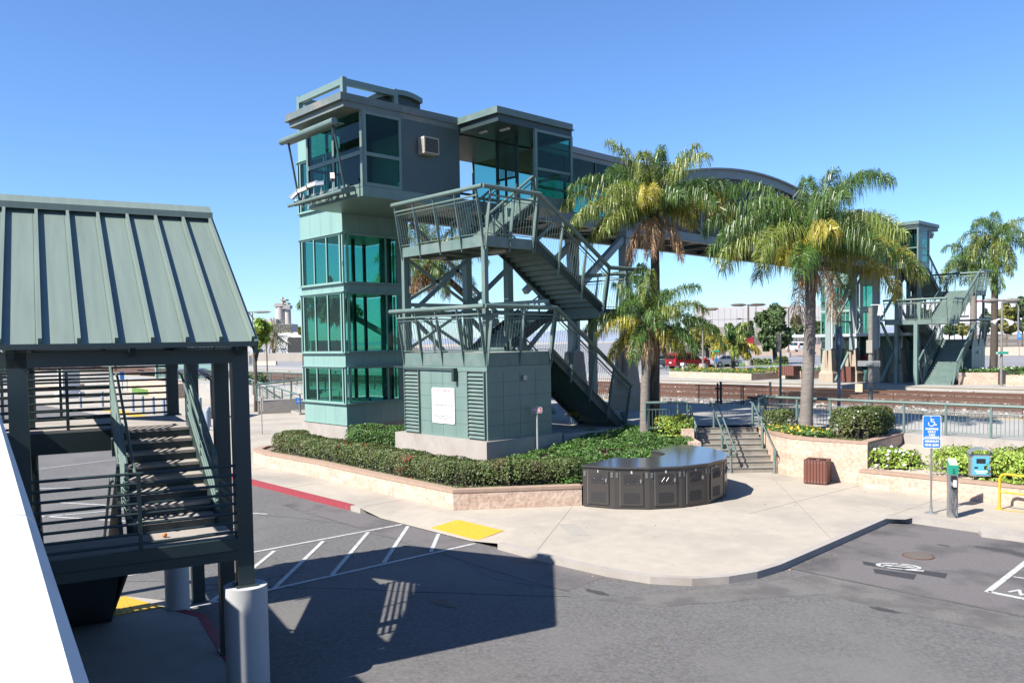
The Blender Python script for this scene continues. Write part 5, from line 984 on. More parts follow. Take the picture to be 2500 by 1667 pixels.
g = MB(); g.tube([Cc(-.03, -.15, .8), Cc(-.08, -.17, .5), Cc(-.07, -.18, .22), Cc(.02, -.16, .06), Cc(.08, -.1, .02)], .012, 6); g.tube([Cc(.02, -.15, .8), Cc(.0, -.18, .5), Cc(-.05, -.2, .4), Cc(-.08, -.2, .3), Cc(-.02, -.2, .15), Cc(.06, -.15, .5), Cc(.03, -.13, .8)], .012, 6); g.build('cable', INK, t)
x, y, _ = at(2391, 1220, 0); t = thing('pay_machine', 'light blue parking pay machine with a small arched roof on a green pole', 'pay machine', (x, y, 0))
rt = Vector((.86, .51, 0)).normalized(); nn = Vector((rt.y, -rt.x, 0))
g = MB(); obox(g, -.06, .06, -.05, .07, 0, .75); g.build('pole', GREENP, t); g = MB(); obox(g, -.27, .27, -.13, .15, .72, 1.34); g.build('cabinet', STEELW, t); g = MB(); obox(g, -.22, .22, -.14, -.13, .76, 1.3); g.build('front_panel', LTBL, t)
g = MB(); obox(g, -.12, .12, -.146, -.14, 1.1, 1.24); obox(g, .08, .18, -.146, -.14, .93, 1.03); obox(g, -.17, -.08, -.146, -.14, .95, 1.0); g.m = 1; obox(g, -.16, .16, -.146, -.14, .86, .89); obox(g, -.12, .12, -.146, -.14, .81, .84); g.build('screen', [BLACKM, SIGNW], t)
g = MB(); n = 10
for i in range(n):
    a0, a1 = math.pi * (.12 + .76 * i / n), math.pi * (.12 + .76 * (i + 1) / n); v = [Cc(.34 * math.cos(a), b, 1.36 + .24 * (math.sin(a) - .3) + d) for d in (0, .02) for a, b in ((a0, -.22), (a1, -.22), (a1, .2), (a0, .2))]; g.add(v, [(0, 3, 2, 1), (4, 5, 6, 7), (0, 1, 5, 4), (1, 2, 6, 5), (2, 3, 7, 6), (3, 0, 4, 7)])
for a in (-.3, .28): obox(g, a, a + .02, -.1, .1, 1.3, 1.42)
g.build('roof', STEELW, t)
x, y, _ = at(2440, 1243, 0); t = thing('hoop_barrier', 'yellow hoop barrier at the right edge of the picture', 'barrier', (x, y, 0)); g = MB(); e = Vector((.93, -.1, 0)); p = Vector((x, y, 0)); U = Vector((0, 0, 1)); g.tube([p, p + U * .85, p + U * .94 + e * .03, p + U * 1.0 + e * .13, p + U * 1.0 + e * 1.7, p + U * .9 + e * 1.85, p + e * 1.85], .035, 10); g.tube([p + U * .5, p + U * .5 + e * 1.85], .03, 8); g.build('hoop', YELP, t, True); g = MB(); g.cyl(x, y, 0, .05, .08, 12); g.box(x - .1, x + 2, y - .06, y + .02, .006, .012); g.build('base', YELP, t)
x, y, z = -21.0, 20.95, .75; t = post_sign('warning_sign', 'small red warning sign on a grey post in front of the shaded utility room wall', x, y, .6, 2.0, .035, mat('grey painted post', (.45, .46, .46), .5)); rt, nn = facing(x, y)
c = Vector((x, y, 2.43)) + nn * .045; g = MB(); plate(g, rrect(.37, .2, .04), c, rt, Zv, .006); g.build('sign_plate', SIGNW, t); g = MB(); plate(g, rrect(.335, .165, .03), c + nn * .006, rt, Zv, .002); g.build('sign_face', SIGNR, t); g = MB()
for dz, ws in ((.045, (.1, .09)), (.0, (.17, .11)), (-.045, (.04, .05, .1))):
    a = -sum(ws) / 2 - .02
    for w in ws: plate(g, [(a, -.013), (a + w, -.013), (a + w, .013), (a, .013)], c + nn * .008 + Zv * dz, rt, Zv, .002); a += w + .02
g.build('lettering', SIGNW, t)
x, y, _ = at(*crop(1260, 700, 1600, 1403)(1085, 1500), .95); t = thing('bollard_light', 'green bollard light under the foot of the lower stair flight', 'bollard light', (x, y, .9)); g = MB(); g.cyl(x, y, .8, 1.75, .07, 14); g.build('post', GREENP, t, True); g = MB(); g.cyl(x, y, 1.75, 1.95, .15, 16); g.build('head', STEEL, t, True)
x, y, _ = at(*crop(1260, 700, 1600, 1403)(315, 1560), .8); t = thing('meter_box', 'small grey utility box on a short post right of the utility room', 'utility box', (x, y, .7)); g = MB(); g.cyl(x, y, .6, 1.25, .03, 8); g.build('post', STEELW, t); g = MB(); g.box(x - .07, x + .07, y - .06, y + .06, 1.25, 1.65); g.build('box', BEIGE, t)
x, y, _ = at(*crop(1260, 700, 1600, 1403)(585, 1540), .8); t = thing('bare_shrub', 'bare thin white stemmed shrub in front of the stairs', 'shrub', (x, y, .7)); g = MB()
for i in range(7): a = random.uniform(0, 6.28); g.tube([(x + .1 * math.cos(a), y + .1 * math.sin(a), .7), (x + .16 * math.cos(a), y + .16 * math.sin(a), 1.2), (x + .2 * math.cos(a + .5), y + .2 * math.sin(a + .5), 1.5 + random.random() * .35)], [.02, .014, .006], 5)
g.build('stems', mat('pale stems', (.45, .42, .4), .9), t); leaf_mesh('leaves', RNG.normal(0, 1, (160, 3)) * [.16, .16, .06] + [x, y, 1.9], np.tile([0, 0, 1.], (160, 1)), .05, PYEL, t)
# black bin and shaded things under the stairs
bin_('dark litter bin in the shade under the lower stair flight', -24.6, 23.6, ZP, .38, 1.1)
# ------------------------------------------------------------------ fence between the tracks
FV = 43.6
fn = thing('chain_link_fence', 'rusty chain link fence with a dark framed gate between platform and tracks', 'fence', (-30, FV, .74))
ftop = lambda u: 2.02
g = MB(); g.box(-120, 40, FV - .003, FV + .003, .8, 2.02); g.build('mesh', CHAIN, fn); g = MB()
for k in range(54): u = -118 + 2.95 * k; g.cyl(u, FV + .02, .7, 2.06, .03, 6)
g.tube([(-120, FV + .02, 2.04), (40, FV + .02, 2.04)], .02, 6); g.build('posts', RUST, fn)
g = MB(); gu = [on_v(*zP(px, 1200), FV)[0] for px in (905, 945, 1230, 1575)]
for u, r, h in zip(gu, (.06, .07, .035, .07), (2.2, 2.3, 2.1, 2.35)): g.cyl(u, FV - .05, .7, h, r, 8)
g.tube([(gu[1], FV - .05, 2.12), (gu[3], FV - .05, 2.12)], .03, 6); g.tube([(gu[1], FV - .05, 1.15), (gu[3], FV - .05, 1.15)], .02, 6)
for z in (1.0, 1.8): g.box(gu[0] - .15, gu[1] + .1, FV - .12, FV - .02, z, z + .12)
g.build('gate_frame', mat('dark rusty steel', (.05, .03, .025), .7), fn)
x, y, z = on_v(*zN(545, 1270), FV - .06); t = thing('plain_sign', 'blank buff square sign hung on the chain link fence', 'sign', (x, y, z)); g = MB(); g.box(x - .2, x + .2, FV - .1, FV - .06, z - .22, z + .22); g.build('plate', mat('buff sign', (.6, .5, .36), .6), t)
# ------------------------------------------------------------------ poles on the near platform
def lineup(px, py0, py1, z0): x, y, _ = at(px, py0, z0); return x, y, zat(px, py1, x, y)
px, py = zP(1703, 1500); x, y, zt = lineup(px, py, zP(0, 480)[1], ZP); t = post_sign('sign_post', 'thin green post with a narrow sign seen edge-on near the platform edge', x, y, ZP, zt - ZP, .055, GREENP); g = MB(); g.box(x - .22, x + .05, y - .05, y - .02, zt - .9, zt - .02); g.build('sign_plate', GREYP, t)
x, y, _ = at(*zS(778, 180), ZP); zt = zat(*zN(262, 430), x, y); t = post_sign('blue_post', 'dark blue pole with a narrow cabinet top standing on the platform', x, y, ZP, zt - ZP - .5, .075, BLUEP, 'pole'); g = MB(); g.tube([(x, y, zt - 1.3), (x, y, zt - .8), (x, y, zt)], [.08, .15, .13], 10); g.build('cap', BLUEP, t)
x, y, _ = at(*zS(1020, 130), ZP); zt = zat(*zN(690, 170), x, y); t = post_sign('lamp_post', 'weathered grey lamp post with metal plates and a bell lamp before the piers', x, y, ZP, zt - ZP, .11, GREYP, 'lamp post')
g = MB(); zz = zat(*zN(715, 935), x, y); g.box(x - .55, x + .5, y - .16, y - .12, zz - .13, zz + .13); g.build('metal_plate', STEELW, t); g = MB(); zz = zat(*zN(690, 705), x, y); g.box(x - .14, x + .14, y - .16, y - .12, zz - .3, zz + .3); g.build('notice', mat('faded notice', (.4, .38, .33), .8), t)
g = MB(); zz = zat(*zN(770, 240), x, y); g.tube([(x, y, zz + .35), (x + .3, y + .25, zz + .35)], .03, 6); g.tube([(x + .3, y + .25, zz + .36), (x + .31, y + .26, zz + .14), (x + .34, y + .28, zz - .12)], [.04, .08, .15], 12); g.build('bell_lamp', SIGNW, t, True)
# ------------------------------------------------------------------ beyond the tracks
LZ = 1.4
def lat(p, z=LZ): return at(*p, z)
def tree(label, base, cpx, rx, rz, n, leaf=TREEM, seed=1, size=.22, group='trees beyond the tracks', tr=.16, clumps=26, name='broadleaf_tree', cone=0.):
    """base point, pixel of the crown centre, half width and half height of the crown in metres"""
    rd = random.Random(seed); base = Vector(base); c = crown_at(*cpx, base); t = thing(name, label, 'tree', tuple(base), 0, group)
    g = MB(); g.tube([base - Vector((0, 0, .2)), base.lerp(c, .5), c], [tr * 1.3, tr, tr * .5], 8); cl = []
    for i in range(clumps):
        a = rd.uniform(0, 6.28); u = rd.uniform(-1, 1); r = rd.random() ** .55; s = math.sqrt(1 - u * u); k = 1 - cone * (u * .5 + .5)
        p = c + Vector((rx * .92 * r * s * math.cos(a) * k, rx * .92 * r * s * math.sin(a) * k, rz * .92 * r * u)); cl.append((p, rd.uniform(.13, .36) * min(rx, rz)))
        if i % 3 == 0: g.tube([base.lerp(c, .6), base.lerp(c, .8).lerp(p, .5), p], [tr * .45, tr * .3, tr * .1], 5)
    g.build('trunk', BARKD, t); P = []; Nn = []; n = int(n * 1.4)
    for i in range(n):
        p, r = cl[rd.randrange(clumps)]; d = Vector((rd.gauss(0, 1), rd.gauss(0, 1), rd.gauss(.25, 1))).normalized(); q_ = p + d * r * rd.uniform(.3, 1.25); P.append(q_[:]); Nn.append(d[:])
    leaf_mesh('crown', P, Nn, size, leaf, t, aspect=.7); return t
def px_m(base): return dist(base) / F
def tree_px(label, bpx, x0, x1, y0, y1, n, zf=zP, z=LZ, d=None, **k):
    b = at(*zf(*bpx), z)
    if d: r = ray(*zf(*bpx)); s = d / float((RC @ r)[2]); b = (r[0] * s, r[1] * s, z)
    m1 = px_m(b); (a0, c0_), (a1, c1_) = zf(x0, y0), zf(x1, y1); return tree(label, b, ((a0 + a1) / 2, (c0_ + c1_) / 2), (a1 - a0) / 2 * m1, (c1_ - c0_) / 2 * m1, n, **k)
tree_px('large dark green tree in the middle of the far car park', (1645, 860), 1340, 1850, 130, 730, 13000, seed=5, size=.34, d=112, tr=.28, clumps=48, cone=.45)
tree_px('yellow green tree right behind the red car', (790, 800), 560, 900, 330, 740, 6500, leaf=TREEL, seed=8, size=.34, d=125, tr=.25, clumps=30)
tree_px('grey green tree left of the yellow green one, before the cream building', (395, 645), 260, 520, 370, 560, 3200, seed=9, size=.4, d=170, clumps=20)
tree_px('tall dark tree behind the yellow green tree', (520, 640), 440, 700, 240, 640, 5000, seed=10, size=.45, d=175, clumps=26)
tree_px('small round tree in front of the warehouse wall', (1180, 545), 1100, 1260, 380, 535, 2600, seed=11, size=.4, d=190, clumps=16)
tree_px('tree behind the lamp post left of the large dark tree', (1310, 600), 1240, 1360, 280, 600, 2600, seed=12, size=.45, d=185, clumps=18)
tree_px('tree seen left of the pale palm trunk in the planter', (1900, 570), 1820, 1990, 220, 540, 3600, seed=13, size=.4, d=170, clumps=22)
tree_px('tree seen right of the pale palm trunk in the planter', (2150, 570), 2060, 2230, 280, 570, 3200, seed=14, size=.4, d=170, clumps=20)
tree_px('hedge-like trees on top of the tan wall', (1150, 640), 1000, 1300, 550, 630, 1800, seed=15, size=.35, d=180, clumps=16)
for i, (q0, q1, r0, r1, bx, by) in enumerate(((1110, 1260, 480, 810, 1190, 820), (1320, 1600, 420, 800, 1450, 820), (1570, 1760, 280, 800, 1650, 820), (650, 790, 700, 830, 720, 840), (800, 990, 690, 840, 880, 850), (300, 470, 490, 640, 380, 660))):
    tree_px(['dark tree left of the dark palm trunk at the right edge', 'broad yellowish tree behind the double lamp post at the right edge', 'tall tree cut by the right edge of the picture', 'green tree seen under the far stair landing, left of its post', 'green tree seen under the far stair landing, right of its post', 'grey green tree seen through the far landing railing'][i], (bx, by), q0, q1, r0, r1, 4200, zf=zO, seed=20 + i, size=.42, d=185, clumps=26, leaf=TREEL if i in (1, 4) else TREEM)
# walls and buildings
def slabwall(name, label, cat, a, b, z0, z1, th, m_, cap=None):
    t = thing(name, label, cat, (a[0], a[1], z0)); g = MB(); d = (Vector(b[:2]) - Vector(a[:2])).normalized(); n_ = Vector((-d.y, d.x)) * th
    if n_.dot(Vector(a[:2])) < 0: n_ = -n_
    g.prism([a[:2], b[:2], tuple(Vector(b[:2]) + n_), tuple(Vector(a[:2]) + n_)], z0, z1); g.build('wall', m_, t); return t
def atd(p, d, z=LZ): r = ray(*p); s = d / float((RC @ r)[2]); return (r[0] * s, r[1] * s, z)
slabwall('boundary_wall', 'long tan block wall along the back of the far car park', 'wall', atd(zP(1015, 740), 165), atd(zP(2300, 740), 165), LZ - .5, zat(*zP(1400, 640), *atd(zP(1400, 700), 165)[:2]), .4, TAN)
slabwall('boundary_wall', 'tan block wall under the picket fence at the right edge', 'wall', atd(zO(1090, 1150), 140), atd(zO(1800, 1150), 135), LZ - .3, zat(*zO(1400, 978), *atd(zO(1400, 1000), 138)[:2]), .4, TAN)
slabwall('boundary_wall', 'tan wall seen between the shaded piers beyond the tracks', 'wall', atd(zN(100, 900), 150), atd(zN(1260, 900), 150), LZ - .3, zat(*zN(900, 700), *atd(zN(900, 800), 150)[:2]), .4, TAN)
t = thing('picket_fence', 'dark picket fence on top of the tan wall at the right edge', 'fence', atd(zO(1300, 960), 139)); g = MB(); a, b = Vector(atd(zO(1090, 900), 140.2)), Vector(atd(zO(1800, 900), 135.2)); zz0, zz1 = zat(*zO(1400, 975), a.x, a.y), zat(*zO(1400, 815), a.x, a.y)
for i in range(110): p = a.lerp(b, i / 109); w = .06 if i % 22 == 12 else .022; g.box(p.x - w, p.x + w, p.y - w, p.y + w, zz0 - .2, zz1)
for z in (zz0 + .3, zz1 - .25): g.bar((a.x, a.y, z), (b.x, b.y, z), .05, .06)
g.build('pickets', BROWNP, t)
t = thing('iron_fence', 'thin black iron fence before the cream building', 'fence', atd(zP(200, 690), 178)); g = MB(); a, b = Vector(atd(zP(60, 690), 178)), Vector(atd(zP(2300, 620), 172)); h0 = zat(*zP(200, 650), *a[:2])
for i in range(160): p = a.lerp(b, i / 159); g.box(p.x - .05, p.x + .05, p.y - .05, p.y + .05, LZ, h0 + (1.6 if i > 60 else 0))
g.bar((a.x, a.y, h0 - .1), (b.x, b.y, h0 - .1), .05, .08); g.build('bars', BLACKM, t)
def building(name, label, p0, p1, d0, d1, ytop, depth, m_, zf=zP):
    a, b = Vector(atd(zf(*p0), d0)), Vector(atd(zf(*p1), d1)); h = zat(*zf(p0[0], ytop), a.x, a.y); t = thing(name, label, 'building', (a.x, a.y, LZ)); g = MB(); d = (b - a); d.z = 0; d.normalize(); n_ = Vector((-d.y, d.x, 0)); n_ = n_ if n_.dot(a) > 0 else -n_
    g.prism([a[:2], b[:2], (b + n_ * depth)[:2], (a + n_ * depth)[:2]], LZ - 1, h); g.build('wall', m_, t); return t, a, b, d, n_, h
t, a, b, d, n_, h = building('warehouse', 'large pale grey warehouse behind the trees of the far car park', (600, 600), (2600, 600), 250, 240, 165, 60, STUC)
g = MB()
for i in range(26): p = a.lerp(b, i / 25) - n_ * .03; g.bar((p.x, p.y, LZ), (p.x, p.y, h - .4), .06, .05)
for z in (h - 3.6, h - 6.6, h - 8.5, h - 10): p, q_ = a - n_ * .03, b - n_ * .03; g.bar((p.x, p.y, z), (q_.x, q_.y, z), .05, .12)
g.build('panel_joint', mat('grey joint', (.4, .39, .39), .9), t); g = MB()
for i in range(14):
    p = a + d * (22 + i * 9.2) - n_ * .05; g.bar((p.x, p.y, h - 6), (p.x + d.x * 6, p.y + d.y * 6, h - 6), .04, .1); g.bar((p.x, p.y, h - 3.9), (p.x + d.x * 6, p.y + d.y * 6, h - 3.9), .04, .1)
    for k in (0, 6): g.bar((p.x + d.x * k, p.y + d.y * k, h - 6), (p.x + d.x * k, p.y + d.y * k, h - 3.9), .1, .04)
g.build('recess_frame', mat('light joint', (.66, .65, .65), .9), t); g = MB()
for i in (24, 38, 47, 60, 74): p = a + d * i + n_ * 8; g.cyl(p.x, p.y, h - .2, h + 1.2, .9, 10)
for i in range(9): p = a + d * (105 + i * 3.6) - n_ * .06; g.bar((p.x, p.y, h - 8.2), (p.x + d.x * 2.9, p.y + d.y * 2.9, h - 8.2), .06, 1.7); g.bar((p.x, p.y, h - 11.6), (p.x + d.x * 2.9, p.y + d.y * 2.9, h - 11.6), .06, 1.2)
g.m = 0; g.build('window', mat('dark green window', (.03, .11, .1), .15), t)
building('cream_building', 'cream building behind the blue car', (60, 640), (330, 640), 205, 195, 430, 30, CREAM)
t, a, b, d, n_, h = building('white_building', 'long white building with a thin red roof line behind the far stairs', (150, 700), (1720, 700), 300, 285, 420, 40, mat('white wall', (.75, .74, .74), .9, 0, .03, .2), zO); g = MB(); p, q_ = a - n_ * .1, b - n_ * .1; g.bar((p.x, p.y, h + .1), (q_.x, q_.y, h + .1), .4, .35); g.build('roof_edge', SIGNR, t)
# lamp posts
def lamp(label, base, top_z, heads, r=.11, m_=BROWNP, basem=True, hl=1.3, group='lamp posts beyond the tracks', yaw=0):
    x, y, z = base; t = thing('lamp_post', label, 'lamp post', base, 0, group); g = MB(); g.tube([(x, y, z), (x, y, top_z)], [r, r * .75], 8); g.build('pole', m_, t, True)
    if basem: g = MB(); g.cyl(x, y, z - .2, z + .85, .42, 14); g.build('concrete_base', CONC, t, True)
    for s in heads:
        g = MB(); e = (CR * math.cos(yaw) + CF * math.sin(yaw)) * s; p = Vector((x, y, top_z - .08)); g.tube([p, p + e * .35], .045, 6); a_ = p + e * .3; g.tube([a_, a_ + e * hl * .25, a_ + e * hl * .8, a_ + e * hl], [.1, .2, .17, .05], 8); g.build('lamp_head', m_, t, True)
    return t
b = atd(zP(1292, 885), 108); lamp('brown double headed lamp post with a red sign in the far car park', b, zat(*zP(1290, 118), *b[:2]), (-1, 1), .15, hl=2.0); tt = thing('red_sign', 'red and white sign fixed to the brown double headed lamp post', 'sign', (b[0], b[1], 6)); z = zat(*zP(1288, 600), *b[:2]); g = MB(); e = CF * -.22; p = Vector((b[0], b[1], z)) + e; g.bar(p - CR * .65, p + CR * .65, .06, 1.3); g.build('upper_plate', SIGNR, tt); g = MB(); p = p - Vector((0, 0, 1.05)); g.bar(p - CR * .45, p + CR * .45, .06, .7); g.build('lower_plate', SIGNW, tt)
b = atd(zP(1805, 740), 150); lamp('brown lamp post right of the large dark tree, before the warehouse', b, zat(*zP(1800, 158), *b[:2]), (-1,), .17, hl=2.4)
b = atd(zP(1222, 545), 190); lamp('small thin lamp post before the warehouse wall', b, zat(*zP(1220, 300), *b[:2]), (-1,), .12, basem=False, hl=1.2)
b = atd(zP(1390, 560), 215); lamp('pale lamp post partly behind the double headed lamp', b, zat(*zP(1390, 130), *b[:2]), (-1,), .16, m_=GREYP, basem=False, hl=2)
b = atd(zP(712, 945), 90); lamp('tall thin pale lamp post behind hanging palm leaves, beside the red car', b, zat(*zP(700, 170), *b[:2]), (1,), .11, m_=GREYP, hl=1.4); 
b = at(*zO(1382, 1475), FP); lamp('wooden double headed lamp post with bell lamps at the right edge', b, zat(*zO(1383, 372), *b[:2]), (-1, 1), .1, m_=GREYP, basem=False, hl=1.1)
t = thing('bell_lamp', 'pair of white bell shaped lamps on the wooden lamp post at the right edge', 'lamp', (*b[:2], zat(*zO(1385, 640), *b[:2]))); zz = zat(*zO(1385, 620), *b[:2])
for s in (-1, 1): g = MB(); p = Vector((b[0], b[1], zz)) + CR * s * .15; g.tube([p, p + CR * s * .25 + Vector((0, 0, -.1)), p + CR * s * .55 + Vector((0, 0, -.36))], [.05, .08, .24], 12); g.build('shade', SIGNW, t, True)
zz = zat(*zO(1380, 1053), *b[:2]); t = thing('station_sign', 'small green sign board on the wooden lamp post at the right edge', 'sign', (*b[:2], zz)); g = MB(); p = Vector((b[0], b[1], zz)) - CF * .16; g.bar(p - CR * .52, p + CR * .42, .04, .2); g.build('board', SIGNG, t); g = MB(); g.bar(p - CR * .5 - CF * .03, p - CR * .38 - CF * .03, .02, .12); g.build('symbol', SIGNW, t)
b = at(*zP(880, 1052), FP); t = post_sign('station_sign', 'wooden post with a small green station sign and a blue badge by the low planter', *b[:2], FP, zat(*zP(880, 700), *b[:2]) - FP, .09, GREYP); zz = zat(*zP(875, 716), *b[:2]); g = MB(); p = Vector((b[0], b[1], zz)) - CF * .14; g.bar(p - CR * .34, p + CR * .3, .04, .2); g.build('board', SIGNG, t); g = MB(); p.z = zat(*zP(875, 830), *b[:2]); g.bar(p - CR * .13, p + CR * .12, .04, .42); g.build('badge', SIGNB, t)
b = at(*zP(460, 1052), FP); t = post_sign('white_post', 'short weathered white post before the low far planter', *b[:2], FP, zat(*zP(458, 862), *b[:2]) - FP, .14, mat('weathered white paint', (.5, .48, .45), .8, 0, .2, 6), 'post'); g = MB(); zz = zat(*zP(458, 885), *b[:2]); g.box(b[0] - .2, b[0] + .2, b[1] - .2, b[1] + .2, zz - .12, zz + .15); g.build('cap', SIGNW, t)
b = at(*zP(2110, 1080), FP); t = post_sign('station_sign', 'green post with a small green station sign left of the first pier', *b[:2], FP, zat(*zP(2105, 640), *b[:2]) - FP, .08, GREENP); zz = zat(*zP(2112, 742), *b[:2]); g = MB(); p = Vector((b[0], b[1], zz)) - CF * .14; g.bar(p - CR * .27, p + CR * .25, .04, .18); g.build('board', SIGNG, t)
b = at(*zO(895, 1345), FP); t = post_sign('red_sign', 'teal post with a red and white notice beside the far staircase', *b[:2], FP, zat(*zO(895, 1005), *b[:2]) - FP, .05, GREENP); zz = zat(*zO(898, 1105), *b[:2]); p = Vector((b[0], b[1], zz)) - CF * .08; g = MB(); g.bar(p - CR * .28, p + CR * .28, .03, .6); g.build('notice', SIGNR, t); g = MB(); p.z = zat(*zO(898, 1035), *b[:2]); g.bar(p - CR * .26, p + CR * .26, .03, .5); g.build('badge', mat('blue grey notice', (.2, .35, .45), .6), t)
g = MB(); p.z = zz + .12; p = p - CF * .02
for k in range(4): g.bar(p - CR * .2 - Vector((0, 0, .1 * k)), p + CR * .2 - Vector((0, 0, .1 * k)), .01, .03)
g.build('lettering', SIGNW, t)
b = atd(zO(1610, 1165), 132); t = post_sign('parking_sign', 'small blue accessible parking sign before the tan wall at the right edge', *b[:2], LZ, zat(*zO(1610, 760), *b[:2]) - LZ, .06, STEELW); z = zat(*zO(1610, 840), *b[:2]); rt, nn = facing(*b[:2]); g = MB(); plate(g, rrect(.6, 1.0, .06), Vector((b[0], b[1], z)) + nn * .1, rt, Zv, .03); g.build('plate', SIGNB, t); iso_symbol(Vector((b[0], b[1], z + .1)) + nn * .14, rt, .7, SIGNW, t)
# traffic signal arm and mast
b = atd(zO(1597, 800), 175); t = thing('traffic_signal', 'pale steel mast with curved lamp arm and traffic lights at the right edge', 'traffic light', b); g = MB(); zt = zat(*zO(1597, 420), *b[:2]); x, y = b[:2]; g.tube([(x, y, LZ), (x, y, zt - .6), tuple(Vector((x, y, zt)) - CR * .5), tuple(Vector((x, y, zt + .3)) - CR * 3.0)], .16, 8); z1 = zat(*zO(1480, 640), x, y); g.tube([tuple(Vector((x, y, z1 - .7))), tuple(Vector((x, y, z1)) - CR * 2 ), tuple(Vector((x, y, z1 + 1.1)) - CR * 7.5)], .12, 8); g.build('mast', STEELW, t, True)
g = MB()
for s, zo in ((-7.6, .8), (.3, -1.0)): p = Vector((x, y, z1 + zo)) + CR * s; g.bar(p - Vector((0, 0, .7)), p + Vector((0, 0, .7)), .5, .5)
g.build('signal_head', BLACKM, t)
# planters, bushes, bins of the far platform
def fplanter(label, path, h, z0=FP, plantm=LAWN, n=4000, fl=None):
    t = thing('planter_wall', label, 'planter', (*path[0], z0)); g = MB(); g.prism(path, z0 - .2, z0 + h); g.build('wall', BLOCK, t)
    xs = [p[0] for p in path]; ys = [p[1] for p in path]; pts = []
    def inside(x, y):
        c = False; j = len(path) - 1
        for i in range(len(path)):
            if (path[i][1] > y) != (path[j][1] > y) and x < (path[j][0] - path[i][0]) * (y - path[i][1]) / (path[j][1] - path[i][1]) + path[i][0]: c = not c
            j = i
        return c
    while len(pts) < n:
        x, y = random.uniform(min(xs), max(xs)), random.uniform(min(ys), max(ys))
        if inside(x, y): pts.append((x, y, z0 + h + random.random() * .22))
    o = leaf_mesh('planting', pts, np.tile([0, 0, 1.], (n, 1)), .1, plantm, t); o['kind'] = 'stuff'
    if fl: leaf_mesh('flowers', [(p[0], p[1], p[2] + .12) for p in pts[:fl[1]]], np.tile([0, 0, 1.], (fl[1], 1)), .09, fl[0], t)
    return t
A = lambda x, y: at(*zP(x, y), FP)[:2]
a1, a2, a3 = A(280, 1050), A(1330, 1090), A(1405, 1075); dv = Vector((-.1, 7.5)); fplanter('low pink block planter with grass and yellow flowers beyond the gate', [a1, a2, (a2[0] + .6, a2[1] + 5), (a1[0] - 2, a1[1] + 6)], .62, fl=(FLY, 260))
p = Vector(A(1960, 1075)); fplanter('pink block planter with white flowers left of the first pier', [(p.x - 5.6, p.y + .6), (p.x, p.y), (p.x + 1.5, p.y + 6), (p.x - 4.5, p.y + 8)], .75, fl=(FLW, 150))
Ao = lambda x, y: at(*zO(x, y), FP)[:2]
p = Vector(Ao(835, 1460)); q_ = Vector(Ao(1340, 1460)); fplanter('pink block planter beside the far staircase with white flowers', [tuple(p), tuple(q_), (q_.x + 1, q_.y + 8), (p.x + 1, p.y + 8)], .95, fl=(FLW, 120))
p = Vector(Ao(1440, 1480)); fplanter('pink block planter with grass at the right edge beyond the tracks', [tuple(p), (p.x + 8, p.y - .6), (p.x + 9, p.y + 6), (p.x + .6, p.y + 7)], .85, fl=(FLY, 150))
for i, (x, y, r) in enumerate(((610, 868, 60), (715, 862, 40), (812, 862, 52), (980, 880, 62), (965, 850, 50), (1395, 875, 55), (1525, 865, 55), (1722, 862, 72), (575, 975, 60), (420, 965, 35))):
    b = atd(zP(x, y), 92 if y > 900 else 108, LZ if y < 900 else 1.35); m1 = px_m(b) * .1913
    cushion('shrub', ['round brownish shrub before the red car, leftmost', 'small green shrub behind the thin pale lamp post', 'round green shrub right of the thin pale lamp post', 'large round shrub left of the young yellow palm', 'dark shrub behind the large round one by the young yellow palm', 'round shrub right of the double headed lamp post', 'second round shrub right of the double headed lamp post', 'dark shrub under the large dark tree', 'brown shrub in the low planter, behind the white post', 'small brown shrub at the left end of the low planter'][i], 'shrub', [(b[0] - .1, b[1]), (b[0] + .1, b[1])], r * 2 * m1, r * 1.75 * m1, b[2] - .1, HEDGE if i not in (2, 1) else LAWN, 900, .13, None, 'round shrubs beyond the tracks')
g = MB(); a_, b_ = atd(zP(560, 905), 104), atd(zP(1240, 905), 104); c_ = atd(zP(1260, 870), 118); d_ = atd(zP(560, 860), 118); g.prism([a_[:2], b_[:2], c_[:2], d_[:2]], 1.2, 1.5); a_, b_, c_, d_ = atd(zP(1350, 905), 106), atd(zP(1800, 905), 106), atd(zP(1780, 870), 116), atd(zP(1390, 870), 116); g.prism([a_[:2], b_[:2], c_[:2], d_[:2]], 1.2, 1.5); struct('lawn_strip', g, mat('lawn', (.08, .16, .03), .9, 0, .3, 2, .5, 10))
b = at(*zN(355, 1193), FP); bin_('brown slatted bin beside the second tan pier beyond the tracks', b[0], b[1] + .4, FP, .55, 1.35)
b = atd(zP(1820, 905), 78, FP); bin_('wide brown slatted bin left of the white flowered planter', b[0], b[1], FP + .35, .75, .9)
b = at(*zP(110, 980), FP); b2 = at(*zP(372, 985), FP); baluster_rail('guard_railing', 'pale green railing before the blue and red cars', [b, b2], h=1.5, r=.07, post=1.9)
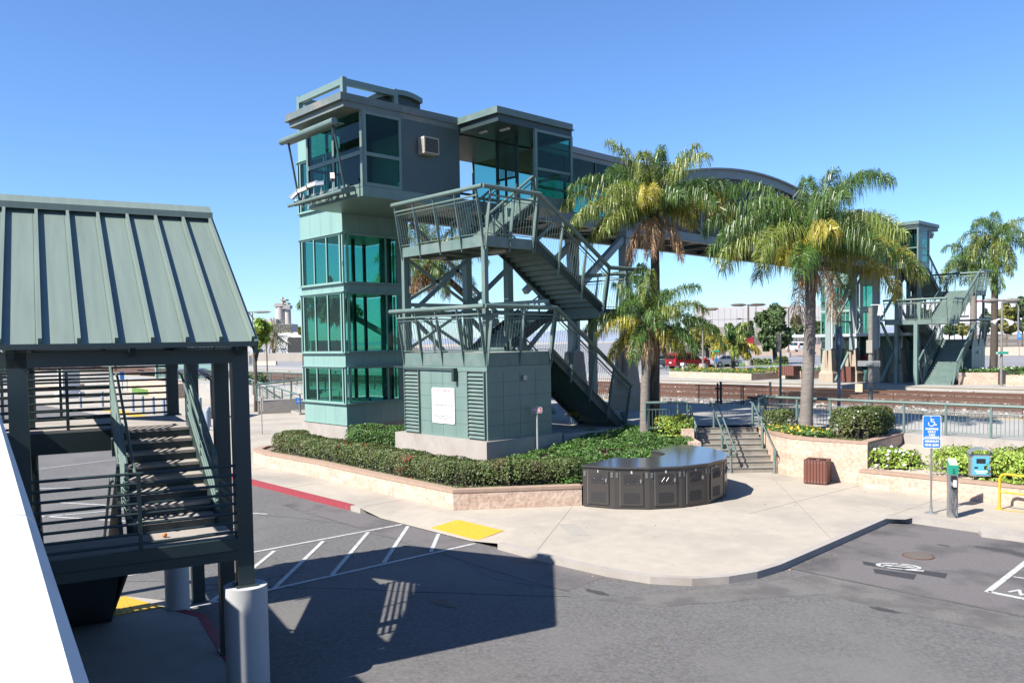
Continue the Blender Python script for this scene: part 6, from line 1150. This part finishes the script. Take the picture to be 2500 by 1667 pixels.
# cars
def car(label, base, yaw, prof, glass, width, m_, wheels, tail=True):
    """prof: side outline (x forward, z up); glass: side window outlines"""
    t = thing('parked_car', label, 'car', base, yaw, 'cars in the far car park', local=True); g = MB(); n = len(prof); hw = width / 2
    zs_ = [p[1] for p in prof]; f = lambda z: hw * (1 - .16 * max(0, (z - .95) / .9))
    g.add([(p[0], -f(p[1]), p[1]) for p in prof] + [(p[0], f(p[1]), p[1]) for p in prof], [tuple(range(n)), tuple(range(2 * n - 1, n - 1, -1))] + [(i, n + i, n + (i + 1) % n, (i + 1) % n) for i in range(n)]); g.build('body', m_, t)
    for s in (-1, 1):
        for poly in glass:
            g = MB(); k = len(poly); g.add([(p[0], s * (f(p[1]) + .006), p[1]) for p in poly] + [(p[0], s * (f(p[1]) + .016), p[1]) for p in poly], [tuple(range(k)), tuple(range(2 * k - 1, k - 1, -1))] + [(i, (i + 1) % k, k + (i + 1) % k, k + i) for i in range(k)]); g.build('window', CARGL, t)
        for wx in wheels:
            g = MB(); g.tube([(wx, s * (hw - .2), .36), (wx, s * (hw + .015), .36)], .36, 18); w_ = g.build('wheel', BLACKM, t, True); g = MB(); g.tube([(wx, s * (hw + .016), .36), (wx, s * (hw + .03), .36)], .2, 12); g.build('rim', ALU, w_, True)
        xb = min(p[0] for p in prof); g = MB(); g.box(xb - .02, xb + .1, s * hw * .8 - .12, s * hw * .8 + .12, .85, 1.25); g.build('tail_light', TAILL, t)
    g = MB(); xb = min(p[0] for p in prof); g.box(xb - .025, xb + .02, -hw * .7, hw * .7, 1.3, 1.72 if max(zs_) > 1.7 else 1.32); g.build('rear_window', CARGL, t); g = MB(); g.box(xb - .03, xb, -.2, .2, .75, .9); g.build('number_plate', SIGNW, t)
    return t
suv = [(-2.55, .42), (2.5, .42), (2.6, .62), (2.55, .95), (2.4, 1.12), (1.15, 1.2), (.35, 1.88), (-.2, 1.95), (-2.3, 1.95), (-2.5, 1.6), (-2.6, 1.0)]
b = atd(zP(520, 900), 98); yaw_s = math.atan2((CR * .93 + CF * .5).y, (CR * .93 + CF * .5).x)
car('large red sport utility car parked behind the shrubs', b, yaw_s, suv, [[(-2.3, 1.25), (-1.5, 1.25), (-1.5, 1.78), (-2.2, 1.78)], [(-1.35, 1.25), (-.5, 1.25), (-.5, 1.8), (-1.35, 1.8)], [(-.38, 1.25), (.85, 1.25), (.3, 1.75), (-.38, 1.8)]], 1.95, CARR, (-1.65, 1.6))
sed = [(-2.2, .35), (2.2, .35), (2.3, .6), (2.2, .85), (1.1, 1.0), (.4, 1.45), (-.8, 1.48), (-1.6, 1.08), (-2.25, 1.02), (-2.3, .6)]
b = atd(zP(160, 850), 106); car('dark blue sedan parked left of the red car', b, yaw_s, sed, [[(-1.35, 1.05), (-.3, 1.05), (-.3, 1.38), (-.75, 1.4)], [(-.2, 1.05), (.85, 1.05), (.35, 1.36), (-.2, 1.38)]], 1.8, CARB, (-1.35, 1.4))
b = atd(zP(1905, 640), 160, LZ + .8); car('white van parked above the tan wall, right of the large dark tree', b, yaw_s + 1.2, suv, [[(-.38, 1.25), (.85, 1.25), (.3, 1.75), (-.38, 1.8)], [(-2.3, 1.25), (-.5, 1.25), (-.5, 1.8), (-2.2, 1.78)]], 1.9, CARW, (-1.65, 1.6))
b = atd(zP(970, 830), 104); car('pale grey car half hidden behind the green station sign', b, yaw_s, sed, [[(-1.35, 1.05), (-.3, 1.05), (-.3, 1.38), (-.75, 1.4)], [(-.2, 1.05), (.85, 1.05), (.35, 1.36), (-.2, 1.38)]], 1.8, mat('silver car paint', (.5, .5, .5), .3, .3), (-1.35, 1.4))
for i, (x, y) in enumerate(((1180, 810), (1350, 805))): b = atd(zO(x, y), 205, LZ + 2.2); car(['white car on the far street left of the dark palm trunk', 'white car on the far street right of the dark palm trunk'][i], b, yaw_s - .5, sed, [[(-1.35, 1.05), (-.3, 1.05), (-.3, 1.38), (-.75, 1.4)], [(-.2, 1.05), (.85, 1.05), (.35, 1.36), (-.2, 1.38)]], 1.8, CARW, (-1.35, 1.4))
g = MB(); a_, b_ = Vector(atd(zO(1050, 850), 150)), Vector(atd(zO(2000, 850), 146)); g.add([(a_.x, a_.y, 3.3), (b_.x, b_.y, 3.3), (b_.x * 1.5, b_.y * 1.5, 3.6), (a_.x * 1.5, a_.y * 1.5, 3.6)], [(0, 1, 2, 3)]); struct('far_street', g, LOTM)
# stripes of the far car park
g = MB()
for i in range(14):
    a_ = Vector(atd(zP(900 + i * 95, 800), 128)); e = (CR * .8 + CF * .6) * 2.6; g.bar((a_.x - e.x, a_.y - e.y, 1.412), (a_.x + e.x, a_.y + e.y, 1.412), .14, .006)
struct('car_park_stripes', g, WHITE)
# a person standing behind the glass of the far porch
pb = Vector((-26.75, 69.75, 10.7)); pt = thing('person', 'person in dark clothes standing behind the glass of the far porch', 'person', tuple(pb))
me = bpy.data.meshes.new('body'); J = [((0, 0, .95), .16), ((0, 0, 1.2), .17), ((0, 0, 1.42), .15), ((0, 0, 1.5), .065), ((0, .01, 1.58), .085), ((0, .02, 1.68), .1), ((0, .01, 1.76), .07), ((-.1, 0, .9), .11), ((-.11, .01, .5), .075), ((-.11, 0, .1), .05), ((-.11, .1, .04), .045), ((.1, 0, .9), .11), ((.11, .01, .5), .075), ((.11, 0, .1), .05), ((.11, .1, .04), .045), ((-.2, 0, 1.4), .07), ((-.25, 0, 1.12), .05), ((-.22, .08, .87), .038), ((-.21, .12, .78), .035), ((.2, 0, 1.4), .07), ((.25, 0, 1.12), .05), ((.22, .08, .87), .038), ((.21, .12, .78), .035)]
me.from_pydata([(j[0][0] , j[0][1], j[0][2]) for j in J], [(0, 1), (1, 2), (2, 3), (3, 4), (4, 5), (5, 6), (0, 7), (7, 8), (8, 9), (9, 10), (0, 11), (11, 12), (12, 13), (13, 14), (2, 15), (15, 16), (16, 17), (17, 18), (2, 19), (19, 20), (20, 21), (21, 22)], [])
bo = bpy.data.objects.new('body', me); COL.objects.link(bo); bo.parent = pt; me.materials.append(CLOTH); md = bo.modifiers.new('skin', 'SKIN'); 
for i, j in enumerate(J): me.skin_vertices[0].data[i].radius = (j[1], j[1])
me.skin_vertices[0].data[0].use_root = True; bo.modifiers.new('sub', 'SUBSURF').levels = 1
g = MB(); g.ball((pb.x, pb.y - .01, pb.z + 1.73), .1, .11, .1); g.build('hair', HAIRM, pt, True)
# ------------------------------------------------------------------ left background
def zL2(x, y): return zL(x, y)
for i, (q_, lab) in enumerate((((1030, 915), 'pale blue bollard, first of the row by the yellow tactile strip'), ((1310, 905), 'pale blue bollard, second of the row seen through the staircase railing'), ((1700, 960), 'pale blue bollard just right of the inclined stair rail'), ((1825, 985), 'pale blue bollard, fourth of the row through the staircase railing'), ((1960, 1000), 'pale blue bollard, fifth of the row through the staircase railing'), ((2095, 1035), 'pale blue bollard close to the left side of a staircase post'))):
    b = at(*zL(*q_), 0); t = thing('bollard', lab, 'bollard', b, 0, 'pale blue bollards'); g = MB(); g.cyl(b[0], b[1], -.05, 1.25, .11, 12); g.ball((b[0], b[1], 1.25), .11, .11, .08); g.build('post', LBLUE, t, True)
for q_, lab in (((712, 1245), 'pale blue bollard left of the pair behind the staircase post'), ((850, 1445), 'pale blue bollard, taller one of the pair behind the staircase post'), ((828, 1505), 'pale blue bollard nearest to the staircase post')):
    b = at(*zQ(*q_), 0); t = thing('bollard', lab, 'bollard', b, 0, 'pale blue bollards'); g = MB(); g.cyl(b[0], b[1], -.05, 1.15, .13, 12); g.ball((b[0], b[1], 1.15), .13, .13, .09); g.build('post', LBLUE, t, True)
b = at(*zQ(1700, 1568), .0); zt = zat(*zQ(1680, 955), *b[:2]); t = post_sign('flag_sign', 'sign on a thin post seen from behind left of the hedge', *b[:2], 0, zt - .1, .03, STEELW); g = MB(); zb_ = zat(*zQ(1680, 1200), *b[:2]); g.bar((b[0], b[1] + .04, zb_), (b[0], b[1] + .04, zt), .36, .03, up=(0, 1, 0)); g.build('sign_back', GREYP, t)
# ramp with railings
ra, rb = Vector(at(*zQ(2290, 1258), 0)), Vector(at(*zQ(1480, 1040), 0)); rr = rb + (rb - ra) * .5
rw = thing('ramp_wall', 'pale concrete ramp wall left of the lift tower', 'ramp', (ra.x, ra.y, 0)); g = MB(); n_ = Vector((.2, 1, 0)) * 1.6
for k in range(6):
    p, q2 = ra.lerp(rr, k / 6), ra.lerp(rr, (k + 1) / 6); z0, z1 = .1 + .15 * k, .1 + .15 * (k + 1); v = [p, q2, q2 + n_, p + n_]; g.add([(a_.x, a_.y, -.1) for a_ in v] + [(v[0].x, v[0].y, z0), (v[1].x, v[1].y, z1), (v[2].x, v[2].y, z1), (v[3].x, v[3].y, z0)], [(0, 3, 2, 1), (4, 5, 6, 7), (0, 1, 5, 4), (1, 2, 6, 5), (2, 3, 7, 6), (3, 0, 4, 7)])
g.build('wall', CONC, rw)
baluster_rail('guard_railing', 'sloping pale green railing on the ramp wall, with a small wheelchair badge', [(ra.x, ra.y + .1, .15), (rr.x, rr.y + .1, 1.0)], h=1.25, r=.07, post=2.6, bal=.4)
p = Vector((ra.x, ra.y - .05, 1.0)); t = thing('access_badge', 'small blue wheelchair badge on the end post of the ramp railing', 'sign', tuple(p)); rt, nn = facing(p.x, p.y); g = MB(); plate(g, rrect(.32, .42, .03), p + nn * .1, rt, Zv, .02); g.build('plate', SIGNB, t); iso_symbol(p + nn * .13, rt, .34, SIGNW, t)
sc_ = [at(*zQ(1605, 775), 2.15), at(*zQ(2700, 640), 2.6)]; baluster_rail('guard_railing', 'second railing of the ramp rising to the right behind the first', [(sc_[0][0], sc_[0][1], 1.0), (sc_[1][0], sc_[1][1], 1.4)], h=1.15, r=.07, post=2.4, bal=.4)
g = MB(); g.prism([(sc_[0][0], sc_[0][1] + .1), (sc_[1][0], sc_[1][1] + .1), (sc_[1][0], sc_[1][1] + 1.2), (sc_[0][0] - 1, sc_[0][1] + 1.2)], -.1, .98); tag(g.build('ramp_landing', CONC), 'pale concrete landing of the ramp behind its sloping railing', 'ramp')
baluster_rail('guard_railing', 'long pale green railing along the platform left of the lift tower', [(-95, 36.2, ZP), (-34.8, 36.2, ZP)], h=1.1, r=.065, post=2.4, bal=.3)
# signal cabinet post with the green pointed board, bush, arch canopy
b = atd(zQ(1585, 600), 92, ZP); t = post_sign('platform_sign', 'dark green pointed platform board with a white 2 on a dark post', *b[:2], ZP, zat(*zQ(1585, 180), *b[:2]) - ZP, .12, BLACKM); zt = zat(*zQ(1585, 180), *b[:2]); zb_ = zat(*zQ(1585, 275), *b[:2]); rt, nn = facing(*b[:2]); m1 = 92 / F * .153
g = MB(); c = Vector((b[0], b[1], (zt + zb_) / 2)) + nn * .15; h_ = (zt - zb_) / 2; plate(g, [(-20 * m1, -h_), (140 * m1, -h_ * .7), (140 * m1, h_ * .1), (60 * m1, h_), (-20 * m1, h_ * 1.3)], c, rt, Zv, .08); g.build('board', mat('dark green board', (.03, .09, .08), .5), t); text('2', 55 * m1, c + nn * .1 + rt * 28 * m1, rt, Zv, SIGNW, t, bold=.02)
g = MB(); z2 = zat(*zQ(1580, 310), *b[:2]); p = Vector((b[0], b[1], z2)) + nn * .2; g.bar(p - rt * 28 * m1, p + rt * 28 * m1, .1, 58 * m1); g.build('yellow_box', mat('orange yellow box', (.5, .25, .03), .6), t); g = MB(); p.z = zat(*zQ(1575, 380), *b[:2]); g.bar(p - rt * 30 * m1, p + rt * 30 * m1, .1, 64 * m1); p = p - rt * 60 * m1; g.bar(p - rt * 25 * m1, p + rt * 25 * m1, .1, 140 * m1); g.build('grey_box', STEELW, t); g = MB(); p = Vector((b[0], b[1], zat(*zQ(1585, 460), *b[:2]))) + nn * .2; g.bar(p - rt * 25 * m1, p + rt * 25 * m1, .1, 60 * m1); g.build('green_box', LIME, t)
b = atd(zQ(1560, 820), 78, .6); cushion('shrub', 'dark rounded bush behind the staircase post left of the ramp', 'shrub', [(b[0] - .8, b[1]), (b[0] + .8, b[1])], 2.4, 1.7, .6, TREEM, 2500, .1)
b = at(*zQ(905, 1318), 0); t = thing('arched_shelter', 'black post carrying a fan of arched ribs behind the staircase', 'shelter', b); zt = zat(*zQ(900, 690), *b[:2]); g = MB(); g.tube([(b[0], b[1], 0), (b[0], b[1], zt)], .09, 10); g.cyl(b[0], b[1], 0, .5, .14, 10); g.build('post', BLACKM, t, True); g = MB(); m1 = dist(b) / F * .153
for k in range(9):
    e = -CR * (40 + k * 26) * m1; zz = zt + (20 + 118 * math.sin(min(k / 4.5, 1.2) * math.pi / 2) ** 1) * m1 * (1 if k < 8 else .8); g.tube([(b[0], b[1], zt), (b[0] + e.x, b[1] + e.y, zz)], .03, 5)
for dz in (0, .25): g.tube([(b[0] - CR.x * x_ * m1, b[1] - CR.y * x_ * m1, zt + (15 + 130 * math.sin(math.pi * (x_ + 30) / 520)) * m1 - dz) for x_ in range(-30, 300, 30)], .06, 6)
g.build('ribs', BLACKM, t); g = MB()
for x_ in range(0, 520, 30):
    p = Vector((b[0], b[1], zt + (15 + 130 * math.sin(math.pi * (min(x_, 230) + 30) / 520)) * m1 + .08)) - CR * x_ * m1; g.bar(p, p - CR * 30 * m1, 2.4, .04)
g.build('canopy', mat('blue grey canopy slats', (.14, .17, .25), .5), t)
# shelters, lawns, planters seen through the staircase
def shelter(label, px0, px1, d, ytop, yroof, ybase):
    a_, b_ = Vector(atd(px0, d, 0)), Vector(atd(px1, d * .97, 0)); t = thing('platform_shelter', label, 'shelter', (a_.x, a_.y, 0)); zr = zat(px0[0], yroof, a_.x, a_.y); z1 = zat(px0[0], ytop, a_.x, a_.y); n_ = Vector((b_ - a_)).cross(Vector((0, 0, 1))).normalized(); n_ = -n_ if n_.dot(a_) < 0 else n_
    g = MB(); L = (b_ - a_).length; dd = (b_ - a_) / L
    for i in range(int(L / .55)): p = a_ + dd * (.55 * i); g.bar((p.x, p.y, zr), (p.x + n_.x * 6 + dd.x * 2, p.y + n_.y * 6 + dd.y * 2, z1), .36, .05)
    g.add([(a_.x, a_.y, zr - .06), (b_.x, b_.y, zr - .06), (b_.x + n_.x * 6, b_.y + n_.y * 6, z1 - .06), (a_.x + n_.x * 6, a_.y + n_.y * 6, z1 - .06)], [(0, 1, 2, 3)]); g.build('roof', mat('pale green ribbed roof', (.4, .52, .5), .5), t)
    g = MB(); k = max(int(L / 2.2), 2)
    for i in range(k + 1): p = a_ + dd * (L * i / k) + n_ * .8; g.box(p.x - .14, p.x + .14, p.y - .14, p.y + .14, 0, zr + .3)
    g.bar(tuple(a_ + n_ * .8 + Vector((0, 0, zr - 1))), tuple(b_ + n_ * .8 + Vector((0, 0, zr - 1))), .15, .5); g.build('frame', TEAL, t); g = MB(); p, q2 = a_ + n_ * 1.0, b_ + n_ * 1.0; g.bar((p.x, p.y, (zr + .4) / 2), (q2.x, q2.y, (zr + .4) / 2), .03, zr - .8); g.build('glazing', GLASSL, t); return t
shelter('pale ribbed roof shelter with teal frame behind the staircase, to its right', zQ(-60, 700), zQ(930, 700), 96, 818, zQ(0, 225)[1], 0)
g = MB()
for pl_ in (((980, 478), (1420, 470), (1420, 600), (980, 575)), ((1640, 640), (2130, 640), (2130, 700), (1720, 675))): g.prism([at(*zL(*p), .6)[:2] for p in pl_], -.1, .62)
struct('lawn', g, MATS['lawn'])
for i, (q0, q1, h, lab) in enumerate((((1640, 720), (2160, 800), 1.4, 'pink block planter with grass seen between the stair rails'), ((350, 690), (780, 700), .7, 'low pink planter edge behind the staircase railing'), ((1600, 620), (1790, 620), 1.6, 'dark shaded planter block behind the inclined stair rail'))):
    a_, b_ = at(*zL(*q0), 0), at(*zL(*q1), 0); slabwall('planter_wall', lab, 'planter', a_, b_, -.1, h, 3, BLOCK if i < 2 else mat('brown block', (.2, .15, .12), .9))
b = at(*zL(890, 790), 0); t = thing('white_column', 'square white column behind the staircase railing', 'column', b); m1 = px_m(b) * .1913; g = MB(); g.box(b[0] - .9, b[0] + .8, b[1] - .8, b[1] + .8, 0, zat(*zL(890, 420), *b[:2])); g.box(b[0] - 1.2, b[0] + 1.1, b[1] - 1.1, b[1] + 1.1, 0, .6); g.build('shaft', WALLW, t)
b = at(*zL(1565, 700), 0); t = post_sign('blue_sign', 'small blue sign on a post behind the inclined stair rail', *b[:2], 0, zat(*zL(1560, 480), *b[:2]), .06, STEELW); p = Vector((b[0], b[1], zat(*zL(1560, 505), *b[:2]))); rt, nn = facing(*b[:2]); g = MB(); plate(g, rrect(.45, .9, .05), p + nn * .1, rt, Zv, .03); g.build('plate', SIGNB, t)
for i, (x0, x1, y0, y1, d, lab) in enumerate(((300, 700, 130, 330, 170, 'green trees far left under the staircase roof, leftmost'), (620, 1000, 120, 330, 180, 'brownish tree far left under the staircase roof'), (950, 1450, 125, 330, 175, 'brown green tree behind the staircase beam'), (1380, 1560, 100, 260, 150, 'green tree beside the pale ribbed shelter roof'), (-120, 320, 140, 520, 160, 'green tree at the left edge behind the staircase'))):
    tree_px(lab, ((x0 + x1) / 2, y1 + 90), x0, x1, y0, y1, 2600, zf=zL, d=d, z=.5, seed=50 + i, size=.5, clumps=20, leaf=TREEL if i in (1, 2) else LAWN, group='trees left of the staircase')
tree_px('half hidden light green tree at the eave of the staircase roof', (120, 1050), -60, 330, 330, 760, 3000, zf=zW, d=62, z=0, seed=60, size=.16, clumps=26, leaf=LIME, group='trees left of the staircase', tr=.12)
tree_px('small light green tree top at the left edge of the lift tower', (790, 900), 700, 860, 400, 590, 700, zf=zW, d=120, z=1, seed=61, size=.25, clumps=10, leaf=TREEL, group='trees left of the staircase')
# plant with silo, sheds
b = atd(zW(520, 600), 420, 1.4); m1 = 420 / F * .1786; E2 = CR; t = thing('silo_plant', 'pale concrete silo tower with platforms far behind the date palm', 'silo', b); P0 = Vector((b[0], b[1], 0)); Zp = lambda y: zat(*zW(520, y), b[0], b[1]); Xp = lambda x: P0 + E2 * ((x - 520) * m1)
m_si = mat('dusty pale concrete', (.58, .53, .5), .9, 0, .12, .3)
g = MB(); c = Xp(585); g.cyl(c.x, c.y, 0, Zp(200), 42 * m1, 18); c = Xp(480); g.cyl(c.x, c.y, 0, Zp(165), 62 * m1, 18); g.cyl(c.x, c.y, Zp(165), Zp(140), 50 * m1, 18, 20 * m1); g.build('silo', m_si, t, True)
g = MB(); c = Xp(530); g.box(c.x - 22 * m1, c.x + 22 * m1, c.y - 22 * m1, c.y + 22 * m1, 0, Zp(70)); c = Xp(518); g.box(c.x - 12 * m1, c.x + 12 * m1, c.y - 12 * m1, c.y + 12 * m1, Zp(70), Zp(30)); g.build('lift_shaft', mat('dusty buff concrete', (.55, .47, .4), .9, 0, .1, .3), t); g = MB()
for x_, y_, w_ in ((480, 150, 70), (480, 130, 55), (580, 185, 52), (590, 160, 45), (545, 75, 40), (580, 125, 30)): c = Xp(x_); g.bar(c - E2 * w_ * m1 + Vector((0, 0, Zp(y_))), c + E2 * w_ * m1 + Vector((0, 0, Zp(y_))), 5, .5); g.bar(c - E2 * w_ * m1 + Vector((0, 0, Zp(y_ - 12))), c + E2 * w_ * m1 + Vector((0, 0, Zp(y_ - 12))), 5, .2)
g.build('walkway', m_si, t); g = MB()
for x0, x1, y0 in ((330, 470, 330), (420, 670, 400), (200, 330, 350)): p, q2 = Xp(x0), Xp(x1); g.bar(p + Vector((0, 0, Zp(y0) / 2)), q2 + Vector((0, 0, Zp(y0) / 2)), 14, Zp(y0))
g.build('hall', mat('ribbed pale sheeting', (.6, .58, .58), .7, 0, .1, 1.2, stretch=(2, 2, .05)), t); g = MB()
for i in range(26): p = Xp(425 + i * 9.8) - CF * 7.1; g.bar((p.x, p.y, 0), (p.x, p.y, Zp(405)), .35, .3)
g.build('rib', GREYP, t)
t, a, b_, d, n_, h = building('shed', 'long low blue grey shed behind the date palm', (60, 880), (900, 880), 300, 290, 640, 25, WALLG, zW); g = MB(); p = a + d * ((705 - 60) / 840 * (b_ - a).length) - n_ * .2; zz = zat(*zW(705, 680), a.x, a.y); g.bar(p - d * 4 + Vector((0, 0, zz - p.z)), p + d * 4 + Vector((0, 0, zz - p.z)), .3, 6.5); g.m = 1; p = p - n_ * .2; g.bar(p - d * 3.4 + Vector((0, 0, zz - p.z)), p + d * 3.4 + Vector((0, 0, zz - p.z)), .3, 5.2); p = a + d * (.82 * (b_ - a).length) - n_ * .3; g.m = 0; g.bar(p - d * 9 + Vector((0, 0, 7 - p.z)), p + d * 4 + Vector((0, 0, 7 - p.z)), .3, 5.5); g.build('loading_hatch', [SIGNW, BLACKM], t)
building('garden_wall', 'long beige wall below the shed behind the date palm', (-100, 900), (900, 900), 200, 190, 800, .5, mat('beige rendered wall', (.4, .36, .31), .9, 0, .08, .5), zW)
a_, b_ = atd(zW(150, 950), 170, 1), atd(zW(410, 960), 168, 1); slabwall('low_wall', 'low cream wall on the far platform left of the date palm', 'wall', a_, b_, .9, zat(*zW(280, 905), a_[0], a_[1]), .5, CREAM)
b = atd(zW(110, 900), 130, 1); lamp('double headed lamp post beside the staircase roof eave', b, zat(*zW(115, 228), *b[:2]), (-1, 1), .13, m_=GREYP, basem=False, hl=2.6)
b = atd(zW(290, 900), 120, 1); t = thing('lamp_post', 'dark curved lamp post left of the date palm', 'lamp post', b); g = MB(); x, y = b[:2]; zt = zat(*zW(215, 245), x, y); g.tube([(x, y, 1), (x, y, zt - 5), tuple(Vector((x, y, zt - 2)) - CR * .8), tuple(Vector((x, y, zt)) - CR * 2.4)], .1, 8); g.build('pole', BROWNP, t, True)
# hills on the horizon
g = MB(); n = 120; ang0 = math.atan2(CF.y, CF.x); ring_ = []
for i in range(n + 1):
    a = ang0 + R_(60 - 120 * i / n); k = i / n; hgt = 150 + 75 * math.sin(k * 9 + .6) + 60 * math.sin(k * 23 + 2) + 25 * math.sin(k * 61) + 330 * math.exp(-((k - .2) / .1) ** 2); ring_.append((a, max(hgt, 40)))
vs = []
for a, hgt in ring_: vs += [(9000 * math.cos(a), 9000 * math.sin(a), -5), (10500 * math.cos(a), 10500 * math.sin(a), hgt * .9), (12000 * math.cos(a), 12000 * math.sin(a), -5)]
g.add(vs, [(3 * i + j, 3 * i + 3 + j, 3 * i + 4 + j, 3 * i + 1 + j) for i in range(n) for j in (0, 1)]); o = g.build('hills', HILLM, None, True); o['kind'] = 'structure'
